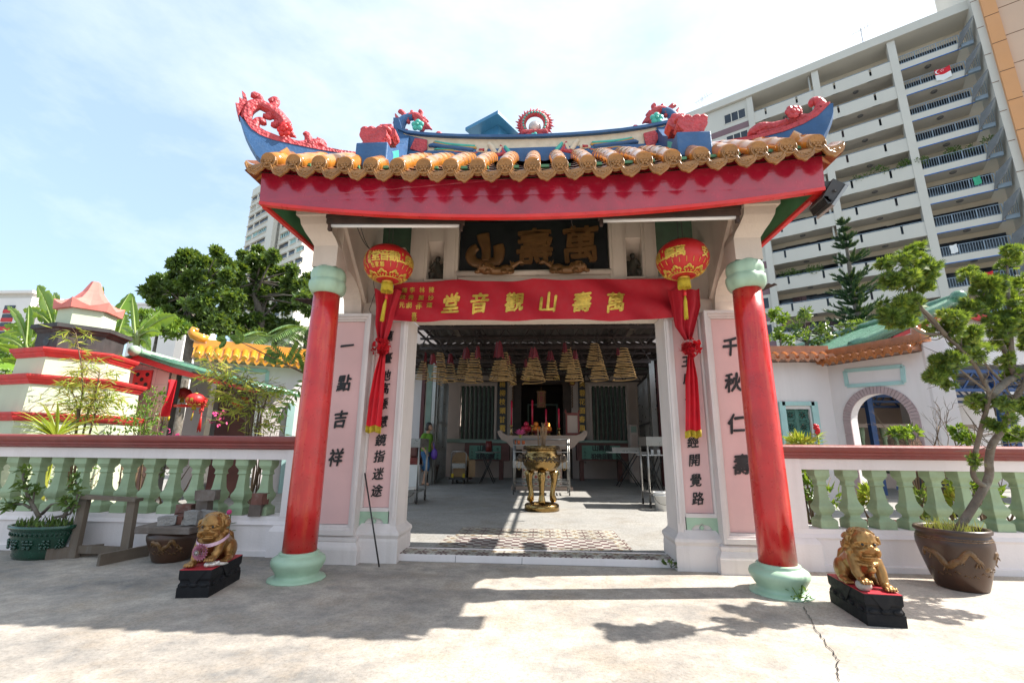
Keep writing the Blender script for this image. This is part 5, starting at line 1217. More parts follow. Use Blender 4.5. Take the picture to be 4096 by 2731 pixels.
# banana plants
M['banana']=leafmat('banana_leaf',[(.06,.14,.015),(.14,.27,.03),(.26,.38,.05)],.35,.4,1.2)
M['bananastem']=paint('banana_stem',(.2,.26,.07),.6,.2,5,.4,(.2,.12,.05),.2,30)
CB=crop(0,1080,.55483)
def banana(label,base,leaves,Y,grp='banana plants behind the furnace'):
    b0=at(*CB(*base),Y); b0=Vector((b0.x,Y,0)); t=thing('banana_plant',label,'plant',tuple(b0),grp)
    top=at(*CB(*base),Y); mb=MB(); mb.tube([b0,(b0+top)/2,top],[.12,.1,.06],12); mb.build('stem',M['bananastem'],t)
    for (x0,y0),(x1,y1),w,bow,dy in leaves:
        p=at(*CB(x0,y0),Y);q=at(*CB(x1,y1),Y+dy); d=q-p; L=d.length; W=1.35*w*.55483/1800*Y
        side=d.cross(Vector((0,1,0.2))).normalized(); nrm=side.cross(d).normalized(); mb=MB(); rr=random.Random(int(x0+y1)); N=26
        mid=lambda t:p+d*t+Vector((0,0,1))*bow*L*sin(PI*t)
        tears=[0]+[rr.random()<.16 for _ in range(N)]
        for sgn in (-1,1):
            vs=[];fs=[]
            for i in range(N+1):
                tt=i/N; ww=W*.5*(max(0,sin(PI*min(1,.08+tt*.92)))**.55)*(1 if not tears[i] else .55); m=mid(tt)
                vs+=[m,m+side*sgn*ww*.55+nrm*ww*.22,m+side*sgn*ww+nrm*ww*.12-Vector((0,0,.12*ww))+Vector((0,0,.012*sin(i*2.3)))]
            for i in range(N): 
                a=i*3; fs+=[(a,a+1,a+4,a+3),(a+1,a+2,a+5,a+4)]
            mb.add(vs,fs,True)
        lf=mb.build('leaf',M['banana'],t); mb=MB(); mb.tube([top+(p-top)*.0,p]+[mid(k/8)-nrm*.008 for k in range(1,9)],[.025,.022]+[.02*(1-k/9) for k in range(1,9)],6); mb.build('midrib',M['bananastem'],lf)
banana('tall banana plant with a broad upright leaf just left of the furnace cap',(390,520),[((380,390),(268,112),115,.05,.3),((400,380),(385,165),75,.1,.5),((370,400),(165,285),75,.12,0),((300,440),(25,400),60,.06,-.3),((310,470),(0,470),60,.1,0)],8.6)
banana('banana plant with drooping dark leaves at the far left edge',(200,700),[((200,560),(50,262),60,.1,.3),((190,560),(210,255),70,.05,.2),((170,560),(-60,480),70,.1,0),((190,650),(-20,540),80,.12,-.4),((200,700),(10,640),70,.1,-.4),((180,740),(-30,700),60,.1,-.6),((120,800),(-20,820),70,.1,-.8),((230,560),(300,470),60,.1,-.2)],8.2)
banana('banana plant with one thin furled leaf rising behind the furnace cap',(760,560),[((725,260),(742,118),34,.02,.3),((790,420),(940,165),150,.03,.4),((850,480),(900,330),90,.08,.1)],8.9)
banana('banana plant fanning pale leaves between the furnace and the shrine roof',(985,600),[((975,440),(955,195),55,.02,.2),((1000,450),(1155,295),75,.04,.2),((1010,465),(1272,325),85,.1,0),((990,490),(1170,462),60,.14,-.2),((980,480),(815,520),75,.14,-.2),((1010,500),(1085,585),80,.1,-.4),((960,490),(870,420),70,.08,.2)],8.4)
# garden shrine with gable
CS=CB; SY=7.6
S=lambda x,y,Y=SY:at(*CS(x,y),Y)
t=thing('garden_shrine','small pink tiled shrine with red gable boards and green tiled roof behind the left balustrade','shrine',tuple(Vector((S(1100,900).x,SY,0))))
def tilewall(name,c,sx,sz,grout):
    q=NT(name); b=q.new('ShaderNodeTexBrick'); b.offset=0; b.inputs['Scale'].default_value=1; b.inputs['Brick Width'].default_value=sx; b.inputs['Row Height'].default_value=sz; b.inputs['Mortar Size'].default_value=.006
    mp=q.new('ShaderNodeMapping'); mp.inputs['Rotation'].default_value=(R(90),0,0); q.l.new(q.co(),mp.inputs[0]); q.l.new(mp.outputs[0],b.inputs['Vector'])
    b.inputs['Color1'].default_value=(*c,1); b.inputs['Color2'].default_value=(*[x*.9 for x in c],1); b.inputs['Mortar'].default_value=(*grout,1)
    q.set(Base_Color=b.outputs['Color'],Roughness=.35); return q.mat
M['pinktile']=tilewall('pink_wall_tile',(.55,.36,.34),.3,.3,(.35,.23,.22))
xl=S(838,800).x; xr=S(1212,800).x; ap=S(985,625); zl=S(845,700).z; zr=S(1215,740).z
mb=MB(); mb.prism([(xl,SY,0),(xr,SY,0),(xr,SY,zr),(ap.x,SY,ap.z-.1),(xl,SY,zl)],(0,.15,0)); mb.build('gable_wall',M['pinktile'],t)
mb=MB(); e=S(1860,880); mb.prism([S(820,690,SY-.1),S(985,612,SY-.1),S(1240,700,SY-.1),S(1860,870,SY-.1),S(1850,888,SY-.1),S(1250,745,SY-.1),S(985,655,SY-.1),S(835,722,SY-.1)],(0,.06,0)); mb.build('barge_board',M['cornice'],t)
mb=MB(); A0,A1,A2=S(985,612,SY-.13),S(1240,690,SY-.13),S(1880,862,SY-.13); D=Vector((0,1.9,0)); L0=S(800,680,SY-.15)
for a,b in ((A0,A1),(A1,A2),(L0,A0)): mb.prism([a,b,b+Vector((0,0,.05)),a+Vector((0,0,.05))],D)
rf_=mb.build('roof',M['greentile'],t)
for k in range(8):
    mb=MB(); o=Vector((0,.02+.24*k,.045)); mb.tube([A0+o,A1+o,A2+o],.035 if k else .02,10); mb.build('barrel_tile',M['greentile'],rf_)
mb=MB(); mb.tube([A0+Vector((0,.04,.07)),A0+D],.06,10); mb.ball(A0+Vector((-.03,-.03,.07)),(.1,.1,.1)); mb.build('ridge_cap',M['mint'],rf_)
mb=MB(); c=S(1032,790); w=.17
mb.box((c.x-w,SY-.03,c.z-w),(c.x+w,SY-.002,c.z+w)); vb=mb.build('vent_block',M['cornice'],t)
mb=MB()
for i,j in ((0,0),(1,1),(-1,1),(1,-1),(-1,-1)): mb.cyl((c.x+i*.09,SY-.034,c.z+j*.09),(c.x+i*.09,SY-.031,c.z+j*.09),.036,n=14)
mb.build('vent_hole',M['ink'],vb)
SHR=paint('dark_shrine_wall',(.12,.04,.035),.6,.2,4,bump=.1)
# open front to the right: dark interior, posts, red curtain
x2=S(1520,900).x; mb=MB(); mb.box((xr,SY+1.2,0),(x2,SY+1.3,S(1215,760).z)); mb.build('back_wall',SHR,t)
for x in (S(1205,1000).x,S(1510,1000).x): mb=MB(); mb.box((x-.05,SY+.02,0),(x+.05,SY+.14,zr+.0)); mb.build('post',M['steel'],t)
mb=MB(); mb.box((xr,SY+.05,S(1300,985).z),(x2,SY+.1,S(1300,965).z)); mb.build('beam',M['redtrim'],t)
o=MB()
def cur(u,v): p=S(1215+55*u-(1-u)*60*v*v-30*v,790+265*v,SY-.18); return p+Vector((0,.05*sin(u*9+v*2),0))
o.grid(cur,16,20); c=o.build('red_curtain',M['clothbright'],None,loc=tuple(S(1215,900,SY-.18))); tag(c,'red cloth with yellow fringe draped at the shrine opening','cloth')
o=MB()
for i in range(14): p=cur(i/13,1.); o.tube([p,p-Vector((0,0,.07))],.008,4)
fr=o.build('fringe',M['yellow'],c)
lantern(tuple(S(1408,935,SY-.3)),'small red lantern hanging in the middle of the shrine opening, with long tassel',[('合',0.3),('平',-.2)],[],0,.6,False)
lantern(tuple(S(1320,890,SY+.5)),'small dim red lantern hanging deepest, at the left of the shrine opening',[('安',0)],[],0,.6,False)
lantern(tuple(S(1735,950,SY+.3)),'small orange-red lantern hanging in front of the white arch',[('平',0)],[],0,.6,False)
o=MB(); rr=random.Random(6)
for k in range(9):
    p=S(1488-5*k,925+11*k,SY-.25)
    for j in range(5): a=rr.uniform(0,6.3); o.cyl(p,p+Vector((cos(a)*.035,sin(a)*.03,rr.uniform(-.05,.02))),.01,n=6)
q=S(1455,1020,SY-.25)
for k in range(16): o.tube([q,q+Vector((.03*cos(k),.02*sin(k),-.3-.01*(k%5))) ],.006,4)
c=o.build('firecracker_string',M['redtrim'],None,loc=tuple(q)); tag(c,'string of red and orange paper firecrackers with red tassel in the shrine opening','ornament')
# flower offerings
for x,y,n in ((1255,1170,14),(1575,1060,26)):
    o=MB(); c0=S(x,y,SY-.4)
    for k in range(n): leaf(o,c0+Vector((rr.uniform(-.12,.12),rr.uniform(-.1,.1),rr.uniform(-.07,.07)*(2 if n>20 else 1))),rv(rr),.06,.04,up=rv(rr))
    c=o.build('flowers',M['flowerpink'],None,loc=tuple(c0)); tag(c,'bunch of pink flowers low in the shrine opening' if n<20 else 'spray of magenta blossoms beside the white arch','flowers')
# white wall with amber coping left
def coping_wall(name,label,A,B,zr_,zt,tm,ends,n,openings,flip=1,panel=None,wall='whitewall'):
    """Garden wall between two plan points with a tiled coping: ridge height zr_, wall top zt."""
    A=Vector((A[0],A[1],0));B=Vector((B[0],B[1],0));d=(B-A).normalized();L=(B-A).length;nn=Vector((d.y,-d.x,0))
    if nn.y>0:nn=-nn
    t=thing(name,label,'wall',tuple((A+B)/2))
    Pp=lambda u,o,z:A+d*u+nn*o+Vector((0,0,z))
    mb=MB()
    # wall with arched / square openings cut as pieces
    xs=[0]
    for (a,b,z0,z1,arch) in openings:
        mb.prism([Pp(xs[-1],0,0),Pp(a,0,0),Pp(a,0,zt),Pp(xs[-1],0,zt)],-nn*.2)
        if z0>0: mb.prism([Pp(a,0,0),Pp(b,0,0),Pp(b,0,z0),Pp(a,0,z0)],-nn*.2)
        if arch:
            r=(b-a)/2; ar=[Pp((a+b)/2-r*cos(q),0,z1-r+r*sin(q)) for q in [PI*i/24 for i in range(25)]]
            for i in range(24):
                p0,p1=ar[i],ar[i+1]; q0=Vector((p0.x,p0.y,zt)); q1=Vector((p1.x,p1.y,zt)); mb.prism([p0,p1,q1,q0],-nn*.2)
        else: mb.prism([Pp(a,0,z1),Pp(b,0,z1),Pp(b,0,zt),Pp(a,0,zt)],-nn*.2)
        xs.append(b)
    mb.prism([Pp(xs[-1],0,0),Pp(L,0,0),Pp(L,0,zt),Pp(xs[-1],0,zt)],-nn*.2); mb.build('wall',M[wall],t)
    cp=MB(); zz_=zr_-.16
    cp.prism([Pp(-.02,.3,zt+.01),Pp(-.02,.02,zz_),Pp(-.02,-.22,zz_),Pp(-.02,-.5,zt+.01)],d*(L+.04)); c=cp.build('coping_roof',M['tile_pan'] if tm=='terracotta' else M['orange_tile'],t)
    cp=MB(); cp.prism([Pp(-.05,.06,zz_-.04),Pp(-.05,.06,zz_+.05),Pp(-.05,.045,zz_+.055),Pp(-.05,.045,zr_),Pp(-.05,-.25,zr_),Pp(-.05,-.25,zz_-.04)],d*(L+.1)); cp.build('ridge',M[tm],c)
    for k in range(n):
        u=(k+.5)*L/n; m=MB(); m.tube([Pp(u,.05,zz_-.02),Pp(u,.2,zz_-.02-(zz_-zt)*.55),Pp(u,.36,zt+.06)],.06,12); m.build('barrel_tile',M[tm],c)
        m=MB(); u2=u+L/n/2; w=L/n*.38
        m.prism([Pp(u2-w,.345,zt+.05),Pp(u2-w*.6,.345,zt-.02),Pp(u2,.345,zt-.06),Pp(u2+w*.6,.345,zt-.02),Pp(u2+w,.345,zt+.05),Pp(u2,.345,zt+.01)],nn*.02); m.build('drip_tile',M[tm],c)
    return t,Pp,d,nn,L
WY=9.6
W=lambda x,y,Y=WY:at(*CS(x,y),Y)
a=W(1340,500);b=W(2300,620)
zrl=W(1700,520).z; ztl=W(1700,655).z
xa=W(1300,800).x; xb=W(2230,800).x
ar0=W(1560,1000).x; ar1=W(1880,1000).x; zar=W(1720,860).z
aL=W(1425,495,8.7); zrl=aL.z; ztl=W(1450,650,8.7).z
Yr=8.7
while W(2170,568,Yr).z<zrl: Yr+=.02
bR=W(2170,568,Yr); kk=1.05; A2_=Vector((aL.x,8.7,0)); B2_=A2_+(Vector((bR.x,Yr,0))-A2_)*1.15
fW,nW=vplane(A2_,B2_); dW=(B2_-A2_).normalized(); uW=lambda x,y:(lambda p:(Vector((p.x,p.y,0))-A2_).dot(dW))(fW(*CS(x,y)))
W=lambda x,y,Y=None:fW(*CS(x,y))
ar0,ar1,xa=uW(1560,1000),uW(1880,1000),0; zar=W(1720,860).z
t,Pp,d,nn,L=coping_wall('garden_wall','white garden wall with amber tile coping and round arch, left behind the shrine',A2_,B2_,zrl,ztl,'orange_tile',None,14,[(ar0-xa,ar1-xa,0,zar,True)])
o=MB(); o.tube([W(1500,505),W(1440,490),W(1400,472),W(1385,448),W(1398,428),W(1420,434),W(1416,450)],[.09,.1,.1,.09,.07,.05,.03],10); o.build('scroll_finial',M['orange_tile'],t)
o=MB()
P0,P1,P2,P3=[W(*q)-nW*.02 for q in ((1650,705),(1930,728),(1920,835),(1650,815))]
for q0,q1 in ((P0,P1),(P1,P2),(P2,P3),(P3,P0)): o.bar(q0,q1,.07,.03,up=nW)
o.build('panel_frame',M['aqua'],t)
o=MB(); p=W(2105,960)-nW*.03; o.bar(Vector((p.x,p.y,0)),p,.14,.05,up=nW); o.build('aqua_jamb',M['aqua'],t)
# person behind the arch
p=W(1812,1110,13.2); person('person in a mint green shirt standing in the white arch on the left',(p.x,13.2,.07),R(15),stand(),(M['teal_shirt'],M['darkcloth'],.95,M['hair'],M['ink']))
# steel posts and sheet eaves just behind the gate
M['maroon']=paint('maroon_steel',(.09,.012,.014),.5,.2,5,.3,(.05,.02,.02),.15,30)
for x,y0,lab,xs in ((697,700,'dark red steel post close behind the left red column',-1),(1765,668,'dark red steel post close behind the right red column',1)):
    p=at(x,1000,5.15); zt_=at(x,y0,5.15).z; t=thing('steel_post',lab,'post',(p.x,5.15,0),'dark red canopy posts')
    o=MB(); o.box((p.x-.05,5.1,0),(p.x+.05,5.2,zt_)); o.build('post',M['maroon'],t)
    o=MB()
    for k in range(8): o.prism([(p.x+xs*(-.05+.03*k),4.95,zt_+.015*(k%2)),(p.x+xs*(-.02+.03*k),4.95,zt_+.015*((k+1)%2)),(p.x+xs*(-.02+.03*k),4.95,zt_+.008+.015*((k+1)%2)),(p.x+xs*(-.05+.03*k),4.95,zt_+.008+.015*(k%2))],(0,.6,.08))
    o.build('sheet_eave',M['rust'],t)
# ------------------------------------------------------------------ bamboo and shrubs left
def bamboo(label,base,stems,Y,n,spread,seed,grp='bamboo in the left garden'):
    rr=random.Random(seed); b0=S(*base,Y); b0.z=.05; t=thing('bamboo',label,'plant',tuple(b0),grp); st=MB(); lf=MB()
    for path in stems:
        q=[b0+Vector((rr.uniform(-.05,.05),0,0))]+[S(*p,Y) for p in path]; m=[]
        for i in range(len(q)-1):
            for k in range(6): m.append(q[i]+(q[i+1]-q[i])*k/6)
        m.append(q[-1]); st.tube(m,[.014*(1-.8*i/len(m))+.002 for i in range(len(m))],6)
        nb=len(m)
        for k in range(n):
            i=rr.randrange(int(nb*.3),nb); p=m[i]; f=1-.65*(i/nb); dr=Vector((rr.choice((-1,1))*rr.uniform(.3,1),rr.uniform(-.6,.6),rr.uniform(-.1,.55))); ln=spread*f*rr.uniform(.3,1)
            e=p+dr*ln; mid=p+dr*ln*.5+Vector((0,0,.05)); st.tube([p,mid,e],.0025,4)
            for j in range(rr.randint(4,8)):
                tt=rr.uniform(.35,1.05); c=p+(e-p)*tt+rv(rr)*.02; leaf(lf,c,Vector((dr.x*.7+rr.uniform(-.8,.8),rr.uniform(-.7,.7),rr.uniform(-.7,.35))),rr.uniform(.09,.19),.016,up=rv(rr),fold=.15)
    st.build('culm',M['twig'],t); lf.build('foliage',M['bamboo'],t)
bamboo('feathery bamboo in front of the furnace tower',(590,1195),[[(595,900),(590,700),(545,450)],[(640,1000),(700,850),(720,720)],[(560,1100),(560,980),(500,820)],[(680,1050),(720,950),(790,900)]],5.9,42,.85,31)
bamboo('arching bamboo in front of the shrine and arch',(1850,1200),[[(1780,1000),(1560,760),(1480,600)],[(1820,1050),(1650,800),(1560,700)],[(1870,1000),(1830,850),(1700,760)],[(1880,1050),(1930,900),(1990,880)],[(1790,1100),(1640,960),(1600,880)]],6.0,36,.75,32)
def shrub(label,c,rad,n,l,w,mat,seed,stems=6,grp='shrubs of the temple garden',zb=.05,name='shrub',seg=1):
    rr=random.Random(seed); c=Vector(c); t=thing(name,label,'shrub',(c.x,c.y,zb),grp); st=MB(); lf=MB()
    for k in range(stems):
        v=rv(rr); e=c+Vector((v.x*rad[0],v.y*rad[1],v.z*rad[2])); b=Vector((c.x+rr.uniform(-.1,.1),c.y,zb)); st.tube([b,(b+e)/2+rv(rr)*.08,e],[.012,.009,.003],5)
    st.build('stem',M['twig'],t)
    for k in range(max(3,n//60)):
        v=rv(rr)*.8; q=c+Vector((v.x*rad[0],v.y*rad[1],v.z*rad[2])); clump(lf,q,(rad[0]*.45,rad[1]*.5,rad[2]*.45),60,l,w,rr)
    lf.build('foliage',M[mat],t); return t
shrub('bushy bright green shrub between furnace and shrine, low behind the rail',S(1000,1120,6.3),(.45,.3,.38),500,.06,.026,'bush',41)
shrub('green shrub at the shrine corner with small round leaves',S(1090,1030,6.6),(.22,.2,.4),200,.06,.028,'bush',42)
shrub('dark stemmed shrub seen between the left balusters below the shrine',S(1250,1400,6.0),(.6,.3,.25),160,.08,.03,'darkleaf',43,10)
shrub('leafy shrub behind the balusters nearest the furnace foot',S(500,1450,5.8),(.9,.3,.25),220,.09,.03,'bush',44,12)
shrub('shrub beside the arch with small leaves on thin stems',S(1900,1050,6.4),(.3,.2,.4),110,.07,.025,'bamboo',45,9)
rr=random.Random(50); o=MB(); p=S(400,1215,5.6)
for k in range(34): leaf(o,p,Vector((rr.uniform(-1,1),rr.uniform(-.6,.4),rr.uniform(.35,1.1))),rr.uniform(.4,.75),.04,seg=5,droop=.28)
o.tube([Vector((p.x,5.6,.05)),p],.03,7); c=o.build('spiky_plant',M['bamboo'],None,loc=(p.x,5.6,.05)); tag(c,'spiky strap-leaved plant just above the left rail before the furnace','plant')
# branch of compound leaves reaching in behind the left column
t=thing('tree_branch','overhanging leafy branch coming from behind the left red column','branch',tuple(S(2200,740,5.3))); o=MB(); lf=MB()
q=[S(2230,760,5.3),S(2080,690,5.3),S(1900,600,5.3),S(1760,530,5.3),S(1640,500,5.3)]; o.tube(q,[.014,.011,.009,.006,.003],6)
rr=random.Random(51)
for (a,b) in ((q[1],S(1960,560,5.25)),(q[0],S(2180,620,5.2)),(q[2],S(1990,640,5.3)),(q[3],S(1700,470,5.3)),(q[0],S(2010,1060,5.3)),(q[4],S(1600,520,5.3)),(q[1],S(2150,560,5.2))):
    o.tube([a,(a+b)/2+Vector((0,0,.02)),b],.004,5)
    for k in range(9):
        m=a+(b-a)*(.15+.85*k/8); dd_=(b-a).normalized(); s=dd_.cross(Vector((0,1,0))).normalized()
        for sg in (-1,1): leaf(lf,m,dd_*.6+s*sg+Vector((0,-.2,0)),.1,.036,up=Vector((0,-1,.3)),seg=2)
o.build('twig',M['twig'],t); lf.build('foliage',M['bush'],t)
# coils, jars behind left balusters: small offering shed glimpsed through
# ------------------------------------------------------------------ trees and palms behind
def tree(name,label,base,trunkpath,clumps,mat,seed,l,w,dens,grp,bark='bark',r0=.25):
    rr=random.Random(seed); t=thing(name,label,'tree',tuple(base),grp); st=MB(); lf=MB()
    st.tube(trunkpath,[r0*(1-.6*i/max(1,len(trunkpath)-1)) for i in range(len(trunkpath))],10)
    hub=trunkpath[-1]
    for c,r in clumps:
        k=rr.randrange(len(trunkpath)//2,len(trunkpath)); a=trunkpath[k]; st.tube([a,(a+c)/2+rv(rr)*r.x*.5,c],[r0*.28,r0*.16,r0*.05],6)
        for j in range(3): st.tube([c,c+Vector((rr.uniform(-1,1)*r.x,rr.uniform(-1,1)*r.y,rr.uniform(-.6,1)*r.z))*.9],[r0*.06,r0*.02],4)
        # each bough is a handful of loose sub-clumps so that sky shows between
        m=max(4,int(dens*5))
        for j in range(m):
            v=rv(rr); q=c+Vector((v.x*r.x,v.y*r.y,v.z*r.z))*.85; clump(lf,q,r*rr.uniform(.26,.46),int(46*dens),l,w,rr,.35,.15,.5)
    st.build('trunk',M[bark],t); lf.build('crown',M[mat],t); return t
CT=crop(550,950,.31888)
TY=19.
T=lambda x,y,Y=TY:at(*CT(x,y),Y)
k=.31888/1800*TY
cls=[]
for x,y,w,h in ((640,1130,200,90),(500,1060,170,90),(820,1060,170,90),(1100,1060,170,90),(1150,900,140,110),(1130,700,130,110),(1120,500,110,100),(380,1150,130,70),(1230,760,110,110),(700,240,130,70),(590,240,60,60),(480,350,110,60),(620,400,150,100),(340,520,130,60),(220,560,70,40),(180,670,110,45),(150,740,120,40),(330,720,150,70),(470,480,120,90),(820,340,120,90),(1060,240,90,50),(1000,190,50,40),(950,320,70,60),(1100,350,90,70),(780,480,150,90),(600,560,150,90),(450,620,140,80),(1000,480,130,90),(700,650,160,90),(560,700,140,80),(900,620,130,90),(300,830,150,60),(480,860,150,80),(700,850,160,100),(880,800,150,110),(420,960,120,80),(640,1000,150,100),(900,1000,160,100),(760,1130,170,80),(1000,1150,150,80),(820,900,140,90)):
    cls.append((T(x,y,TY+rnd.uniform(-1.5,1.5)),Vector((w*k*.9,w*k*.85,h*k*1.0))))
b=T(700,1180); b.z=0
tree('leafy_tree','large dark leafy tree behind the left garden wall, left of the pale tower block',b,[Vector((b.x,TY,0)),Vector((b.x,TY,2)),T(690,1100),T(640,900),T(660,700)],cls,'darkleaf',61,.27,.16,1.45,'broadleaf trees behind the garden')
cls=[]
for x,y,w,h in ((1400,1180,200,80),(1650,1180,180,80),(1900,1120,170,90),(1180,640,120,110),(2150,620,100,90),(2130,860,110,100),(1500,160,60,40),(1330,220,60,45),(1480,270,110,80),(1600,230,60,60),(1710,240,80,60),(1660,300,60,50),(1370,320,70,60),(1280,380,90,60),(1460,420,120,90),(1250,480,110,80),(1600,420,100,80),(1300,600,120,90),(1540,560,130,90),(1780,460,110,80),(1940,420,60,80),(1800,580,130,90),(1400,720,140,90),(1650,700,140,90),(1880,560,90,60),(1960,600,70,70),(2120,500,90,70),(2060,620,100,70),(1880,740,130,80),(2100,740,130,80),(1560,860,150,100),(1780,880,150,90),(1300,880,140,100),(1980,860,120,80),(1200,1050,150,90),(1450,1060,150,90),(1700,1080,140,80)):
    cls.append((T(x,y,21+rnd.uniform(-1.5,1.5)),Vector((w*k*1.1,w*k,h*k*1.2))))
b=T(1500,1180,21)
tree('leafy_tree','large leafy tree behind the left garden, in front of the pale tower block',(b.x,21,0),[Vector((b.x,21,0)),Vector((b.x,21,2.5)),T(1560,1000,21),T(1480,750,21),T(1480,560,21)],cls,'darkleaf',62,.27,.16,1.45,'broadleaf trees behind the garden')
cls=[(T(x,y,13),Vector((w*.0023,.5,h*.0023))) for x,y,w,h in ((150,950,110,60),(60,1000,100,70),(300,1050,130,80),(200,1120,140,80),(380,1180,140,80),(560,1200,120,80),(520,1100,70,60))]
b=T(250,1200,13); tree('feathery_shrub','yellowish feathery shrub between banana plants and shrine roof',(b.x,13,0),[Vector((b.x,13,0)),T(250,1200,13)],cls,'bush',63,.2,.07,1.,'broadleaf trees behind the garden',r0=.1)
cls=[(at(x,y,11.5),Vector((.7,.5,.45))) for x,y in ((20,800),(60,850),(20,900),(50,940),(20,980))]
tree('feathery_shrub','dark green thicket at the far left edge below the banana leaves',(at(20,900,11.5).x,11.5,0),[Vector((at(20,900,11.5).x,11.5,0)),at(25,860,11.5)],cls,'bush',64,.22,.08,1.,'broadleaf trees behind the garden',r0=.1)
M['palm']=leafmat('palm_leaf',[(.03,.08,.02),(.08,.17,.04),(.2,.3,.08)],.35,.25,1)
def palm(label,c,Y,n,L,seed):
    rr=random.Random(seed); c=T(*c,Y); t=thing('palm',label,'palm',(c.x,Y,0),'palms behind the garden wall'); o=MB(); o.tube([(c.x,Y,0),c],[.1,.07],9); o.build('trunk',M['bark'],t); lf=MB()
    for k in range(n):
        a=2*PI*k/n+rr.uniform(-.2,.2); el=rr.uniform(.2,1.2); d=Vector((cos(a),sin(a),el)).normalized(); pts=[c+d*L*s-Vector((0,0,1))*L*.75*s*s for s in [i/12 for i in range(13)]]
        lf.tube(pts,[.015*(1-i/14) for i in range(13)],4)
        for i in range(1,13):
            dd2=(pts[i]-pts[i-1]).normalized(); s=dd2.cross(Vector((0,0,1))).normalized()
            for sg in (-1,1):
                for h in (0,.5): leaf(lf,pts[i]-(pts[i]-pts[i-1])*h,dd2*.7+s*sg-Vector((0,0,.35)),L*.34*sin(PI*(i/14)+.25),.045,fold=.1)
    lf.build('frond',M['palm'],t)
palm('small palm with arching fronds, the one further from the left red column',(1730,1300),13.5,13,1.5,71); palm('small palm partly hidden by the dark red post left of the gate',(2130,1180),13.8,13,1.4,72)
# ------------------------------------------------------------------ right garden wall, hall and arbour
C9=crop(3000,1350,.34014); CV=crop(3000,900,.57412)
K1=lambda x,y,Y:at(*C9(x,y),Y)
YA=9.7
pA=K1(905,330,YA); p0=K1(150,330,YA)
fB,nB=vplane((pA.x,pA.y),(at(2160,900,8.1).x,8.1)); B9=lambda x,y:fB(*C9(x,y))
zrA=K1(600,102,YA).z; ztA=K1(600,290,YA).z
w0=K1(385,780,YA); w1=K1(800,1250,YA)
t,Pp,d,nn,L=coping_wall('garden_wall','white garden wall with russet tile coping and latticed window, right of the gate',(p0.x-1.6,YA),(pA.x,YA),zrA,ztA,'terracotta',None,15,[(K1(430,1000,YA).x-p0.x+1.6,K1(720,1000,YA).x-p0.x+1.6,.55,K1(600,838,YA).z,False)])
o=MB(); x0,x1=K1(410,1000,YA).x,K1(755,1000,YA).x; zt=K1(600,800,YA).z; zi=.5
for q in ((x0-.06,zi,x0,zt+.08),(x1,zi,x1+.06,zt+.08),(x0,zt,x1,zt+.08)): o.box((q[0]-.03,YA-.05,q[1]),(q[2]+.03,YA-.003,q[3]))
wf=o.build('window_frame',M['aqua'],t)
M['latt']=paint('green_glazed_lattice',(.035,.13,.1),.35,.25,9,.3,(.1,.2,.15),.2,40)
o=MB(); cx=(K1(430,1000,YA).x+K1(720,1000,YA).x)/2; cell=(K1(720,1000,YA).x-K1(430,1000,YA).x)/2; ztop=K1(600,838,YA).z
for i in (0,1):
    for j in range(5):
        c=Vector((cx+(i-.5)*cell,YA+.08,ztop-cell*(j+.5)))
        o.tube([c+Vector((cell*.42*cos(q),0,cell*.42*sin(q))) for q in [2*PI*k/20 for k in range(21)]],.03,5,False)
        for q in range(4): a=q*PI/2; o.tube([c+Vector((cell*.2*cos(a)+cell*.14*cos(b),0,cell*.2*sin(a)+cell*.14*sin(b))) for b in [2*PI*k/10 for k in range(11)]],.022,5,False)
        for sx in (-1,1):
            for sz in (-1,1): o.ball(c+Vector((sx*cell*.42,0,sz*cell*.42)),(.05,.04,.05),7,5)
        o.box((c.x-cell*.5,YA+.05,c.z-cell*.5),(c.x+cell*.5,YA+.11,c.z-cell*.46)); o.box((c.x-cell*.02-.0,YA+.055,c.z-.02),(c.x+cell*.02,YA+.105,c.z+.02))
o.box((cx-.03,YA+.045,.55),(cx+.03,YA+.115,ztop)); o.build('lattice',M['latt'],t)
# slanting wing with arch
q1=B9(2080,500); 
LB=(Vector((q1.x,q1.y,0))-Vector((pA.x,pA.y,0))).length
dB=(Vector((q1.x,q1.y,0))-Vector((pA.x,pA.y,0))).normalized()
uu=lambda x,y:(Vector((B9(x,y).x,B9(x,y).y,0))-Vector((pA.x,pA.y,0))).dot(dB)
zrB=B9(1500,40).z; ztB=B9(1500,245).z
a0,a1=uu(1195,1000),uu(1900,1000); za=B9(1540,655).z
t,Pp,d,nn,L=coping_wall('garden_wall','white garden wall with russet coping, brick edged arch and blank aqua panel, far right',(pA.x,pA.y),(q1.x,q1.y),zrB,ztB,'terracotta',None,12,[(a0,a1,0,za,True)])
def BP(x,y,o=0): p=B9(x,y); return p+nn*o
o=MB(); cu=(a0+a1)/2; r=(a1-a0)/2; zc=za-r
for i in range(30):
    b0_,b1_=PI*i/30,PI*(i+1)/30-.012
    o.prism([Pp(cu-r*cos(b0_),0,zc+r*sin(b0_)),Pp(cu-r*cos(b1_),0,zc+r*sin(b1_)),Pp(cu-(r+.14)*cos(b1_),0,zc+(r+.14)*sin(b1_)),Pp(cu-(r+.14)*cos(b0_),0,zc+(r+.14)*sin(b0_))],nn*.025)
for sgn in (-1,1):
    for k in range(6): z=zc-.25*k; o.prism([Pp(cu+sgn*r,0,z-.245),Pp(cu+sgn*(r+.14),0,z-.245),Pp(cu+sgn*(r+.14),0,z-.005),Pp(cu+sgn*r,0,z-.005)],nn*.025)
M['mauvebrick']=paint('mauve_brick_edging',(.4,.3,.3),.75,.1,8,.2,(.3,.22,.22),.2,40); o.build('arch_edging',M['mauvebrick'],t)
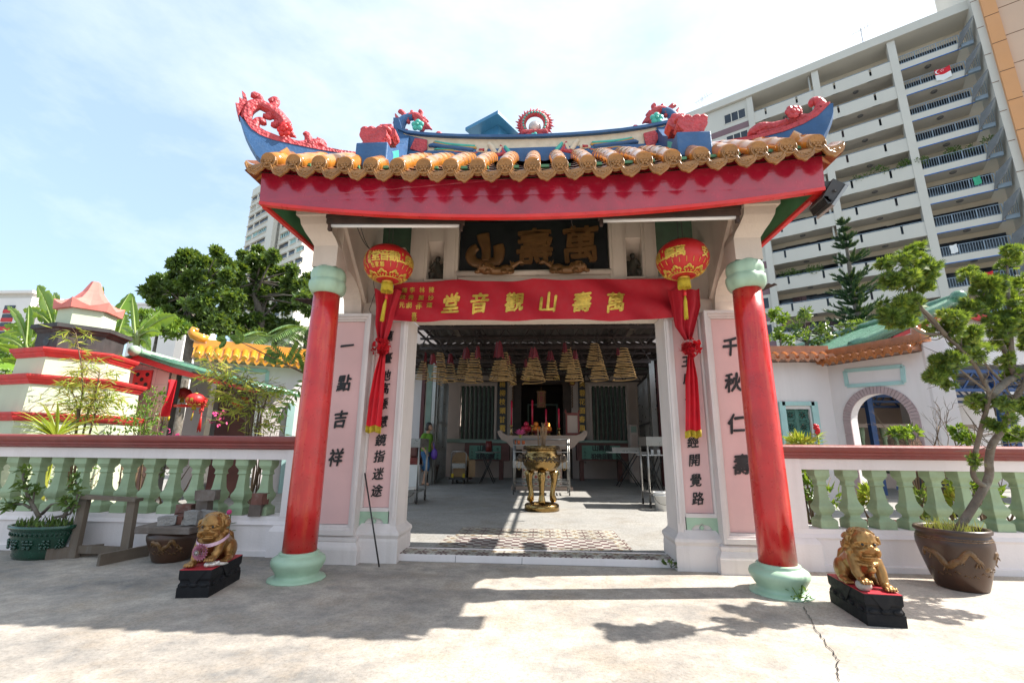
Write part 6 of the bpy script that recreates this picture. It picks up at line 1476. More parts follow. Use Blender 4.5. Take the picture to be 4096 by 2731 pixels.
o=MB(); A0,A1,A2,A3=BP(1118,392,.01),BP(1795,335,.01),BP(1812,528,.01),BP(1148,570,.01)
for p,q in ((A0,A1),(A3,A2),(A0,A3),(A1,A2)): o.bar(p,q,.07,.03,up=nn)
o.build('panel_frame',M['aqua'],t)
# end pier and white hall gable with green roof
e0=BP(2060,400); e1=BP(2330,400)
o=MB(); o.prism([Vector((e0.x,e0.y-.06,0)),Vector((e1.x,e1.y-.06,0)),Vector((e1.x,e1.y-.06,ztB+.15)),Vector((e0.x,e0.y-.06,ztB+.15))],(0,.5,0)); o.build('end_pier',M['whitewall'],t)
o=MB(); tub(o,lambda x,y:B9(x,y),[(2150,40),(2120,-40),(2080,-90),(2060,-130),(2090,-150)],[.12,.13,.1,.08,.03],10,Vector((0,.2,0))); o.build('scroll_finial',M['terracotta'],t)
HY=14.
H=lambda x,y,Y=HY:at(*CV(x,y),Y)
t=thing('side_hall','white gabled hall with green tiled roof and red barge boards behind the right wall','hall',tuple(Vector((H(1600,900).x,HY,0))))
ap=H(1425,560); el=H(590,850); er=H(2200,790); zb=0
o=MB(); o.prism([Vector((H(1010,800).x,HY,0)),Vector((er.x,HY,0)),Vector((er.x,HY,H(2200,800).z)),H(1425,600),H(1010,770)],(0,.3,0)); o.build('gable_wall',M['whitewall'],t)
o=MB(); o.prism([H(1430,578,HY-.3),H(1000,775,HY-.3),H(1000,802,HY-.3),H(1430,620,HY-.3)],(0,.1,0)); o.prism([H(1430,578,HY-.3),H(2200,760,HY-.3),H(2200,800,HY-.3),H(1430,620,HY-.3)],(0,.1,0)); o.build('barge_board',M['cornice'],t)
# visible left slope runs back from the gable
o=MB(); back=Vector((-.35,7,0)); S0,S1=H(1440,548,HY-.35),H(700,870,HY-.35)
G=MB()
S0b=H(870,770,HY+9); 
def slope(u,v): p=S0+(S1-S0)*u; q=p+Vector((-1.2,9,0)); return p+(q-p)*v
G.grid(slope,10,10); rf2=G.build('roof',M['greentile'],t)
for k in range(24):
    m=MB(); v=k/24; m.tube([slope(u/8,v)+Vector((0,0,.06)) for u in range(9)],[.1]*9,8); m.build('barrel_tile',M['greentile'],rf2)
M['palegreen']=paint('worn_green_glaze',(.3,.45,.34),.3,.2,5,.3,(.1,.25,.15),.2,30)
m=MB()
for k in range(24):
    for j in range(14): c=slope((j+.5)/14,(k+.5)/24); m.ball(c+Vector((0,-.0,.05)),(.1,.13,.05),7,5)
m.build('pan_tile',M['palegreen'],rf2)
m=MB(); m.tube([slope(u/8,0)+Vector((0,-.05,.12)) for u in range(9)],.13,9); m.tube([slope(0,v/6)+Vector((0,0,.15)) for v in range(7)],.16,9); m.ball(slope(0,0)+Vector((0,-.1,.18)),.2)
m.build('ridge',M['greentile'],rf2)
o=MB(); rs1=H(2200,775,HY-.35); o.prism([S0,rs1,rs1+Vector((0,0,.08)),S0+Vector((0,0,.08))],(0,9,0)); o.build('far_slope',M['greentile'],rf2)
# blue steel arbour to the right
M['bluesteel']=paint('blue_steel',(.01,.045,.15),.45,.2,5,.2,(.05,.1,.2),.15,30)
t=thing('steel_canopy','open blue steel canopy with truss beams at the far right','canopy',(7.5,10.5,0)); AY=10.2
za_=at(2270,885,AY).z
o=MB(); o.box((3.6,AY,za_+.35),(13,AY+5,za_+.45)); o.build('roof_sheet',M['blacksteel'],t)
for k,Y in enumerate((AY,AY+1.2,AY+2.6,AY+4.2)):
    o=MB(); o.bar((3.6,Y,za_+.3),(13,Y,za_+.3),.07); o.bar((3.6,Y,za_-.1),(13,Y,za_-.1),.06)
    for i in range(16): x=3.6+i*.6; o.bar((x,Y,za_-.1),(x+.3,Y,za_+.3),.03); o.bar((x+.3,Y,za_+.3),(x+.6,Y,za_-.1),.03)
    o.build('truss',M['bluesteel'],t)
for x,Y in ((at(2000,960,AY+1.2).x,AY+1.2),(at(2303,960,AY).x,AY),(at(2330,990,AY+2.6).x,AY+2.6)):
    o=MB(); o.box((x-.06,Y-.06,0),(x+.06,Y+.06,za_+.3)); o.build('post',M['bluesteel'],t)
M['tanwall']=paint('tan_wall_wash',(.42,.33,.28),.85,.06,2,.2,(.3,.24,.2),.2,30)  # one tan base tone, varied at random
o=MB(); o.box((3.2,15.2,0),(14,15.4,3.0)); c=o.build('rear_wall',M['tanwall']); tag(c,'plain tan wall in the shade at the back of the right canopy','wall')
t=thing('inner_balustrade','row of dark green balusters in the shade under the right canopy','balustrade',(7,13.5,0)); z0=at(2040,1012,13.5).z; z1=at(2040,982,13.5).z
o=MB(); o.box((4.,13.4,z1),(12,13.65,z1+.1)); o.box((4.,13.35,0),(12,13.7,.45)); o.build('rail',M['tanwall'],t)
bm_=MB(); prf=[(.1,0),(.1,.13),(.06,.2),(.09,.35),(.06,.5),(.05,.72),(.07,.76),(.08,.88),(.09,1)]
bm_.lathe([(r,.451+z*(z1-.452)) for r,z in prf],(4.2,13.52,0),8); b0=bm_.build('baluster',M['celadon'],t)
for k in range(1,26): c=b0.copy(); COL.objects.link(c); c.location.x=b0.location.x+.3*k
# seated people whose heads show above the right rail
def sit(): return dict(hip=(0,.05,.5),neck=(0,0,.98),head=(0,-.02,1.15),shl=(-.18,0,.93),shr=(.18,0,.93),ell=(-.24,-.05,.68),elr=(.24,-.05,.68),wrl=(-.14,-.28,.58),wrr=(.14,-.28,.58),thl=(-.1,0,.47),thr=(.1,0,.47),knl=(-.12,-.42,.48),knr=(.12,-.42,.48),anl=(-.12,-.4,.09),anr=(.14,-.45,.09))
for x,lab,cl in ((2098,'seated person in grey with greying hair, left of the two behind the right rail',(M['greycloth'],M['darkcloth'],.95,paint('grey_hair',(.08,.075,.07),.6,.3,30),M['ink'])),(2133,'seated person in dark clothes with short black hair, nearer the tree behind the right rail',(M['darkcloth'],M['greycloth'],.8,M['hair'],M['ink']))):
    p=at(x,1012,8.5); person(lab,(p.x,8.5,.07-(.0 if x<2110 else -.03)),R(20),sit(),cl)
    o=MB(); o.box((p.x-.25,8.4,.4),(p.x+.25,8.75,.46),bev=.01)
    st=o.build('seat',M['bluesteel'])
    for dx in (-.2,.2):
        for dy in (8.45,8.7): q=MB(); q.box((p.x+dx-.02,dy-.02,.07),(p.x+dx+.02,dy+.02,.4)); q.build('leg',M['blacksteel'],st)
    st.name='stool'; tag(st,'plain stool under the grey-clothed seated person' if x<2110 else 'plain stool under the dark-clothed seated person','stool')
# plants behind the right balusters
def R4(x,y,Y): return at(*crop(2900,1750,.50850)(x,y),Y)
shrub('tall bright leafy plant behind the first right balusters',R4(720,430,5.7),(.28,.25,.38),260,.13,.04,'bush',81,7,seg=2)
shrub('small yellow-green plant between the second and third right balusters',R4(1110,520,5.6),(.1,.1,.18),30,.1,.035,'bamboo',82,3)
shrub('dark twiggy shrub behind the fourth right baluster',R4(1530,450,5.6),(.18,.2,.42),90,.08,.035,'darkleaf',83,7)
shrub('yellowish croton-like plant behind the fifth right baluster',R4(1745,420,5.7),(.14,.15,.3),90,.11,.04,'bamboo',84,6)
shrub('leafy plant behind the right balusters next to the tree trunk',R4(1960,420,5.7),(.16,.2,.3),70,.1,.035,'bush',85,5)
shrub('light green small-leaved shrub just above the right rail before the arch',at(2085,1000,5.8),(.22,.15,.12),50,.07,.045,'bush',86,8)
shrub('low light green sprig above the right rail beside the tree',at(2225,995,5.8),(.2,.15,.12),34,.07,.05,'bush',87,5); shrub('small bright green sprig above the right rail at the frame edge',at(2312,1000,5.8),(.12,.12,.08),14,.08,.05,'bush',88,4)
shrub('pale green leaves low against the latticed window',at(1838,1018,5.6),(.14,.12,.06),24,.12,.025,'bamboo',89,3)
rr=random.Random(90); t=thing('cockscomb','red cockscomb flower spike standing just above the right rail','flower',tuple(at(1880,1015,5.5))); p=at(1880,1015,5.5)
o=MB(); o.tube([(p.x,5.5,.05),p+Vector((0,0,.1))],.008,6); 
for k in range(12): leaf(o,p+Vector((0,0,-.05+.012*k)),Vector((cos(k*2.2),-.2+sin(k*2.2)*.5,.25)),.11,.035,seg=2)
o.build('stem',M['bamboo'],t); o=MB()
for k in range(24): o.ball(p+Vector((rr.uniform(-.022,.022),rr.uniform(-.02,.02),.1+.004*k)),.018,6,4)
o.build('flower_head',M['flowerred'],t)
def bare(label,base,pts,seed):
    rr=random.Random(seed); t=thing('bare_shrub',label,'shrub',tuple(base)); o=MB()
    def br(p,d,l,r,dep):
        q=p+d*l; m=(p+q)/2+rv(rr)*l*.12; o.tube([p,m,q],[r,r*.85,r*.7],5)
        if dep: 
            for k in range(rr.randint(2,3)): br(q if k else m,(d+rv(rr)*.8).normalized(),l*rr.uniform(.55,.8),r*.62,dep-1)
    for a in pts: br(Vector(base),a.normalized(),.42,.012,4)
    o.build('stem',M['twig'],t)
b=at(2160,1020,6.2); bare('leafless twiggy shrub behind the right rail beside the arch',(b.x,6.2,.75),[Vector((-.5,0,1)),Vector((.5,0,1)),Vector((0,.2,1))],91)
b=R4(2220,560,5.8); bare('dark leafless shrub behind the far right balusters',(b.x,5.8,.3),[Vector((-.3,0,1)),Vector((.4,0,1))],92)
for x,lab in ((1135,'terracotta pot behind the third right baluster'),(1330,'terracotta pot behind the fourth right baluster')):
    p=R4(x,668,5.6); o=MB(); o.lathe([(.09,0),(.12,p.z-.02),(.135,p.z-.02),(.135,p.z+.02),(.11,p.z+.02),(.1,p.z-.03)],(p.x,5.6,0),20); c=o.build('flower_pot',M['brick'],None,loc=(p.x,5.6,0)); tag(c,lab,'pot')
# Norfolk pine and shrubs before the flats
PY=20.; N_=lambda x,y,Y=PY:at(*crop(3050,900,.34014)(x,y),Y)
M['pine']=leafmat('pine_needles',[(.008,.03,.014),(.02,.06,.025),(.05,.1,.04)],.55,.1,2)
b=N_(1150,1300); t=thing('norfolk_pine','tiered dark Norfolk pine in front of the long apartment block','tree',(b.x,PY,0))
tk=[Vector((b.x,PY,0)),N_(1150,1290),N_(1120,1050),N_(1080,880),N_(1035,620),N_(1010,380),N_(985,250),N_(960,80),N_(945,-10)]
o=MB(); o.tube(tk,[.16,.13,.12,.11,.09,.08,.06,.04,.01],9); o.build('trunk',M['bark'],t)
rr=random.Random(95); lf=MB()
def whorl(x,y,wl,n,up):
    c=N_(x,y); Lm=wl*.34014/1800*PY
    for k in range(n):
        a=2*PI*k/n+rr.uniform(-.3,.3); ln=Lm*rr.uniform(.75,1.1); d=Vector((cos(a),sin(a),up)); pts=[c+d*ln*s+Vector((0,0,ln*.25*s*s)) for s in [i/8 for i in range(9)]]
        lf.tube(pts,[.02*(1-i/10) for i in range(9)],4)
        for i in range(1,9):
            dd2=(pts[i]-pts[i-1]).normalized()
            for m in range(9):
                p=pts[i]-(pts[i]-pts[i-1])*rr.random(); leaf(lf,p,dd2*.8+rv(rr)*.6+Vector((0,0,.55)),rr.uniform(.16,.34)*(1-.03*i),.05,up=rv(rr))
for x,y,wl,n,up in ((945,0,60,6,.3),(960,90,40,5,.4),(975,190,110,9,.25),(985,270,120,8,.05),(1025,440,190,9,.12),(1040,640,230,9,.05),(1050,720,120,8,.4),(1060,790,260,11,.02),(1070,860,190,9,-.02),(1090,940,150,8,.15),(1100,1030,300,10,.05),(1125,1120,290,10,.0),(1140,1200,200,8,0),(1150,1290,260,9,-.05)): whorl(x,y,wl,n,up)
lf.build('foliage',M['pine'],t)
cls=[(N_(x,y,17.5),Vector((w*.0033,.6,h*.0033))) for x,y,w,h in ((300,1250,120,110),(450,1150,140,110),(560,1250,150,90),(700,1200,110,80),(800,1300,140,70),(400,1350,170,70),(640,1370,190,60),(950,1200,90,50),(1180,1190,90,60),(1000,1350,150,50),(200,1330,110,80),(480,1050,70,50),(900,1400,150,50))]
b=N_(500,1380,17.5); tree('leafy_bush','sprawling thin-leaved tree low in front of the apartment block',(b.x,17.5,0),[Vector((b.x,17.5,0)),N_(520,1380,17.5),N_(560,1250,17.5)],cls,'darkleaf',97,.2,.1,.4,'shrubs before the flats',r0=.1)
cls=[(at(x,y,12.8),Vector((w*.007,.4,h*.007))) for x,y,w,h in ((1790,735,26,22),(1785,765,24,22),(1810,775,26,18),(1780,715,14,12))]
b=at(1790,790,12.8); tree('leafy_bush','small light-leaved tree right beside the red column, before the flats',(b.x,12.8,0),[Vector((b.x,12.8,0)),at(1792,780,12.8)],cls,'bush',98,.13,.07,.6,'shrubs before the flats',r0=.06)
# ------------------------------------------------------------------ apartment block
M['hdb']=paint('pale_facade',(.57,.535,.47),.85,.05,.25,.25,(.5,.47,.42),.05,10,drip=True); M['hdbback']=paint('cream_back_wall',(.68,.58,.45),.85,.06,.4,.2,(.35,.3,.24),.05,10)
M['glass']=paint('dark_window',(.03,.035,.045),.12,.4,.8,.3,(.1,.1,.1),0); M['ceil']=paint('balcony_ceiling',(.58,.54,.48),.9,.05,.5,bump=0); M['mauveband']=paint('mauve_band',(.2,.12,.13),.8,.1,1,bump=0)
M['rail']=paint('pale_blue_railing',(.24,.3,.36),.5,.1,3,bump=0); M['brightblue']=paint('bright_blue_edge',(.03,.13,.4),.6,.1,3,bump=0); M['lightmetal']=paint('grey_louvre',(.17,.17,.17),.7,.15,2,bump=0)
P0_=Vector((33.96,38.2,0)); D1=Vector((-.844,.536,0)).normalized(); N1=Vector((-.536,-.844,0))   # N1 faces the camera side
blk=thing('apartment_block','long ten-storey white apartment block with open balcony corridors on the right','building',tuple(P0_))
Bk=lambda u,o,z:P0_+D1*u-N1*o+Vector((0,0,z))     # u along the facade to the left, o depth behind it
def bbx(mb,u0,u1,o0,o1,z0,z1): 
    c=[Bk(u,o,z) for z in (z0,z1) for u,o in ((u0,o0),(u1,o0),(u1,o1),(u0,o1))]; mb.add(c,[(3,2,1,0),(4,5,6,7),(0,1,5,4),(1,2,6,5),(2,3,7,6),(3,0,4,7)],False)
def ucol(x,y): # measured point on the facade -> distance along it
    r=ray(x,y); n=Vector((N1.x,N1.y,0)); q=r*((P0_-Vector((0,0,EYE))).dot(n)/r.dot(n)); return (q-P0_).dot(D1),q.z+EYE
CA=crop(2700,200,.59354)
u1=ucol(*CA(955,250))[0]; u2=ucol(*CA(510,420))[0]; uL=u2+14; uR=-4.45
NS=14; SH=2.8; ROOF=40.4
mb=MB(); bbx(mb,uR-3,uL,2.2,9.,0,ROOF-.6); mb.build('rear_mass',M['hdbback'],blk)
mb=MB(); bbx(mb,uR-4,uL+.5,-.35,9,ROOF-.9,ROOF); mb.build('roof_parapet',M['hdb'],blk)
mb=MB(); bbx(mb,u2+.25,uL,.0,2.15,0,ROOF-.95); mb.build('end_wall',M['hdb'],blk)
for k in range(NS):
    z=ROOF-1.2-SH*(k+1)+.0
    if z<-1: break
    mb=MB(); bbx(mb,uR,u2-.2,.0,2.15,z-.15,z); mb.build('floor_slab',M['ceil'],blk)
    for a,b in ((.3,u1-.3),(u1+.3,u2-.3)):
        mb=MB(); w=(b-a); c0=a
        cuts=[a+w*.28,a+w*.8]
        for c in cuts+[b]:
            bbx(mb,c0,c-.09 if c!=b else c,-.06,.08,z-.35,z+.95); 
            if c!=b: bbx(mb,c-.09,c+.09,-.05,.07,z-.35,z+.2); bbx(mb,c-.35,c+.35,-.062,.082,z-.35,z-.3)
            c0=c+.09
        pr_=mb.build('balcony_parapet',M['hdb'],blk)
        mb=MB(); bbx(mb,a,b,-.0,.04,z+1.02,z+1.07); 
        for i in range(9): u=a+w*(i+.5)/9; bbx(mb,u-.02,u+.02,-.0,.03,z+.95,z+1.02)
        mb.build('handrail',M['rail'],pr_)
        for f,wd,zt_,z0_ in ((.08,.9,2.15,.9),(.22,.75,2.15,.0),(.4,1.3,2.1,.85),(.58,.9,2.15,.9),(.72,.75,2.15,0.),(.9,1.2,2.1,.85)):
            u=a+w*f; mb=MB(); bbx(mb,u-wd,u+wd*.6,2.06,2.19,z+z0_,z+zt_); mb.build('window' if z0_>.5 else 'door',M['glass'] if z0_>.5 or rnd.random()<.6 else M['mauveband'],blk)
        mb=MB(); c=Bk((a+b)/2,1.1,z-.17); mb.lathe([(.02,-.12),(.22,-.08),(.25,0)],c,12); mb.build('ceiling_lamp',M['lightmetal'],blk)
    # right-hand bay with railings
    a,b=uR,-.3
    mb=MB(); bbx(mb,a,b,-.06,.1,z-.35,z+.25); pr_=mb.build('balcony_edge',M['hdb'],blk)
    mb=MB(); bbx(mb,a,b,-.07,-.0,z-.42,z-.35); mb.build('blue_trim',M['brightblue'],pr_)
    mb=MB(); bbx(mb,a,b,-.02,.02,z+1.1,z+1.15); bbx(mb,a,b,-.02,.02,z+.32,z+.35)
    n=int((b-a)/.16)
    for i in range(n+1): u=a+(b-a)*i/n; q=.035 if i%9==0 else .012; bbx(mb,u-q,u+q,-.02,.02,z+.25,z+1.12)
    mb.build('railing',M['rail'],pr_)
    for f,wd,z0_ in ((.15,1.1,.85),(.42,.5,0.),(.6,.7,.0),(.82,1.1,.85)):
        u=b+(a-b)*f; mb=MB(); bbx(mb,u-wd,u+wd,2.06,2.19,z+z0_,z+2.15); mb.build('window' if z0_>.5 else 'door',M['glass'],blk)
    mb=MB(); c=Bk((a+b)/2,1.1,z-.17); mb.lathe([(.02,-.12),(.22,-.08),(.25,0)],c,12); mb.build('ceiling_lamp',M['lightmetal'],blk)
    # projecting louvre screen at the corner
    mb=MB(); q=[Bk(uR+.25,-.12,z-.4),Bk(uR-.35,-1.,z+.4),Bk(uR-.9,-1.0,z+1.75),Bk(uR-.1,-.12,z+1.1)]; mb.prism(q,D1*-.06); mb.build('louvre_screen',M['lightmetal'],blk)
    mb=MB(); bbx(mb,uR-.8,uR,-.2,.1,z-.35,z); n=6
    for i in range(n): u=uR-.8+.8*i/n; bbx(mb,u-.015,u+.015,-.2,-.17,z,z+1.2)
    mb.build('corner_railing',M['rail'],blk)
    # windows of the solid end
    if k<NS:
        for (xa_,wd) in ((u2+1.6,1.1),(u2+6.3,1.1)):
            mb=MB(); bbx(mb,xa_-wd,xa_+wd,-.02,.05,z+.85,z+1.95); wn=mb.build('window',M['glass'],blk)
            mb=MB()
            for e in (-1,-.33,.33,1): bbx(mb,xa_+wd*e-.04,xa_+wd*e+.04,-.05,.0,z+.83,z+1.97)
            bbx(mb,xa_-wd,xa_+wd,-.05,.0,z+1.95,z+2.03); bbx(mb,xa_-wd,xa_+wd,-.05,.0,z+.77,z+.85); mb.build('window_frame',M['hdb'],wn)
        mb=MB(); bbx(mb,u2+.3,uL,-.03,-.001,z-.5,z+.25); mb.build('mauve_band',M['mauveband'],blk)
for u in (0,u1,u2):
    mb=MB(); bbx(mb,u-.3,u+.3,-.12,.9,0,ROOF-.95); mb.build('pillar',M['hdb'],blk)
    if u: mb=MB(); mb.tube([Bk(u+.55,.3,0),Bk(u+.55,.3,ROOF-1)],.09,8); mb.build('drainpipe',M['hdb'],blk)
# flag on one railing
zf=ROOF-1.2-SH*2
def fq(u,v): 
    p=Bk(uR*.72+uR*-.22*(1-u)*-0+uR*.22*u-uR*.0,-.12-.05*sin(u*7),zf+1.1-.95*v-.1*sin(u*3)); return p
fa_=-.55*abs(uR); fb_=-.78*abs(uR)
mb=MB(); gq=lambda u,v:Bk(fa_+(fb_-fa_)*u,-.12-.05*sin(u*8+v),zf+1.15-1.15*v-.08*sin(u*3)); mb.grid(lambda u,v:gq(u,v*.5),12,4); mb.mi=1; mb.grid(lambda u,v:gq(u,.5+v*.5),12,4)
mb.mi=1
def disc(cx_,cz_,r,n=14,o=-.06): 
    c=gq(cx_,cz_); return [c+D1*r*cos(2*PI*i/n)-(-N1*0)+Vector((0,0,r*sin(2*PI*i/n)))+N1*.07 for i in range(n)]
outer=[(.2*cos(a),.2*sin(a)) for a in [PI*.35+PI*1.3*i/12 for i in range(13)]]; inner=[(.06+.17*cos(a),.17*sin(a)) for a in [PI*1.55-PI*1.1*i/12 for i in range(13)]]
c=gq(.2,.26)+N1*.07; mb.add([c-D1*x+Vector((0,0,z)) for x,z in outer+inner],[tuple(range(26))],False)
for i in range(5):
    a=PI/2+2*PI*i/5; cc=c-D1*(.26+.09*cos(a))+Vector((0,0,.09*sin(a))); st=[]
    for j in range(10): r=.045 if j%2==0 else .018; b=PI/2+PI*j/5; st.append(cc-D1*r*cos(b)+Vector((0,0,r*sin(b)))+N1*.002)
    mb.add(st,[tuple(range(10))],False)
M['flagwhite']=paint('white_cloth',(.75,.74,.72),.8,.05,3,bump=0)
o=mb.build('flag',[M['clothbright'],M['flagwhite']],None,loc=tuple(gq(.5,.5))); tag(o,'red and white flag with crescent and stars hung on a high balcony railing','flag')
# laundry on the right-hand bay
for u,k,col,lab in ((-1.6,8,'yellow','yellow cloth hung to dry over a low right-bay railing'),(-2.6,8,'clothbright','dark red cloth drying beside the yellow one on a low railing'),(-.9,7,'flagwhite','white sheet drying on a low right-bay railing near the pillar'),(-3.2,5,'teal_shirt','green cloth drying on a middle right-bay railing')):
    z=ROOF-1.2-SH*(k+1); mb=MB(); mb.grid(lambda a,b:Bk(u-.45*a+.02*sin(b*7),-.1-.03*sin(a*9),z+1.16-.75*b-.03*sin(a*5)),8,5); tag(mb.build('laundry',M[col],None,loc=tuple(Bk(u,-.1,z+.8))),lab,'laundry')
# balcony plants
rr=random.Random(99)
for u,k,w_,lab in ((2.6,4,2.2,'trailing flowering plants along a left-bay balcony of the apartment block'),(uR*.6,4,2.6,'climbing plants over the railing of a right-bay balcony, fourth below the roof'),(u1+3.5,7,1.6,'dark potted plants on a lower left balcony of the apartment block')):
    z=ROOF-1.2-SH*(k+1); mb=MB()
    for i in range(9): clump(mb,Bk(u+rr.uniform(-w_,w_),.1,z+1.15+rr.uniform(-.1,.35)),(.55,.4,.4),50,.22,.1,rr,.3)
    o=mb.build('balcony_plants',M['darkleaf'],None,loc=tuple(Bk(u,.1,z+1))); tag(o,lab,'plants')
# orange tower block in front, far right
t=thing('orange_block','tall orange and white panelled block at the top right edge','building',tuple(P0_))
M['orangewall']=paint('apricot_panel',(.62,.3,.13),.8,.05,.3,.15,(.55,.3,.16),.05,10); M['peach']=paint('peach_panel',(.6,.4,.28),.8,.05,.3,bump=0); M['groove']=paint('panel_joint',(.16,.08,.04),.9,.1,1,bump=0)
def uo(x,y,o):
    r=ray(x,y); pl=P0_-N1*o; q=r*((pl-Vector((0,0,EYE))).dot(N1)/r.dot(N1)); return (q-P0_).dot(D1)
OA,OB,OC=uo(2227,2,-1.),uo(2247,2,-1.3),uo(2287,2,-1.3)
mb=MB(); bbx(mb,OB-.1,OA,-1.,8,0,62); mb.build('white_strip',M['hdb'],t)
mb=MB(); bbx(mb,OC,OB-.101,-1.3,8,0,62); mb.build('orange_wall',M['orangewall'],t); mb=MB(); bbx(mb,OC-12,OC-.01,-1.1,8,0,62); mb.build('peach_wall',M['peach'],t)
mb=MB()
for k in range(22): z=.9+SH*k; bbx(mb,OC,OB-.1,-1.31,-1.2,z,z+.06); bbx(mb,OC-12,OC,-1.11,-1.0,z+.5,z+.56); bbx(mb,OB,OA,-1.01,-.9,z-.6,z-.54)
mb.build('panel_joints',M['groove'],t)
# rooftop aerials
for u,h in ((uL-9,2.4),(1.8,2.8)):
    mb=MB(); p=Bk(u,1,ROOF); mb.tube([p,p+Vector((0,0,h))],.03,5)
    for k in range(6): q=p+Vector((0,0,h-.1*k))-D1*(.6-.25*k); mb.tube([q-N1*.4,q+N1*.4],.015,4)
    mb.tube([p+Vector((0,0,h))-D1*1.2,p+Vector((0,0,h-.4))+D1*.9],.02,4); o=mb.build('aerial',M['steel'],None,loc=tuple(p)); tag(o,'thin rooftop aerial near the left end of the apartment block' if u>5 else 'thin rooftop aerial above the middle pillar of the apartment block','aerial')
# ------------------------------------------------------------------ pale tower block behind the left eave
CTw=crop(960,760,.22321)
rC=ray(*CTw(985,930)); TC=rC*(104/math.hypot(rC.x,rC.y)); TC=Vector((TC.x,TC.y,0)); D2=Vector((-N1.x,-N1.y,0))
tw=thing('tower_block','pale cream tower block with rows of dark windows behind the left end of the eave','building',tuple(TC))
M['twr']=paint('cream_tower',(.6,.57,.5),.85,.05,.12,.25,(.5,.46,.38),0)
def ub(x,y):
    r=ray(x,y); n=N1; q=r*((TC-Vector((0,0,EYE))).dot(n)/r.dot(n)); return (q-TC).dot(D1),q.z+EYE
uE,zE=ub(*CTw(225,45)); Tk=lambda u,o,z:TC+D1*u-N1*o+Vector((0,0,z))
def tb(mb,u0,u1,o0,o1,z0,z1): mb.add([Tk(u,o,z) for z in (z0,z1) for u,o in ((u0,o0),(u1,o0),(u1,o1),(u0,o1))],[(3,2,1,0),(4,5,6,7),(0,1,5,4),(1,2,6,5),(2,3,7,6),(3,0,4,7)],False)
ZR=zE+.8; us=[ub(*CTw(x,y))[0] for x,y in ((480,640),(560,850))]
mb=MB(); tb(mb,us[1],uE,.0,16,0,ZR); tb(mb,0,us[0],1.6,18,0,ZR+2.8); tb(mb,us[0],us[1],1.0,16,0,ZR+1); mb.build('wall',M['twr'],tw)
cols=[]
for (x0,y0,x1,y1) in ((110,930,195,880),(225,865,310,815),(325,790,470,700)): cols.append((ub(*CTw(x0,y0))[0],ub(*CTw(x1,y1))[0],0.,ub(*CTw(x0,y0))[1]))
for (x0,y0,x1,y1) in ((577,865,735,790),(745,985,845,930),(853,1140,965,1085)): cols.append((ub(*CTw(x0,y0))[0]-.6,ub(*CTw(x1,y1))[0]-.6,1.6,ub(*CTw(x0,y0))[1]))
zref=cols[0][3]
for a,b,o,z in cols:
    z=zref+round((z-zref)/2.8)*2.8
    for k in range(-14,12):
        zz_=z+2.8*k
        if zz_+1.5>ZR+(2.8 if o else 0)-.3 or zz_<8: continue
        mb=MB(); tb(mb,b,a,o-.02,o+.3,zz_,zz_+1.15); wn=mb.build('window',M['glass'],tw)
        if k%3==0:
            mb=MB(); n=4
            for i in range(n): u=b+(a-b)*(i+.5)/n; tb(mb,u-.22,u+.18,o-.06,o-.021,zz_+.05,zz_+1.1)
            mb.build('curtain',M['hdb'] if k%2 else M['aqua'],wn)
        mb=MB(); tb(mb,b-.15,a+.15,o-.45,o-.03,zz_+1.15,zz_+1.3); tb(mb,b-.1,a+.1,o-.2,o-.03,zz_-.12,zz_); mb.build('window_frame',M['twr'],wn)
# low red-banded flats at the far left
t=thing("red_banded_flats",'white flats with red spandrel bands far away at the left edge','building',tuple(at(30,745,130)))
FYY=130.; Fp=lambda x,y,Y=FYY:at(*CB(x,y),Y)
p0,p1=Fp(-260,60),Fp(245,150); dF=Vector((1,-.0,0)); zt_=p1.z
M['flats']=paint('flats_white',(.72,.68,.64),.85,.05,.1,.2,(.55,.5,.46),0)
mb=MB(); mb.box((p0.x,FYY,0),(p1.x,FYY+20,zt_-2.4)); mb.box((p1.x+.5,FYY+2,0),(p1.x+9,FYY+18,Fp(270,215).z)); mb.build('wall',M['flats'],t)
mb=MB(); mb.box((p0.x,FYY-.8,zt_-.9),(p1.x+.6,FYY+20,zt_)); mb.build('roof_slab',M['flats'],t); mb=MB(); mb.box((p0.x,FYY+.3,zt_-2.4),(p1.x-.3,FYY+19,zt_-.9)); mb.build('roof_gap',M['ceil'],t)
for k in range(6):
    for j in range(4):
        x=p1.x-5-6.5*j; Y=FYY-.15; z=zt_-6.3-2.9*k
        mb=MB(); mb.box((x-3.6,Y-.1,z),(x,Y+.3,z+1.3)); wn=mb.build('window',M['glass'],t); mb=MB(); mb.box((x-3.7,Y-.14,z-1.25),(x+.1,Y+.3,z-.02)); mb.build('spandrel',M['cornice'],t)
for k in range(4):
    z=Fp(270,215).z-4-2.9*k; mb=MB(); mb.box((p1.x+5,FYY+1.8,z),(p1.x+8.4,FYY+2.1,z+1.3)); mb.build('window',M['glass'],t); mb=MB(); mb.box((p1.x+4.9,FYY+1.75,z-1.25),(p1.x+8.5,FYY+2.1,z-.02)); mb.build('spandrel',M['cornice'],t)
q=at(322,700,110); t=thing('pale_building','pale building with flat top showing between the banana leaves and the dark tree','building',(q.x,110,0)); mb=MB(); mb.box((q.x-1.5,110,0),(q.x+12,124,q.z)); mb.build('wall',M['flats'],t); mb=MB(); mb.box((q.x-1.9,109.6,q.z),(q.x+12.4,124.4,q.z+.5)); mb.build('roof_slab',M['flats'],t)
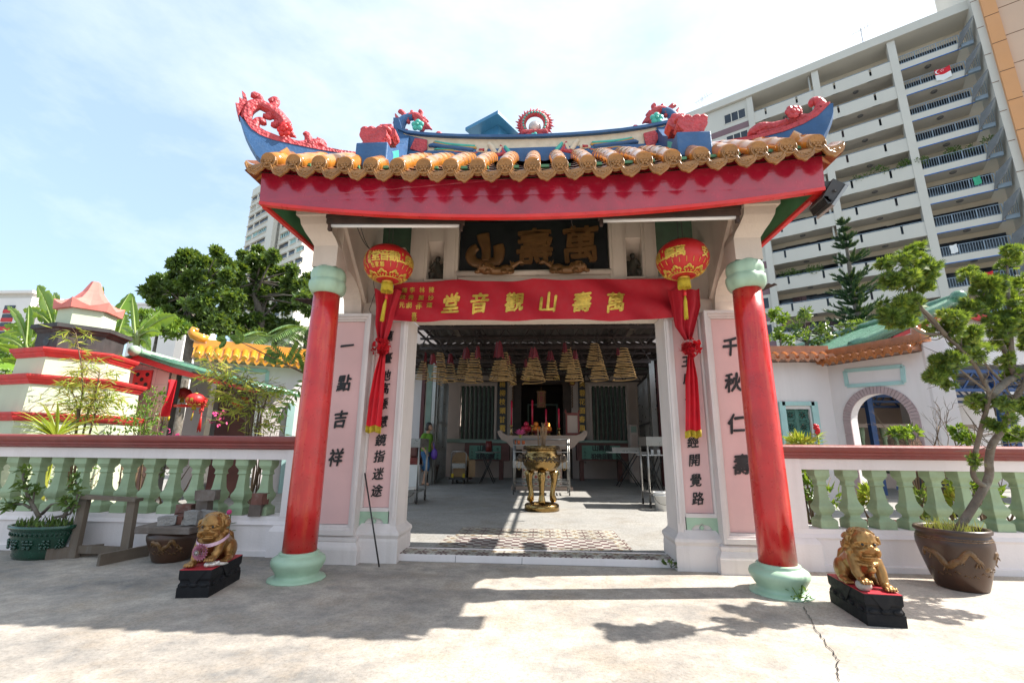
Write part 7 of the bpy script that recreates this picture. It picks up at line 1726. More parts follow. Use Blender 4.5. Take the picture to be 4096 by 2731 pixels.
# blue tiled lift tower rising behind the ridge
BY=46.; Q=lambda x,y,Y=BY:at(*C6(x,y),Y)
M['bluetile']=tilewall('blue_tile_cladding',(.05,.2,.36),.9,.9,(.1,.28,.42)); c=Q(980,135); Lx=(Q(980,135)-Q(768,245)).length
t=thing('blue_tiled_tower','blue tiled tower top with broad slab roof showing above the gate ridge','tower',(c.x,BY,0))
lx=3.3; A_=c; B_=A_+D1*5.2; C__=A_+D2*6; D__=B_+D2*6
mb=MB(); mb.prism([A_,B_,D__,C__],(0,0,.45)); mb.build('roof_slab',M['bluetile'],t)
mb=MB(); E_=A_+D1*1.2+D2*1.6; mb.prism([E_,E_+D1*2.8,E_+D1*2.8+D2*3,E_+D2*3],(0,0,.4-E_.z)); mb.build("shaft",M['bluetile'],t)
# ------------------------------------------------------------------ main hall seen through the gate
CI=crop(1600,1250,.51020)
I=lambda x,y,Y:at(*CI(x,y),Y)
HY2=15.4
M['hallwall']=paint('hall_wall',(.5,.41,.36),.8,.06,2,.2,(.35,.28,.24),.2,40)
M['hallgreen']=paint('grey_green_beam',(.2,.27,.22),.6,.1,4,.3,(.1,.13,.1),.2,40)
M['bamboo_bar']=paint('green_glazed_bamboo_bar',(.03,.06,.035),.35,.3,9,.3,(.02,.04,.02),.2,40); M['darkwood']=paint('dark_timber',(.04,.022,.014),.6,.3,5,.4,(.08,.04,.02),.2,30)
M['lacquer']=paint('red_lacquer',(.16,.02,.016),.4,.2,6,.3,(.25,.1,.03),.2,40); M['pinkstone']=paint('pinkish_cement',(.36,.27,.22),.75,.1,4,.3,(.3,.22,.18),.3,40)
hall=thing('main_hall','shaded main prayer hall with green-barred windows and dark doorway, seen through the gate','hall',(GX,HY2,.07))
XW0,XW1=I(372,700,HY2).x-1.2,I(1880,700,HY2).x+1.2
wl=(I(470,800,HY2),I(740,800,HY2)); wr=(I(1505,800,HY2),I(1785,800,HY2)); zt_,zb_=I(600,575,HY2).z,I(600,1000,HY2).z
d0,d1=I(885,800,HY2).x,I(1345,800,HY2).x; ztop=I(1100,330,HY2).z; zd=I(1100,480,HY2).z
mb=MB(); Yb=HY2+.25
for a,b in ((XW0,wl[0].x),(wl[1].x,d0),(d1,wr[0].x),(wr[1].x,XW1)): mb.box((a,HY2,.07),(b,Yb,zd))
for a,b in ((wl[0].x,wl[1].x),(wr[0].x,wr[1].x)): mb.box((a,HY2,.07),(b,Yb,zb_)); mb.box((a,HY2,zt_),(b,Yb,zd))
mb.box((XW0,HY2,zd+.001),(XW1,Yb,ztop+1.6)); mb.build('front_wall',M['hallwall'],hall)
for a,b in (wl,wr):
    mb=MB(); 
    for q in ((a.x-.08,zb_-.08,a.x,zt_+.08),(b.x,zb_-.08,b.x+.08,zt_+.08),(a.x,zt_,b.x,zt_+.08),(a.x,zb_-.08,b.x,zb_)): mb.box((q[0],HY2-.05,q[1]),(q[2],HY2-.002,q[3]))
    wf=mb.build('window_frame',M['hallwall'],hall)
    for k in range(8):
        x=a.x+(b.x-a.x)*(k+.5)/8; mb=MB(); mb.lathe([(.045+.008*(j%4==0),zb_+(zt_-zb_)*j/24) for j in range(25)],(x,HY2+.06,0),10); mb.build('bamboo_bar',M['bamboo_bar'],wf)
    mb=MB(); mb.box((a.x-.1,HY2+.9,zb_-.2),(b.x+.1,HY2+.95,zt_+.2)); mb.build('room_shade_panel',M['ink'],wf)  # black sheet painted as the room's shade behind the bars
    mb=MB(); mb.box((a.x-.45,HY2-.1,I(600,1015,HY2).z-.02),(b.x+.45,HY2-.002,I(600,1015,HY2).z+.1)); mb.build('sill',M['hallgreen'],hall)
mb=MB(); mb.box((XW0,HY2-.1,I(600,465,HY2).z),(XW1,HY2-.002,I(600,432,HY2).z)); mb.build('lintel_beam',M['hallgreen'],hall)
mb=MB()
for k in range(60): x=XW0+(XW1-XW0)*k/59; mb.cyl((x,HY2-.06,I(600,428,HY2).z),(x,HY2-.06,ztop),.014,n=5)
mb.build('transom_bars',M['blacksteel'],hall)
# doorway with altar recess
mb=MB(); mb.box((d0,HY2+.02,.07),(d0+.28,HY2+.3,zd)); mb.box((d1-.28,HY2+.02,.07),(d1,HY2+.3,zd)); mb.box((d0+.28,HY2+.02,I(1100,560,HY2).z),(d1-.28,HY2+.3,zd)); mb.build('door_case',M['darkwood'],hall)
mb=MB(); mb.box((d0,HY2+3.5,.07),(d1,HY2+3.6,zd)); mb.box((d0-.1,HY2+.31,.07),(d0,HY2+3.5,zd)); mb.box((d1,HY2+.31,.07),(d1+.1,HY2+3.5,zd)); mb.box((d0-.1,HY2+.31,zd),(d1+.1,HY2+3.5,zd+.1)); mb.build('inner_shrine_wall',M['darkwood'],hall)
mb=MB(); a,b=I(1000,715,HY2+2),I(1240,960,HY2+2)
for q in ((a.x,b.z,a.x+.06,a.z),(b.x-.06,b.z,b.x,a.z),(a.x+.061,a.z-.06,b.x-.061,a.z)): mb.box((q[0],HY2+2,q[1]),(q[2],HY2+2.1,q[3]))
mb.build('niche_frame',M['hallgreen'],hall)
# couplet boards
for x0,x1,txt,lab in ((768,836,'楊柳枝頭甘露','black couplet board with gold characters on the left of the hall doorway'),(1394,1462,'芙蓉花面春風','black couplet board with gold characters on the right of the hall doorway')):
    a,b=I(x0,470,HY2-.06),I(x1,1008,HY2-.06); t=thing('couplet_board',lab,'board',((a.x+b.x)/2,HY2,b.z),'couplet boards of the hall')
    mb=MB(); mb.box((a.x,HY2-.08,b.z),(b.x,HY2-.011,a.z)); mb.build('board',M['black'],t); mb=MB()
    for i,c in enumerate(txt): p=I((x0+x1)/2+(2 if i%2 else 0),560+69*i,HY2-.085); write(mb,c,lambda u,v:Vector((p.x+u,HY2-.083,p.z+v)),.21,.23,.02,0,.03)
    mb.build('lettering',M['gold'],t)
# gold plaques and round red medallions over the door
for x,y,lab in ((995,515,'left gold plaque over the hall doorway'),(1232,505,'right gold plaque over the hall doorway')):
    p=I(x,y,HY2-.05); mb=MB(); mb.box((p.x-.09,HY2-.09,p.z-.16),(p.x+.09,HY2-.05,p.z+.16),bev=.01)
    for k in range(6): mb.box((p.x-.07,HY2-.1,p.z-.13+.05*k),(p.x+.07,HY2-.0905,p.z-.105+.05*k))
    o=mb.build('plaque',M['foil'],None,loc=tuple(p)); tag(o,lab,'plaque')
for x,y,lab in ((886,548,'round red medallion at the upper left of the hall doorway'),(1350,548,'round red medallion at the upper right of the hall doorway')):
    p=I(x,y,HY2-.06); t=thing('medallion',lab,'ornament',tuple(p),'ornaments beside the hall doorway'); mb=MB(); mb.cyl(p+Vector((0,-.03,0)),p+Vector((0,.03,0)),.11,n=24); mb.build('disc',M['lacquer'],t)
    mb=MB(); write(mb,'福',lambda u,v:Vector((p.x+u,p.y-.032,p.z+v)),.15,.16,.02); mb.build('lettering',M['foil'],t)
    mb=MB()
    for k in range(16): q=p-Vector((.015*(k%2),-.0,.16+.045*k)); mb.lathe([(.012,-.022),(.028,0),(.012,.022)],q,8)
    mb.build('bead_string',M['brown_gilt'],t)
# side walls and folding gates
def fold_gate(lab,x0,x1,s):
    # from the hall wall forward to the posts
    A=I(x1,600,HY2-.3); B=I(x0,600,12.6); A=Vector((A.x,HY2-.3,0));B=Vector((B.x,12.6,0)); zt2=I(x0,480,12.6).z
    t=thing('folding_gate',lab,'gate',tuple((A+B)/2),'folding steel gates of the hall'); mb=MB()
    for k in range(26): p=A+(B-A)*k/25+Vector((.05*(k%2),0,0)); mb.bar(p+Vector((0,0,.1)),p+Vector((0,0,zt2)),.022)
    mb.build('bars',M['steel'],t)
    for z in (.12,1.0,1.75,zt2): mb=MB(); mb.bar(A+Vector((0,0,z)),B+Vector((0,0,z)),.05,.05); mb.build('cross_rail',M['blacksteel'],t)
    mb=MB(); mb.bar(B+Vector((0,-.06,.07)),B+Vector((0,-.06,zt2+.1)),.12); mb.build('post',M['steel'],t)
fold_gate('folded steel gate on the left side of the hall front',290,372,-1); fold_gate('folded steel gate on the right side of the hall front',1960,1865,1)
for x,Y,w,mat,lab in ((180,12.9,.1,'maroon','dark red post at the left corner of the hall front'),(228,12.9,.16,'hallgreen','pale green post beside the left folding gate'),(265,12.4,.09,'steel','white pipe post standing before the left folding gate'),(1985,12.4,.14,'steel','grey sheet metal post before the right folding gate'),(2030,12.9,.08,'maroon','dark red post at the right corner of the hall front')):
    p=I(x,700,Y); mb=MB(); mb.box((p.x-w/2,Y-.05,.07),(p.x+w/2,Y+.05,3.4)); o=mb.build('canopy_post',M[mat],None,loc=(p.x,Y,.07)); tag(o,lab,'post')
p=I(165,700,13.6); mb=MB(); mb.box((p.x-3.5,13.6,.07),(p.x+.0,13.8,3.3)); o=mb.build('side_wall',M['whitewall'],None,loc=(p.x,13.6,0)); tag(o,'stained white side wall left of the hall front','wall')
p=I(2040,700,13.6); mb=MB(); mb.box((p.x,13.6,.07),(p.x+3,13.8,3.3)); o=mb.build('side_wall',M['hallwall'],None,loc=(p.x,13.6,0)); tag(o,'plain side wall right of the hall front','wall')
# ------------------------------------------------------------------ canopy over the court
t=thing('court_canopy','dark steel truss canopy with corrugated roof over the court behind the gate','canopy',(-.5,11,.07))
M['sheet']=paint('grey_roof_sheet',(.1,.085,.075),.6,.15,3,.4,(.1,.07,.05),.2,20); M['truss']=paint('brown_truss_steel',(.035,.022,.02),.55,.3,6,.3,(.08,.03,.02),.2,30)
zc=3.42
def sheet(x0,x1,y0,y1):
    m=MB(); n=int((x1-x0)/.11)
    m.grid(lambda u,v:Vector((x0+(x1-x0)*u,y0+(y1-y0)*v,zc+.3+.02*sin(u*n*PI)-.0)),n*2,1,False); m.build('roof_sheet',M['sheet'],t)
sheet(-2.75,2.85,6.05,11.5); sheet(-5.6,5.8,11.52,HY2)
for k in range(11):
    Y=6.2+k*.88; x1=2.8 if Y<11.5 else 5.7; x0=-2.7 if Y<11.5 else -5.5; m=MB()
    m.bar((x0,Y,zc+.25),(x1,Y,zc+.25),.05); m.bar((x0,Y,zc),(x1,Y,zc),.045)
    if k%2==0:
        m.bar((x0,Y,zc-.22),(x1,Y,zc-.22),.05)
        n=int((x1-x0)/.55)
        for i in range(n): x=x0+.55*i; m.bar((x,Y,zc-.22),(x+.275,Y,zc+.25),.022); m.bar((x+.275,Y,zc+.25),(x+.55,Y,zc-.22),.022)
    m.build('truss',M['truss'],t)
for x in (-2.6,-1.4,.1,1.6,2.7):
    m=MB(); m.bar((x,6.1,zc+.2),(x,HY2-.05,zc+.2),.045); m.bar((x,6.1,zc+.02),(x,HY2-.05,zc+.02),.035); m.build('beam',M['truss'],t)
for x,Y in ((-5.4,11.6),(5.6,11.6)):
    m=MB(); m.box((x-.05,Y-.05,.07),(x+.05,Y+.05,zc)); m.build('post',M['truss'],t)
for x,Y in ((-1.9,9.6),(.1,8.),(2.0,9.8),(-.2,11.9),(1.6,12.4)):
    m=MB(); m.box((x-.06,Y-.6,zc+.16),(x+.06,Y+.6,zc+.18)); m.build('timber_strip',M['wood'],t)
# ------------------------------------------------------------------ incense coils
M['coil']=paint('incense_paste',(.4,.25,.1),.85,.2,20,.2,(.2,.11,.04),.3,120); M['redpaper']=paint('red_paper',(.13,.006,.014),.7,.15,9,bump=.2)
def coil(xc,yt,yb,wt,wb,Y,lab,paper,seed,tilt=0):
    rr=random.Random(seed); T_=I(xc,yt,Y); Bm=I(xc,yb,Y); s=.5102/1800*Y*.97; h=T_.z-Bm.z; n=max(6,int((yb-yt)/19)); t=thing('incense_coil',lab,'incense coil',tuple(T_),'hanging incense coils')
    pts=[]
    N=n*18
    for i in range(N+1):
        q=i/N; r=(wt+(wb-wt)*q**.9)*s; a=2*PI*n*q+seed; pts.append(Vector((T_.x+r*cos(a)+tilt*s*q,Y+r*sin(a),T_.z-h*q+.02*h*sin(a*.5+seed)*q)))
    e=pts[-1]; pts+=[e+Vector((rr.uniform(-.1,.1),rr.uniform(-.08,.08),-.03*k)) *1 for k in (1,)]
    m=MB(); m.tube(pts,.0075,5); m.build('coil',M['coil'],t)
    m=MB(); m.tube([T_+Vector((0,0,-.0)),Vector((T_.x,Y,zc-.2))],.004,4); 
    for k in range(3): a=2*PI*k/3; m.tube([T_+Vector((0,0,.12)),T_+Vector((wt*s*cos(a),wt*s*sin(a),0))],.003,4)
    m.build('hanging_wire',M['wire'],t)
    if paper:
        px,py,pw,ph=paper; c=I(px,py,Y-.12); w_=pw*s; h_=ph*s; m=MB()
        m.grid(lambda u,v:c+Vector(((u-.5)*w_*2*(.55+.45*v),-.05*cos((u-.5)*5)-.02*sin(u*13+v*3),-h_*v+.02*sin(u*11))),12,6); m.build('paper_wrap',M['redpaper'],t)
data=[(185,378,532,18,60,8.6,None,'small incense coil at the far left of the row, beside the door jamb',(200,318,14,75)),
(315,314,548,30,72,8.1,None,'large incense coil hanging second from the left',(258,330,34,80)),
(398,400,545,26,56,9.2,None,'incense coil half hidden behind the second large one, red paper above',(395,328,30,75)),
(500,345,535,32,62,8.9,None,'incense coil behind the third large one from the left',(520,280,40,90)),
(585,306,552,28,80,8.1,None,'large incense coil left of the long red paper strip',(610,270,28,95)),
(787,370,540,50,94,8.1,None,'wide incense coil under a broad red paper strip left of the altar',(775,232,46,130)),
(828,308,545,18,70,8.8,None,'slim tall incense coil behind the wide one left of the altar',None),
(880,400,562,24,36,9.3,None,'narrow incense coil in the gap left of the cauldron axis',(855,340,24,70)),
(1048,335,545,30,96,8.1,None,'wide incense coil right over the bronze cauldron',(1048,278,46,85)),
(1000,400,520,26,58,9.,None,'incense coil partly hidden left of the one over the cauldron',(985,370,20,60)),
(1192,378,528,32,58,9.2,None,'incense coil right of the cauldron with red paper above',(1180,305,34,75)),
(1308,280,445,36,66,8.7,None,'short high incense coil upper right of the altar',(1292,240,24,80)),
(1362,345,540,34,76,8.1,None,'long incense coil in front of the right couplet board',(1375,300,26,70)),
(1525,240,432,32,78,8.6,None,'highest incense coil right of the couplet board',None),
(1556,385,528,42,76,8.2,None,'incense coil below the highest one in front of the right window',None),
(1752,280,522,34,94,8.0,None,'large incense coil furthest right in front of the right window',(1710,280,18,60))]
for i,(x,y0,y1,w0_,w1_,Y,_,lab,pp) in enumerate(data): coil(x,y0,y1,w0_*.9,w1_,Y,lab,pp,i+1)
# ------------------------------------------------------------------ bronze cauldron
cy=7.85; cc=I(1112,1500,cy); cx_=cc.x; k_=.5102/1800*7.75
Zc=lambda y:I(1112,y,cy).z
t=thing('incense_cauldron','polished bronze tripod incense cauldron on a brass ring in the middle of the court','cauldron',(cx_,cy,.07))
mb=MB(); R_=lambda w:w*k_
mb.lathe([(R_(60),Zc(1250)),(R_(115),Zc(1225)),(R_(140),Zc(1190)),(R_(146),Zc(1150)),(R_(140),Zc(1120)),(R_(118),Zc(1100)),(R_(115),Zc(1080)),(R_(124),Zc(1076)),(R_(136),Zc(1074)),(R_(138),Zc(1046)),(R_(130),Zc(1042)),(R_(108),Zc(1044)),(R_(105),Zc(1075))],(cx_,cy,0),48); mb.build('bowl',M['bronze'],t)
mb=MB(); rw=lambda a,z,o=.004:Vector((cx_+(R_(146)+o)*cos(a),cy+(R_(146)+o)*sin(a),z)); rr=random.Random(15)
for i in range(150):
    a=rr.uniform(PI*.98,PI*2.02); z=Zc(1165)+ (Zc(1125)-Zc(1165))*rr.random()
    d=.05; mb.tube([rw(a,z),rw(a+rr.uniform(-.05,.05),z+rr.uniform(-.02,.02),.007),rw(a+rr.uniform(-.1,.1),z+rr.uniform(-.03,.03))],.0065,5)
mb.build('dragon_relief',M['darkbronze'],t)
mb=MB()
for i in range(26):
    a=2*PI*i/26; q=lambda u,v:Vector((cx_+R_(139.5)*cos(a+u),cy+R_(139.5)*sin(a+u),Zc(1060)+v)); w=.085; mb.tube([q(-w,-.022),q(-w,.022),q(w,.022),q(w,-.01),q(-.02,-.01),q(-.02,.008),q(w*.5,.008)],.005,4)
mb.build('key_fret',M['darkbronze'],t)
for a in (-PI/2,-PI/2+2.1,-PI/2-2.1):
    d=Vector((cos(a),sin(a),0)); mb=MB(); mb.tube([Vector((cx_,cy,0))+d*R_(r)+Vector((0,0,Zc(y))) for r,y in ((95,1240),(112,1275),(110,1330),(98,1390),(92,1430),(100,1465),(108,1482))],[.07,.068,.05,.042,.045,.06,.05],12); mb.ball(Vector((cx_,cy,Zc(1262)))+d*R_(120),(.06,.06,.06)); mb.build('leg',M['bronze'],t)
for s in (-1,1):
    p=Vector((cx_+s*R_(150),cy,Zc(1140))); b=MB(); b.ball(p,(.07,.06,.07)); b.ball(p+Vector((s*.05,-.02,-.01)),(.045,.05,.05)); b.ball(p+Vector((s*.03,-.03,.05)),(.03,.03,.025))
    for i in range(8): b.ball(p+Vector((s*.02+.05*cos(i),-.035,.05*sin(i))),.022,6,5)
    lh=fuse(b,'lion_handle',M['darkbronze'],t,.008,1)
    m=MB(); m.tube([p+Vector((s*.05+.035*sin(a),-.03,-.1+.09*cos(a))) for a in [2*PI*i/20 for i in range(21)]],.006,6); m.build('ring',M['bronze'],lh)
mb=MB(); mb.lathe([(R_(132),.071),(R_(128),.16),(R_(118),.175),(R_(84),.172),(R_(82),.12)],(cx_,cy,0),44); mb.build('base_ring',M['bronze'],t)
mb=MB(); mb.cyl((cx_,cy,Zc(1070)),(cx_,cy,Zc(1055)),R_(104),n=30); mb.build('ash',M['soil'],t)
M['joss']=paint('joss_stick',(.35,.22,.12),.9,.2,20,bump=0); rr=random.Random(17); o=MB()
for k in range(13):
    a=Vector((cx_+rr.uniform(-.06,.06),cy+rr.uniform(-.06,.06),Zc(1055))); o.tube([a,a+Vector((rr.uniform(-.05,.05),rr.uniform(-.05,.05),rr.uniform(.28,.42)))],.0055,5)
c=o.build('joss_sticks',M['joss'],None,loc=(cx_,cy,Zc(1055))); tag(c,'bundle of joss sticks standing in the bronze cauldron','incense')
# steel offering trolley behind the cauldron
def frame_table(name,lab,cat,x0,x1,y0,y1,zs,ztop,mat,wheels=True,rails=()):
    t=thing(name,lab,cat,((x0+x1)/2,(y0+y1)/2,.07))
    for x in (x0,x1):
        for y in (y0,y1):
            m=MB(); m.cyl((x,y,.17 if wheels else .07),(x,y,ztop),.018,n=8); lg=m.build('leg',M[mat],t)
            if wheels: w=MB(); w.cyl((x-.012,y,.115),(x+.012,y,.115),.043,n=14); w.bar((x,y,.12),(x,y,.18),.03); w.build('castor',M['blacksteel'],lg)
    for z,th in zs: m=MB(); m.box((x0-.02,y0-.02,z),(x1+.02,y1+.02,z+th)); m.build('shelf',M[mat],t)
    for z in rails: 
        m=MB()
        for p,q in (((x0,y0),(x1,y0)),((x0,y1),(x1,y1)),((x0,y0),(x0,y1)),((x1,y0),(x1,y1))): m.cyl((*p,z),(*q,z),.014,n=7)
        m.build('rail',M[mat],t)
    return t
a,b=I(890,1420,10.1),I(1330,1420,10.1); zz1=I(1100,1218,10.1).z; zz2=I(1100,1165,10.1).z; zz3=I(1100,1095,10.1).z;zz4=I(1100,1040,10.1).z;zz5=I(1100,990,10.1).z
t=frame_table('steel_trolley','stainless steel tray trolley behind the cauldron in front of the altar','trolley',a.x,b.x,10.1,10.7,((zz1,zz2-zz1),(zz3,.015),(zz4,.015),),zz5,'steel',True,(.28,.36,zz5))
# candle cups on the trolley, lotus lamp
M['cup']=paint('small_glass_candle',(.5,.12,.04),.2,.3,20,bump=0)
for i,x in enumerate((897,930,968)):
    p=I(x,1037,10.15); m=MB(); m.lathe([(.03,zz4+.016),(.035,zz4+.1),(.03,zz4+.1)],(p.x,10.15,0),12); o=m.build('candle_cup',M['cup'],None,loc=tuple(p)); tag(o,('left','middle','right')[i]+' of the three small candle cups on the steel trolley','candle','candle cups on the trolley')
p=I(943,985,10.3); p.z=zz5+.02; m=MB(); rr=random.Random(3)
for ring,(n,rd,up) in enumerate(((10,.13,.5),(8,.09,1.),(5,.05,1.6))):
    for k in range(n): aa=2*PI*k/n+ring*.3; leaf(m,p+Vector((0,0,.05)),Vector((cos(aa),sin(aa),up)),.16,.075,up=Vector((0,0,1)),seg=3,droop=-.1)
m.mi=1; m.lathe([(.06,0),(.02,.02),(.02,.05),(.06,.07)],p,12)
M['pinkglass']=paint('pink_lotus_glass',(.7,.12,.3),.3,.2,20,bump=0); o=m.build('lotus_lamp',[M['pinkglass'],M['bamboo']],None,loc=tuple(p)); tag(o,'pink lotus shaped lamp on a green foot, left on the steel trolley','lamp')
# altar table with upturned ends
AY=11.2; A_=lambda x,y:I(x,y,AY); at_=thing('altar_table','pinkish stone altar table with upturned scroll ends and tiled foot behind the trolley','altar',(A_(1115,1300).x,AY,.07))
top=[(762,930),(790,920),(805,945),(850,962),(1385,962),(1425,945),(1445,922),(1472,930),(1465,965),(1440,1000),(1400,1010),(1370,1050),(1330,1072),(900,1072),(865,1050),(835,1012),(800,1000),(775,965)]
m=MB(); m.prism([A_(*p) for p in top],(0,.55,0)); m.build('table_top',M['pinkstone'],at_)
m=MB(); l,r=A_(955,1300).x,A_(1272,1300).x; zt3=A_(1100,1071).z; m.box((l,AY+.08,.07),(r,AY+.5,zt3)); m.build('pedestal',M['pinkstone'],at_)
q=NT('altar_tile'); x_,y_,z_=q.sep(); fr=lambda v:q.math('SUBTRACT',q.math('FRACT',q.math('MULTIPLY',v,6.6)),.5)
u_,v_=fr(x_),fr(z_); rr_=q.math('SQRT',q.math('ADD',q.math('MULTIPLY',u_,u_),q.math('MULTIPLY',v_,v_))); an=q.math('ARCTAN2',v_,u_)
pet=q.math('LESS_THAN',rr_,q.math('MULTIPLY_ADD',q.math('COSINE',q.math('MULTIPLY',an,8)),.09,.27)); ring=q.math('GREATER_THAN',rr_,.52)
bs=q.mix(ring,q.mix(pet,(.55,.48,.36),(.2,.2,.1)),(.35,.06,.05)); q.set(Base_Color=bs,Roughness=.3); M['altartile']=q.mat
m=MB(); m.box((l+.04,AY+.07,.1),(r-.04,AY+.0795,.78)); m.build('tile_facing',M['altartile'],at_)
m=MB(); m.box((l-.25,AY-.02,.07),(r+.25,AY+.6,.15)); m.build('foot',M['pinkstone'],at_)
zt4=A_(1100,961).z
M['candle']=paint('red_candle',(.5,.015,.05),.4,.1,20,bump=0); M['orange']=paint('orange_peel',(.75,.22,.02),.45,.1,20,.0,(0,0,0),.3,160)
E_=NT('flame'); E_.set(Base_Color=(1.,.5,.1)); E_.b.inputs['Emission Color'].default_value=(1,.45,.08,1); E_.b.inputs['Emission Strength'].default_value=3; M['flame']=E_.mat
for i,(x,y0,y1,yb,lab) in enumerate(((873,685,880,958,'leftmost tall red candle on the altar'),(1037,683,880,958,'second tall red candle from the left on the altar, the tallest'),(1146,755,912,960,'third red candle on the altar, right of the cauldron axis'),(1246,748,905,960,'rightmost red candle on the altar beside the framed mirror'))):
    Y=AY+.2; c=I(x,900,Y); z0,z1=I(x,y1,Y).z,I(x,y0,Y).z; t=thing('candle',lab,'candle',(c.x,Y,zt4),'red altar candles')
    m=MB(); m.cyl((c.x,Y,z0),(c.x,Y,z1-.03),.02,.024,10); m.cyl((c.x,Y,z1-.03),(c.x,Y,z1),.022,.006,8); m.build('wax',M['candle'],t)
    m=MB(); m.lathe([(.06,zt4),(.055,zt4+.02),(.02,zt4+.05),(.03,zt4+.1),(.015,zt4+.13),(.02,zt4+(z0-zt4)*.7),(.05,z0-.02),(.045,z0)],(c.x,Y,0),14); m.build('candlestick',M['bronze'],t)
for x,lab in ((1066,'plate stacked with oranges on the altar, left of the joss sticks'),(1150,'plate stacked with oranges on the altar, right of the joss sticks'),(990,'red plate of apples on the altar beside the second candle')):
    Y=AY+.25; c=I(x,940,Y); t=thing('fruit_plate',lab,'plate',(c.x,Y,zt4),'fruit offerings')
    m=MB(); m.lathe([(.06,zt4),(.03,zt4+.03),(.03,zt4+.06),(.15,zt4+.1),(.15,zt4+.11)],(c.x,Y,0),18); m.build('dish',M['lacquer'],t)
    for k,(dx,dy,dz) in enumerate(((-.07,0,0),(.07,0,0),(0,-.07,0),(0,.07,0),(0,0,.11))): m=MB(); m.ball((c.x+dx,Y+dy,zt4+.165+dz),.062,12,9); m.build('orange' if x>1000 else 'apple',M['orange'] if x>1000 else M['candle'],t)
for i,x in enumerate((1066,1170)):
    Y=AY+.42; c=I(x,880,Y); t=thing('oil_lamp','small burning oil lamp on the altar, '+('left' if i==0 else 'right')+' of the third candle','lamp',(c.x,Y,zt4),'oil lamps'); zf_=I(x,882,Y).z
    m=MB(); m.lathe([(.05,zt4),(.02,zt4+.04),(.02,zf_-.1),(.05,zf_-.06),(.045,zf_-.04)],(c.x,Y,0),14); m.build('stand',M['bronze'],t); m=MB(); m.lathe([(.004,zf_-.04),(.016,zf_-.01),(.012,zf_+.02),(.001,zf_+.06)],(c.x,Y,0),10); m.build('flame',M['flame'],t)
# framed mirror
a,b=I(1298,785,AY+.3),I(1408,955,AY+.3); t=thing('framed_mirror','red framed glass panel standing on the right of the altar','frame',((a.x+b.x)/2,AY+.3,zt4)); m=MB()
for q in ((a.x,zt4,a.x+.04,a.z),(b.x-.04,zt4,b.x,a.z),(a.x+.041,a.z-.06,b.x-.041,a.z),(a.x+.041,zt4,b.x-.041,zt4+.07)): m.box((q[0],AY+.28,q[1]),(q[2],AY+.32,q[3]))
for x in (a.x,b.x): m.lathe([(.03,a.z),(.02,a.z+.03),(.03,a.z+.05),(.002,a.z+.09)],(x,AY+.3,0),8)
m.build('frame',M['lacquer'],t); m=MB(); m.box((a.x+.041,AY+.295,zt4+.071),(b.x-.041,AY+.305,a.z-.061)); m.build('pane',M['tanwall'],t)
# palace lantern over the altar
p=I(1108,680,12.4); t=thing('palace_lantern','hexagonal gilt palace lantern hanging before the dark hall doorway','lantern',tuple(p)); s=.5102/1800*12.3; m=MB()
for zc_,w in ((I(1108,622,12.4).z,36),(I(1108,738,12.4).z,34),(I(1108,648,12.4).z,29),(I(1108,712,12.4).z,29)): m.lathe([(w*s,-.02),(w*s*1.04,0),(w*s,.02)],(p.x,12.4,zc_),6,False)
for k in range(6): aa=PI/3*k; m.bar((p.x+29*s*cos(aa),12.4+29*s*sin(aa),I(1108,738,12.4).z),(p.x+29*s*cos(aa),12.4+29*s*sin(aa),I(1108,622,12.4).z),.025)
m.tube([(p.x,12.4,I(1108,622,12.4).z),(p.x,12.4,zc-.2)],.005,4); m.build('frame',M['brown_gilt'],t); m=MB(); m.lathe([(25*s,I(1108,735,12.4).z),(25*s,I(1108,625,12.4).z)],(p.x,12.4,0),6,False); m.build('glass',M['lacquer'],t)
# inscribed benches with green panels
M['boardgreen']=paint('faded_green_panel',(.1,.23,.17),.6,.12,4,.3,(.15,.12,.06),.2,40); M['bench']=paint('bench_brown',(.13,.05,.04),.6,.2,5,.3,(.05,.02,.02),.2,40)
for x0,x1,lab,ofs in ((545,790,'low cabinet with a green inscribed panel left of the altar',0),(1425,1730,'low cabinet with a green inscribed panel right of the altar',0)):
    Y=14.3; a,b=I(x0,1040,Y),I(x1,1150,Y); t=thing('inscribed_cabinet',lab,'cabinet',((a.x+b.x)/2,Y,.07),'inscribed cabinets')
    m=MB(); m.box((a.x-.15,Y,b.z-.05),(b.x+.25,Y+.5,a.z+.08)); m.build('carcass',M['bench'],t); m=MB(); m.box((a.x-.25,Y-.06,a.z+.081),(b.x+.35,Y+.56,a.z+.15)); m.build('top',M['hallgreen'],t)
    m=MB(); m.box((a.x,Y-.02,b.z),(b.x,Y-.001,a.z)); pn=m.build('panel',M['boardgreen'],t)
    m=MB(); w=(b.x-a.x); z0=(a.z+b.z)/2; big=.24
    for i,c in enumerate('山壽萬'): xx=a.x+w*(.35+.16*i); write(m,c,lambda u,v:Vector((xx+u,Y-.024,z0+.13+v)),.2,.2,.03,0,.02)
    for i,c in enumerate('祖佛音觀'): xx=a.x+w*(.3+.14*i); write(m,c,lambda u,v:Vector((xx+u,Y-.024,z0-.12+v)),.18,.18,.03,0,.02)
    for i,c in enumerate('一九八八年'): write(m,c,lambda u,v:Vector((a.x+.09+u,Y-.024,a.z-.1-.1*i+v)),.08,.085,.02)
    for i,c in enumerate('信女合敬'): write(m,c,lambda u,v:Vector((b.x-.1+u,Y-.024,a.z-.1-.1*i+v)),.08,.085,.02)
    m.build('lettering',M['ink'],pn)
    for x in (a.x,b.x): m=MB(); m.box((x-.06,Y+.1,.07),(x+.06,Y+.4,b.z-.05)); m.build('leg',M['bench'],t)
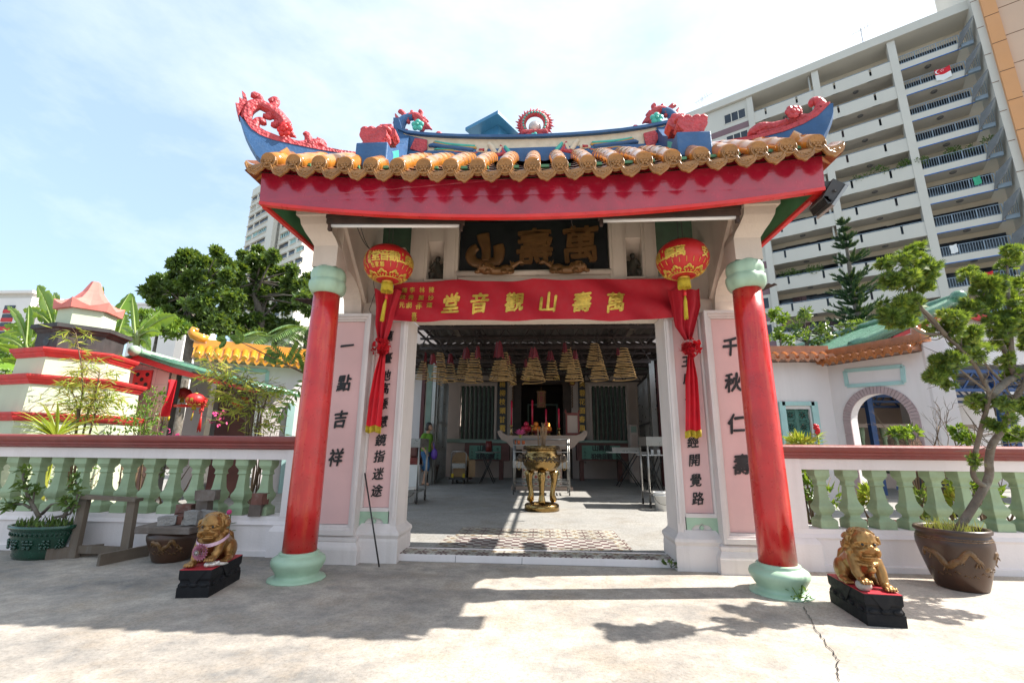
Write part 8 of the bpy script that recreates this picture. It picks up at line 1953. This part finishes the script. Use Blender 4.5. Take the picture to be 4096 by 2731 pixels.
# folding tables
def round_table(lab,x,ytop,rw_,Y,rect=False,mat='steel'):
    c=I(x,ytop,Y); r=rw_*.5102/1800*Y*.97; t=thing('folding_table',lab,'table',(c.x,Y,.07),'folding tables in the court'); m=MB()
    if rect: m.box((c.x-r,Y-.3,c.z-.02),(c.x+r,Y+.3,c.z))
    else: m.lathe([(r,c.z-.025),(r+.01,c.z-.01),(r,c.z)],(c.x,Y,0),30)
    m.build('table_top',M[mat],t)
    for s in (-1,1):
        for dy in (-.2,.2): m=MB(); m.tube([(c.x+s*r*.55,Y+dy,.075),(c.x-s*r*.5,Y+dy,c.z-.03)],.014,7); m.build('leg',M['blacksteel'],t)
    return c
c=round_table('round folding table with a red tin, left of the altar',690,1090,98,13.2)
o=MB(); p=I(695,1085,13.2); o.cyl((p.x,13.2,c.z),(p.x,13.2,c.z+.3),.09,n=16); o=o.build('tin',M['lacquer'],None,loc=(p.x,13.2,c.z)); tag(o,'red tin standing on the left round folding table','tin')
c2=round_table('long pale folding table right of the altar',1780,1092,150,12.6,True,'flagwhite'); p=I(1760,1080,12.6)
o=MB(); o.box((p.x-.35,12.45,c2.z),(p.x+.4,12.75,c2.z+.12)); o=o.build('tray',M['steel'],None,loc=(p.x,12.6,c2.z)); tag(o,'shallow clear tray on the long pale folding table','tray')
c3=round_table('small pale folding table with glasses near the right door jamb',1985,1112,105,10.8,True,'flagwhite')
for i,x in enumerate((1975,2024)): p=I(x,1105,10.8); o=MB(); o.lathe([(.03,c3.z),(.038,c3.z+.11),(.034,c3.z+.11),(.028,c3.z+.01)],(p.x,10.75,0),14); o=o.build('glass',M['tube'],None,loc=(p.x,10.75,c3.z)); tag(o,('left' if i==0 else 'right')+' glass standing on the small pale folding table','glass')
# platform truck with cardboard
M['card']=paint('cardboard',(.3,.19,.1),.85,.12,5,.2,(.2,.12,.06),.2,30)
Y=12.6; a,b=I(398,1290,Y),I(515,1290,Y); zt5=I(450,1088,Y).z; zb5=I(450,1290,Y).z
t=thing('platform_truck','platform hand truck with tubular handle standing left of the altar','trolley',((a.x+b.x)/2,Y,.07)); m=MB(); m.tube([(a.x,Y,zb5),(a.x,Y,zt5-.06),(a.x+.05,Y,zt5),(b.x-.05,Y,zt5),(b.x,Y,zt5-.06),(b.x,Y,zb5)],.018,8); m.build('handle',M['steel'],t)
m=MB(); m.box((a.x-.05,Y-.05,zb5-.06),(b.x+.05,Y+.75,zb5)); m.build('deck',M['blacksteel'],t); m=MB(); m.box((a.x+.02,Y-.02,I(450,1218,Y).z),(b.x-.02,Y+.0,I(450,1180,Y).z)); m.build('name_plate',M['steel'],t)
for x in (a.x+.05,b.x-.05):
    for y in (Y+.05,Y+.65): m=MB(); m.cyl((x-.015,y,.125),(x+.015,y,.125),.055,n=14); m.build('wheel',M['blacksteel'],t)
    m=MB(); m.box((x-.03,Y-.06,zb5),(x+.03,Y-.01,zb5+.1)); m.build('bracket',M['yellow'],t)
o=MB(); zc2=I(450,1180,Y).z; o.box((a.x+.04,Y+.12,zb5+.002),(b.x-.03,Y+.6,zc2+.05)); o.cyl((a.x+.2,Y+.3,zc2+.05),(a.x+.2,Y+.34,zc2+.05),.25,n=28); o=o.build('cardboard_box',M['card'],None,loc=((a.x+b.x)/2,Y,zb5)); tag(o,'brown cardboard box and round card lid loaded on the platform truck','box')
o=MB(); rr=random.Random(5); o.box((b.x+.02,Y+.1,zb5+.005),(b.x+.2,Y+.5,zb5+.45),rot=.2); o=o.build('cardboard_box',M['card'],None,loc=(b.x+.1,Y+.3,zb5)); tag(o,'open cardboard box leaning at the right side of the platform truck','box')
# carts by the door jambs
p0=I(128,1490,8.3); frame_table('steel_cart','steel tray cart cut off by the left door jamb','trolley',p0.x-.7,p0.x,8.3,8.9,((I(110,985,8.3).z-.16,.16),(.27,.02)),I(110,985,8.3).z,'steel')
a=I(1965,1500,8.3); frame_table('steel_cart','steel tray cart with a metal tray behind the right door jamb','trolley',a.x,a.x+.75,8.3,8.9,((I(2000,1045,8.3).z,.16),(.29,.02)),I(1950,985,8.3).z,'steel')
p=I(2060,1520,8.0); p.x+=.05; 
for x,Y,lab in ((I(2060,1520,8.1).x,8.1,'white plastic pail under the right steel cart'),(I(58,1500,8.5).x,8.5,'white plastic pail under the left steel cart')):
    t=thing('pail',lab,'pail',(x,Y,.07),'white pails'); m=MB(); m.lathe([(.11,.071),(.135,.3),(.15,.3),(.15,.32),(.14,.32),(.14,.345),(.15,.345),(.15,.36),(.135,.36),(.105,.1)],(x,Y,0),24); m.build('bucket',M['flagwhite'],t); m=MB(); m.tube([(x+.15*cos(q),Y-.15*abs(sin(q))*.3-.1,.31-.14*sin(q)) for q in [PI*i/12 for i in range(13)]],.004,5); m.build('handle',M['wire'],t)
# stacked offering cabinet at far left behind the cart
p=I(95,1200,12.); t=thing('side_cabinet','white based cabinet with red carved offerings box behind the left cart','cabinet',(p.x,12,.07)); m=MB(); m.box((p.x-.6,12,.07),(p.x+.2,12.5,I(95,1192,12).z)); m.build('base',M['flagwhite'],t); m=MB(); m.box((p.x-.55,12.02,I(95,1190,12).z),(p.x+.15,12.45,I(95,1135,12).z)); m.build('carved_box',M['lacquer'],t); m=MB(); m.box((p.x-.5,12.05,I(95,1133,12).z),(p.x+.1,12.4,I(95,1055,12).z),bev=.05); m.build('glass_lamp',M['bench'],t)
# electric cabinet and bag right
p0,p1=I(1800,880,13.9),I(1880,1270,13.9); t=thing('cabinet','tall pale glass fronted cabinet beside the right folding gate','cabinet',((p0.x+p1.x)/2,13.9,.07)); m=MB(); m.box((p0.x,13.9,.07),(p1.x,14.3,p0.z)); m.build('carcass',M['hallwall'],t); m=MB(); m.box((p0.x+.03,13.885,p0.z-.22),(p1.x-.03,13.899,p0.z-.04)); m.build('display',M['hallgreen'],t); m=MB(); m.box((p0.x+.05,13.885,.4),(p1.x-.05,13.899,p0.z-.28)); m.build('door',M['tanwall'],t)
# woman walking left
w0_=I(190,1355,12.1); sc=(I(200,825,12.1).z-.07)/1.63
Jw=stand(.07,.16); 
Jw=dict(hip=(0,.0,.88),neck=(0,-.03,1.33),head=(.0,-.07,1.5),shl=(-.15,-.02,1.27),shr=(.15,-.02,1.27),ell=(-.2,.06,1.03),elr=(.21,.0,1.03),wrl=(-.17,-.1,.86),wrr=(.2,-.14,.84),thl=(-.08,0,.84),thr=(.08,0,.84),knl=(-.08,-.12,.47),knr=(.08,.04,.46),anl=(-.08,-.03,.08),anr=(.08,.36,.2),toel=(-.08,-.19,.03),toer=(.08,.3,.06))
person('woman with black bob, green T-shirt and rolled jeans walking barefoot in the court',(w0_.x,12.1,.07),R(70),Jw,(M['green_shirt'],M['jeans'],.25,M['hair']),'bob')
E2=I(250,1110,12.0); o=MB(); b_=o; b_.ball((E2.x+.05,12.05,E2.z),(.09,.06,.14)); b_.tube([(E2.x+.05,12.05,E2.z+.12),(E2.x+.02,12.05,E2.z+.3)],[.02,.008],6); M['purple']=paint('purple_nylon',(.1,.04,.3),.5,.2,9,bump=.3); c=b_.build('bag',M['purple'],None,loc=tuple(E2)); tag(c,'small purple bag hanging from the walking woman\'s arm','bag')
p=I(255,1050,12.9); shrub('dark potted shrub behind the walking woman by the folding gate',(p.x,12.9,p.z),(.2,.2,.38),150,.09,.035,'darkleaf',120,6,zb=.4)
m=MB(); m.lathe([(.14,.07),(.2,.5),(.22,.5),(.22,.55),(.18,.55),(.16,.45)],(p.x,12.9,0),20); o=m.build('flower_pot',M['slab'],None,loc=(p.x,12.9,.07)); tag(o,'grey pot of the dark shrub behind the walking woman','pot')
# ------------------------------------------------------------------ light
SE=R(47.5); sd=Vector((.91,.11,1.0)).normalized()
w=bpy.data.worlds.new('World'); SC.world=w; w.use_nodes=True; nt=w.node_tree
bg=nt.nodes['Background']; sky=nt.nodes.new('ShaderNodeTexSky'); sky.sky_type='NISHITA'; sky.sun_disc=False
sky.sun_elevation=SE; sky.sun_rotation=math.atan2(sd.x,sd.y); sky.air_density=1.0; sky.dust_density=2.0; sky.ozone_density=1.2; sky.altitude=0
tc=nt.nodes.new('ShaderNodeTexCoord'); mp=nt.nodes.new('ShaderNodeMapping'); mp.inputs['Scale'].default_value=(1,1,2.2); nt.links.new(tc.outputs['Generated'],mp.inputs[0])
n1=nt.nodes.new('ShaderNodeTexNoise'); n1.inputs['Scale'].default_value=1.7; n1.inputs['Detail'].default_value=9; n1.inputs['Roughness'].default_value=.58; n1.inputs['Distortion'].default_value=.15; nt.links.new(mp.outputs[0],n1.inputs['Vector'])
# more cloud towards the sun's side of the sky
vm=nt.nodes.new('ShaderNodeVectorMath'); vm.operation='DOT_PRODUCT'; vm.inputs[1].default_value=tuple(sd); nt.links.new(tc.outputs['Generated'],vm.inputs[0])
ma=nt.nodes.new('ShaderNodeMath'); ma.operation='MULTIPLY_ADD'; ma.inputs[1].default_value=.34; nt.links.new(vm.outputs['Value'],ma.inputs[0]); nt.links.new(n1.outputs['Fac'],ma.inputs[2])
rp=nt.nodes.new('ShaderNodeValToRGB'); rp.color_ramp.elements[0].position=.48; rp.color_ramp.elements[1].position=1.0; rp.color_ramp.elements[1].color=(.95,.95,.95,1); nt.links.new(ma.outputs[0],rp.inputs[0])
mx=nt.nodes.new('ShaderNodeMix'); mx.data_type='RGBA'; nt.links.new(rp.outputs[0],mx.inputs[0]); 
hz=nt.nodes.new('ShaderNodeMix'); hz.data_type='RGBA'; hz.inputs[0].default_value=.58; nt.links.new(sky.outputs[0],hz.inputs[6]); hz.inputs[7].default_value=(2.15,2.85,3.4,1)
nt.links.new(hz.outputs[2],mx.inputs[6]); mx.inputs[7].default_value=(4.6,4.7,4.8,1)
nt.links.new(mx.outputs[2],bg.inputs['Color']); bg.inputs['Strength'].default_value=.125
sl=bpy.data.lights.new('sun','SUN'); sl.energy=4.3; sl.angle=R(.5); sl.color=(1,.95,.87)
so=bpy.data.objects.new('sun',sl); COL.objects.link(so); so.rotation_euler=sd.to_track_quat('Z','Y').to_euler(); so.location=(30,5,40)
SC.view_settings.view_transform='Standard'; SC.view_settings.look='None'; SC.view_settings.exposure=1.43; SC.view_settings.gamma=1
SC.cycles.use_denoising=True; SC.cycles.max_bounces=8; SC.cycles.transparent_max_bounces=8
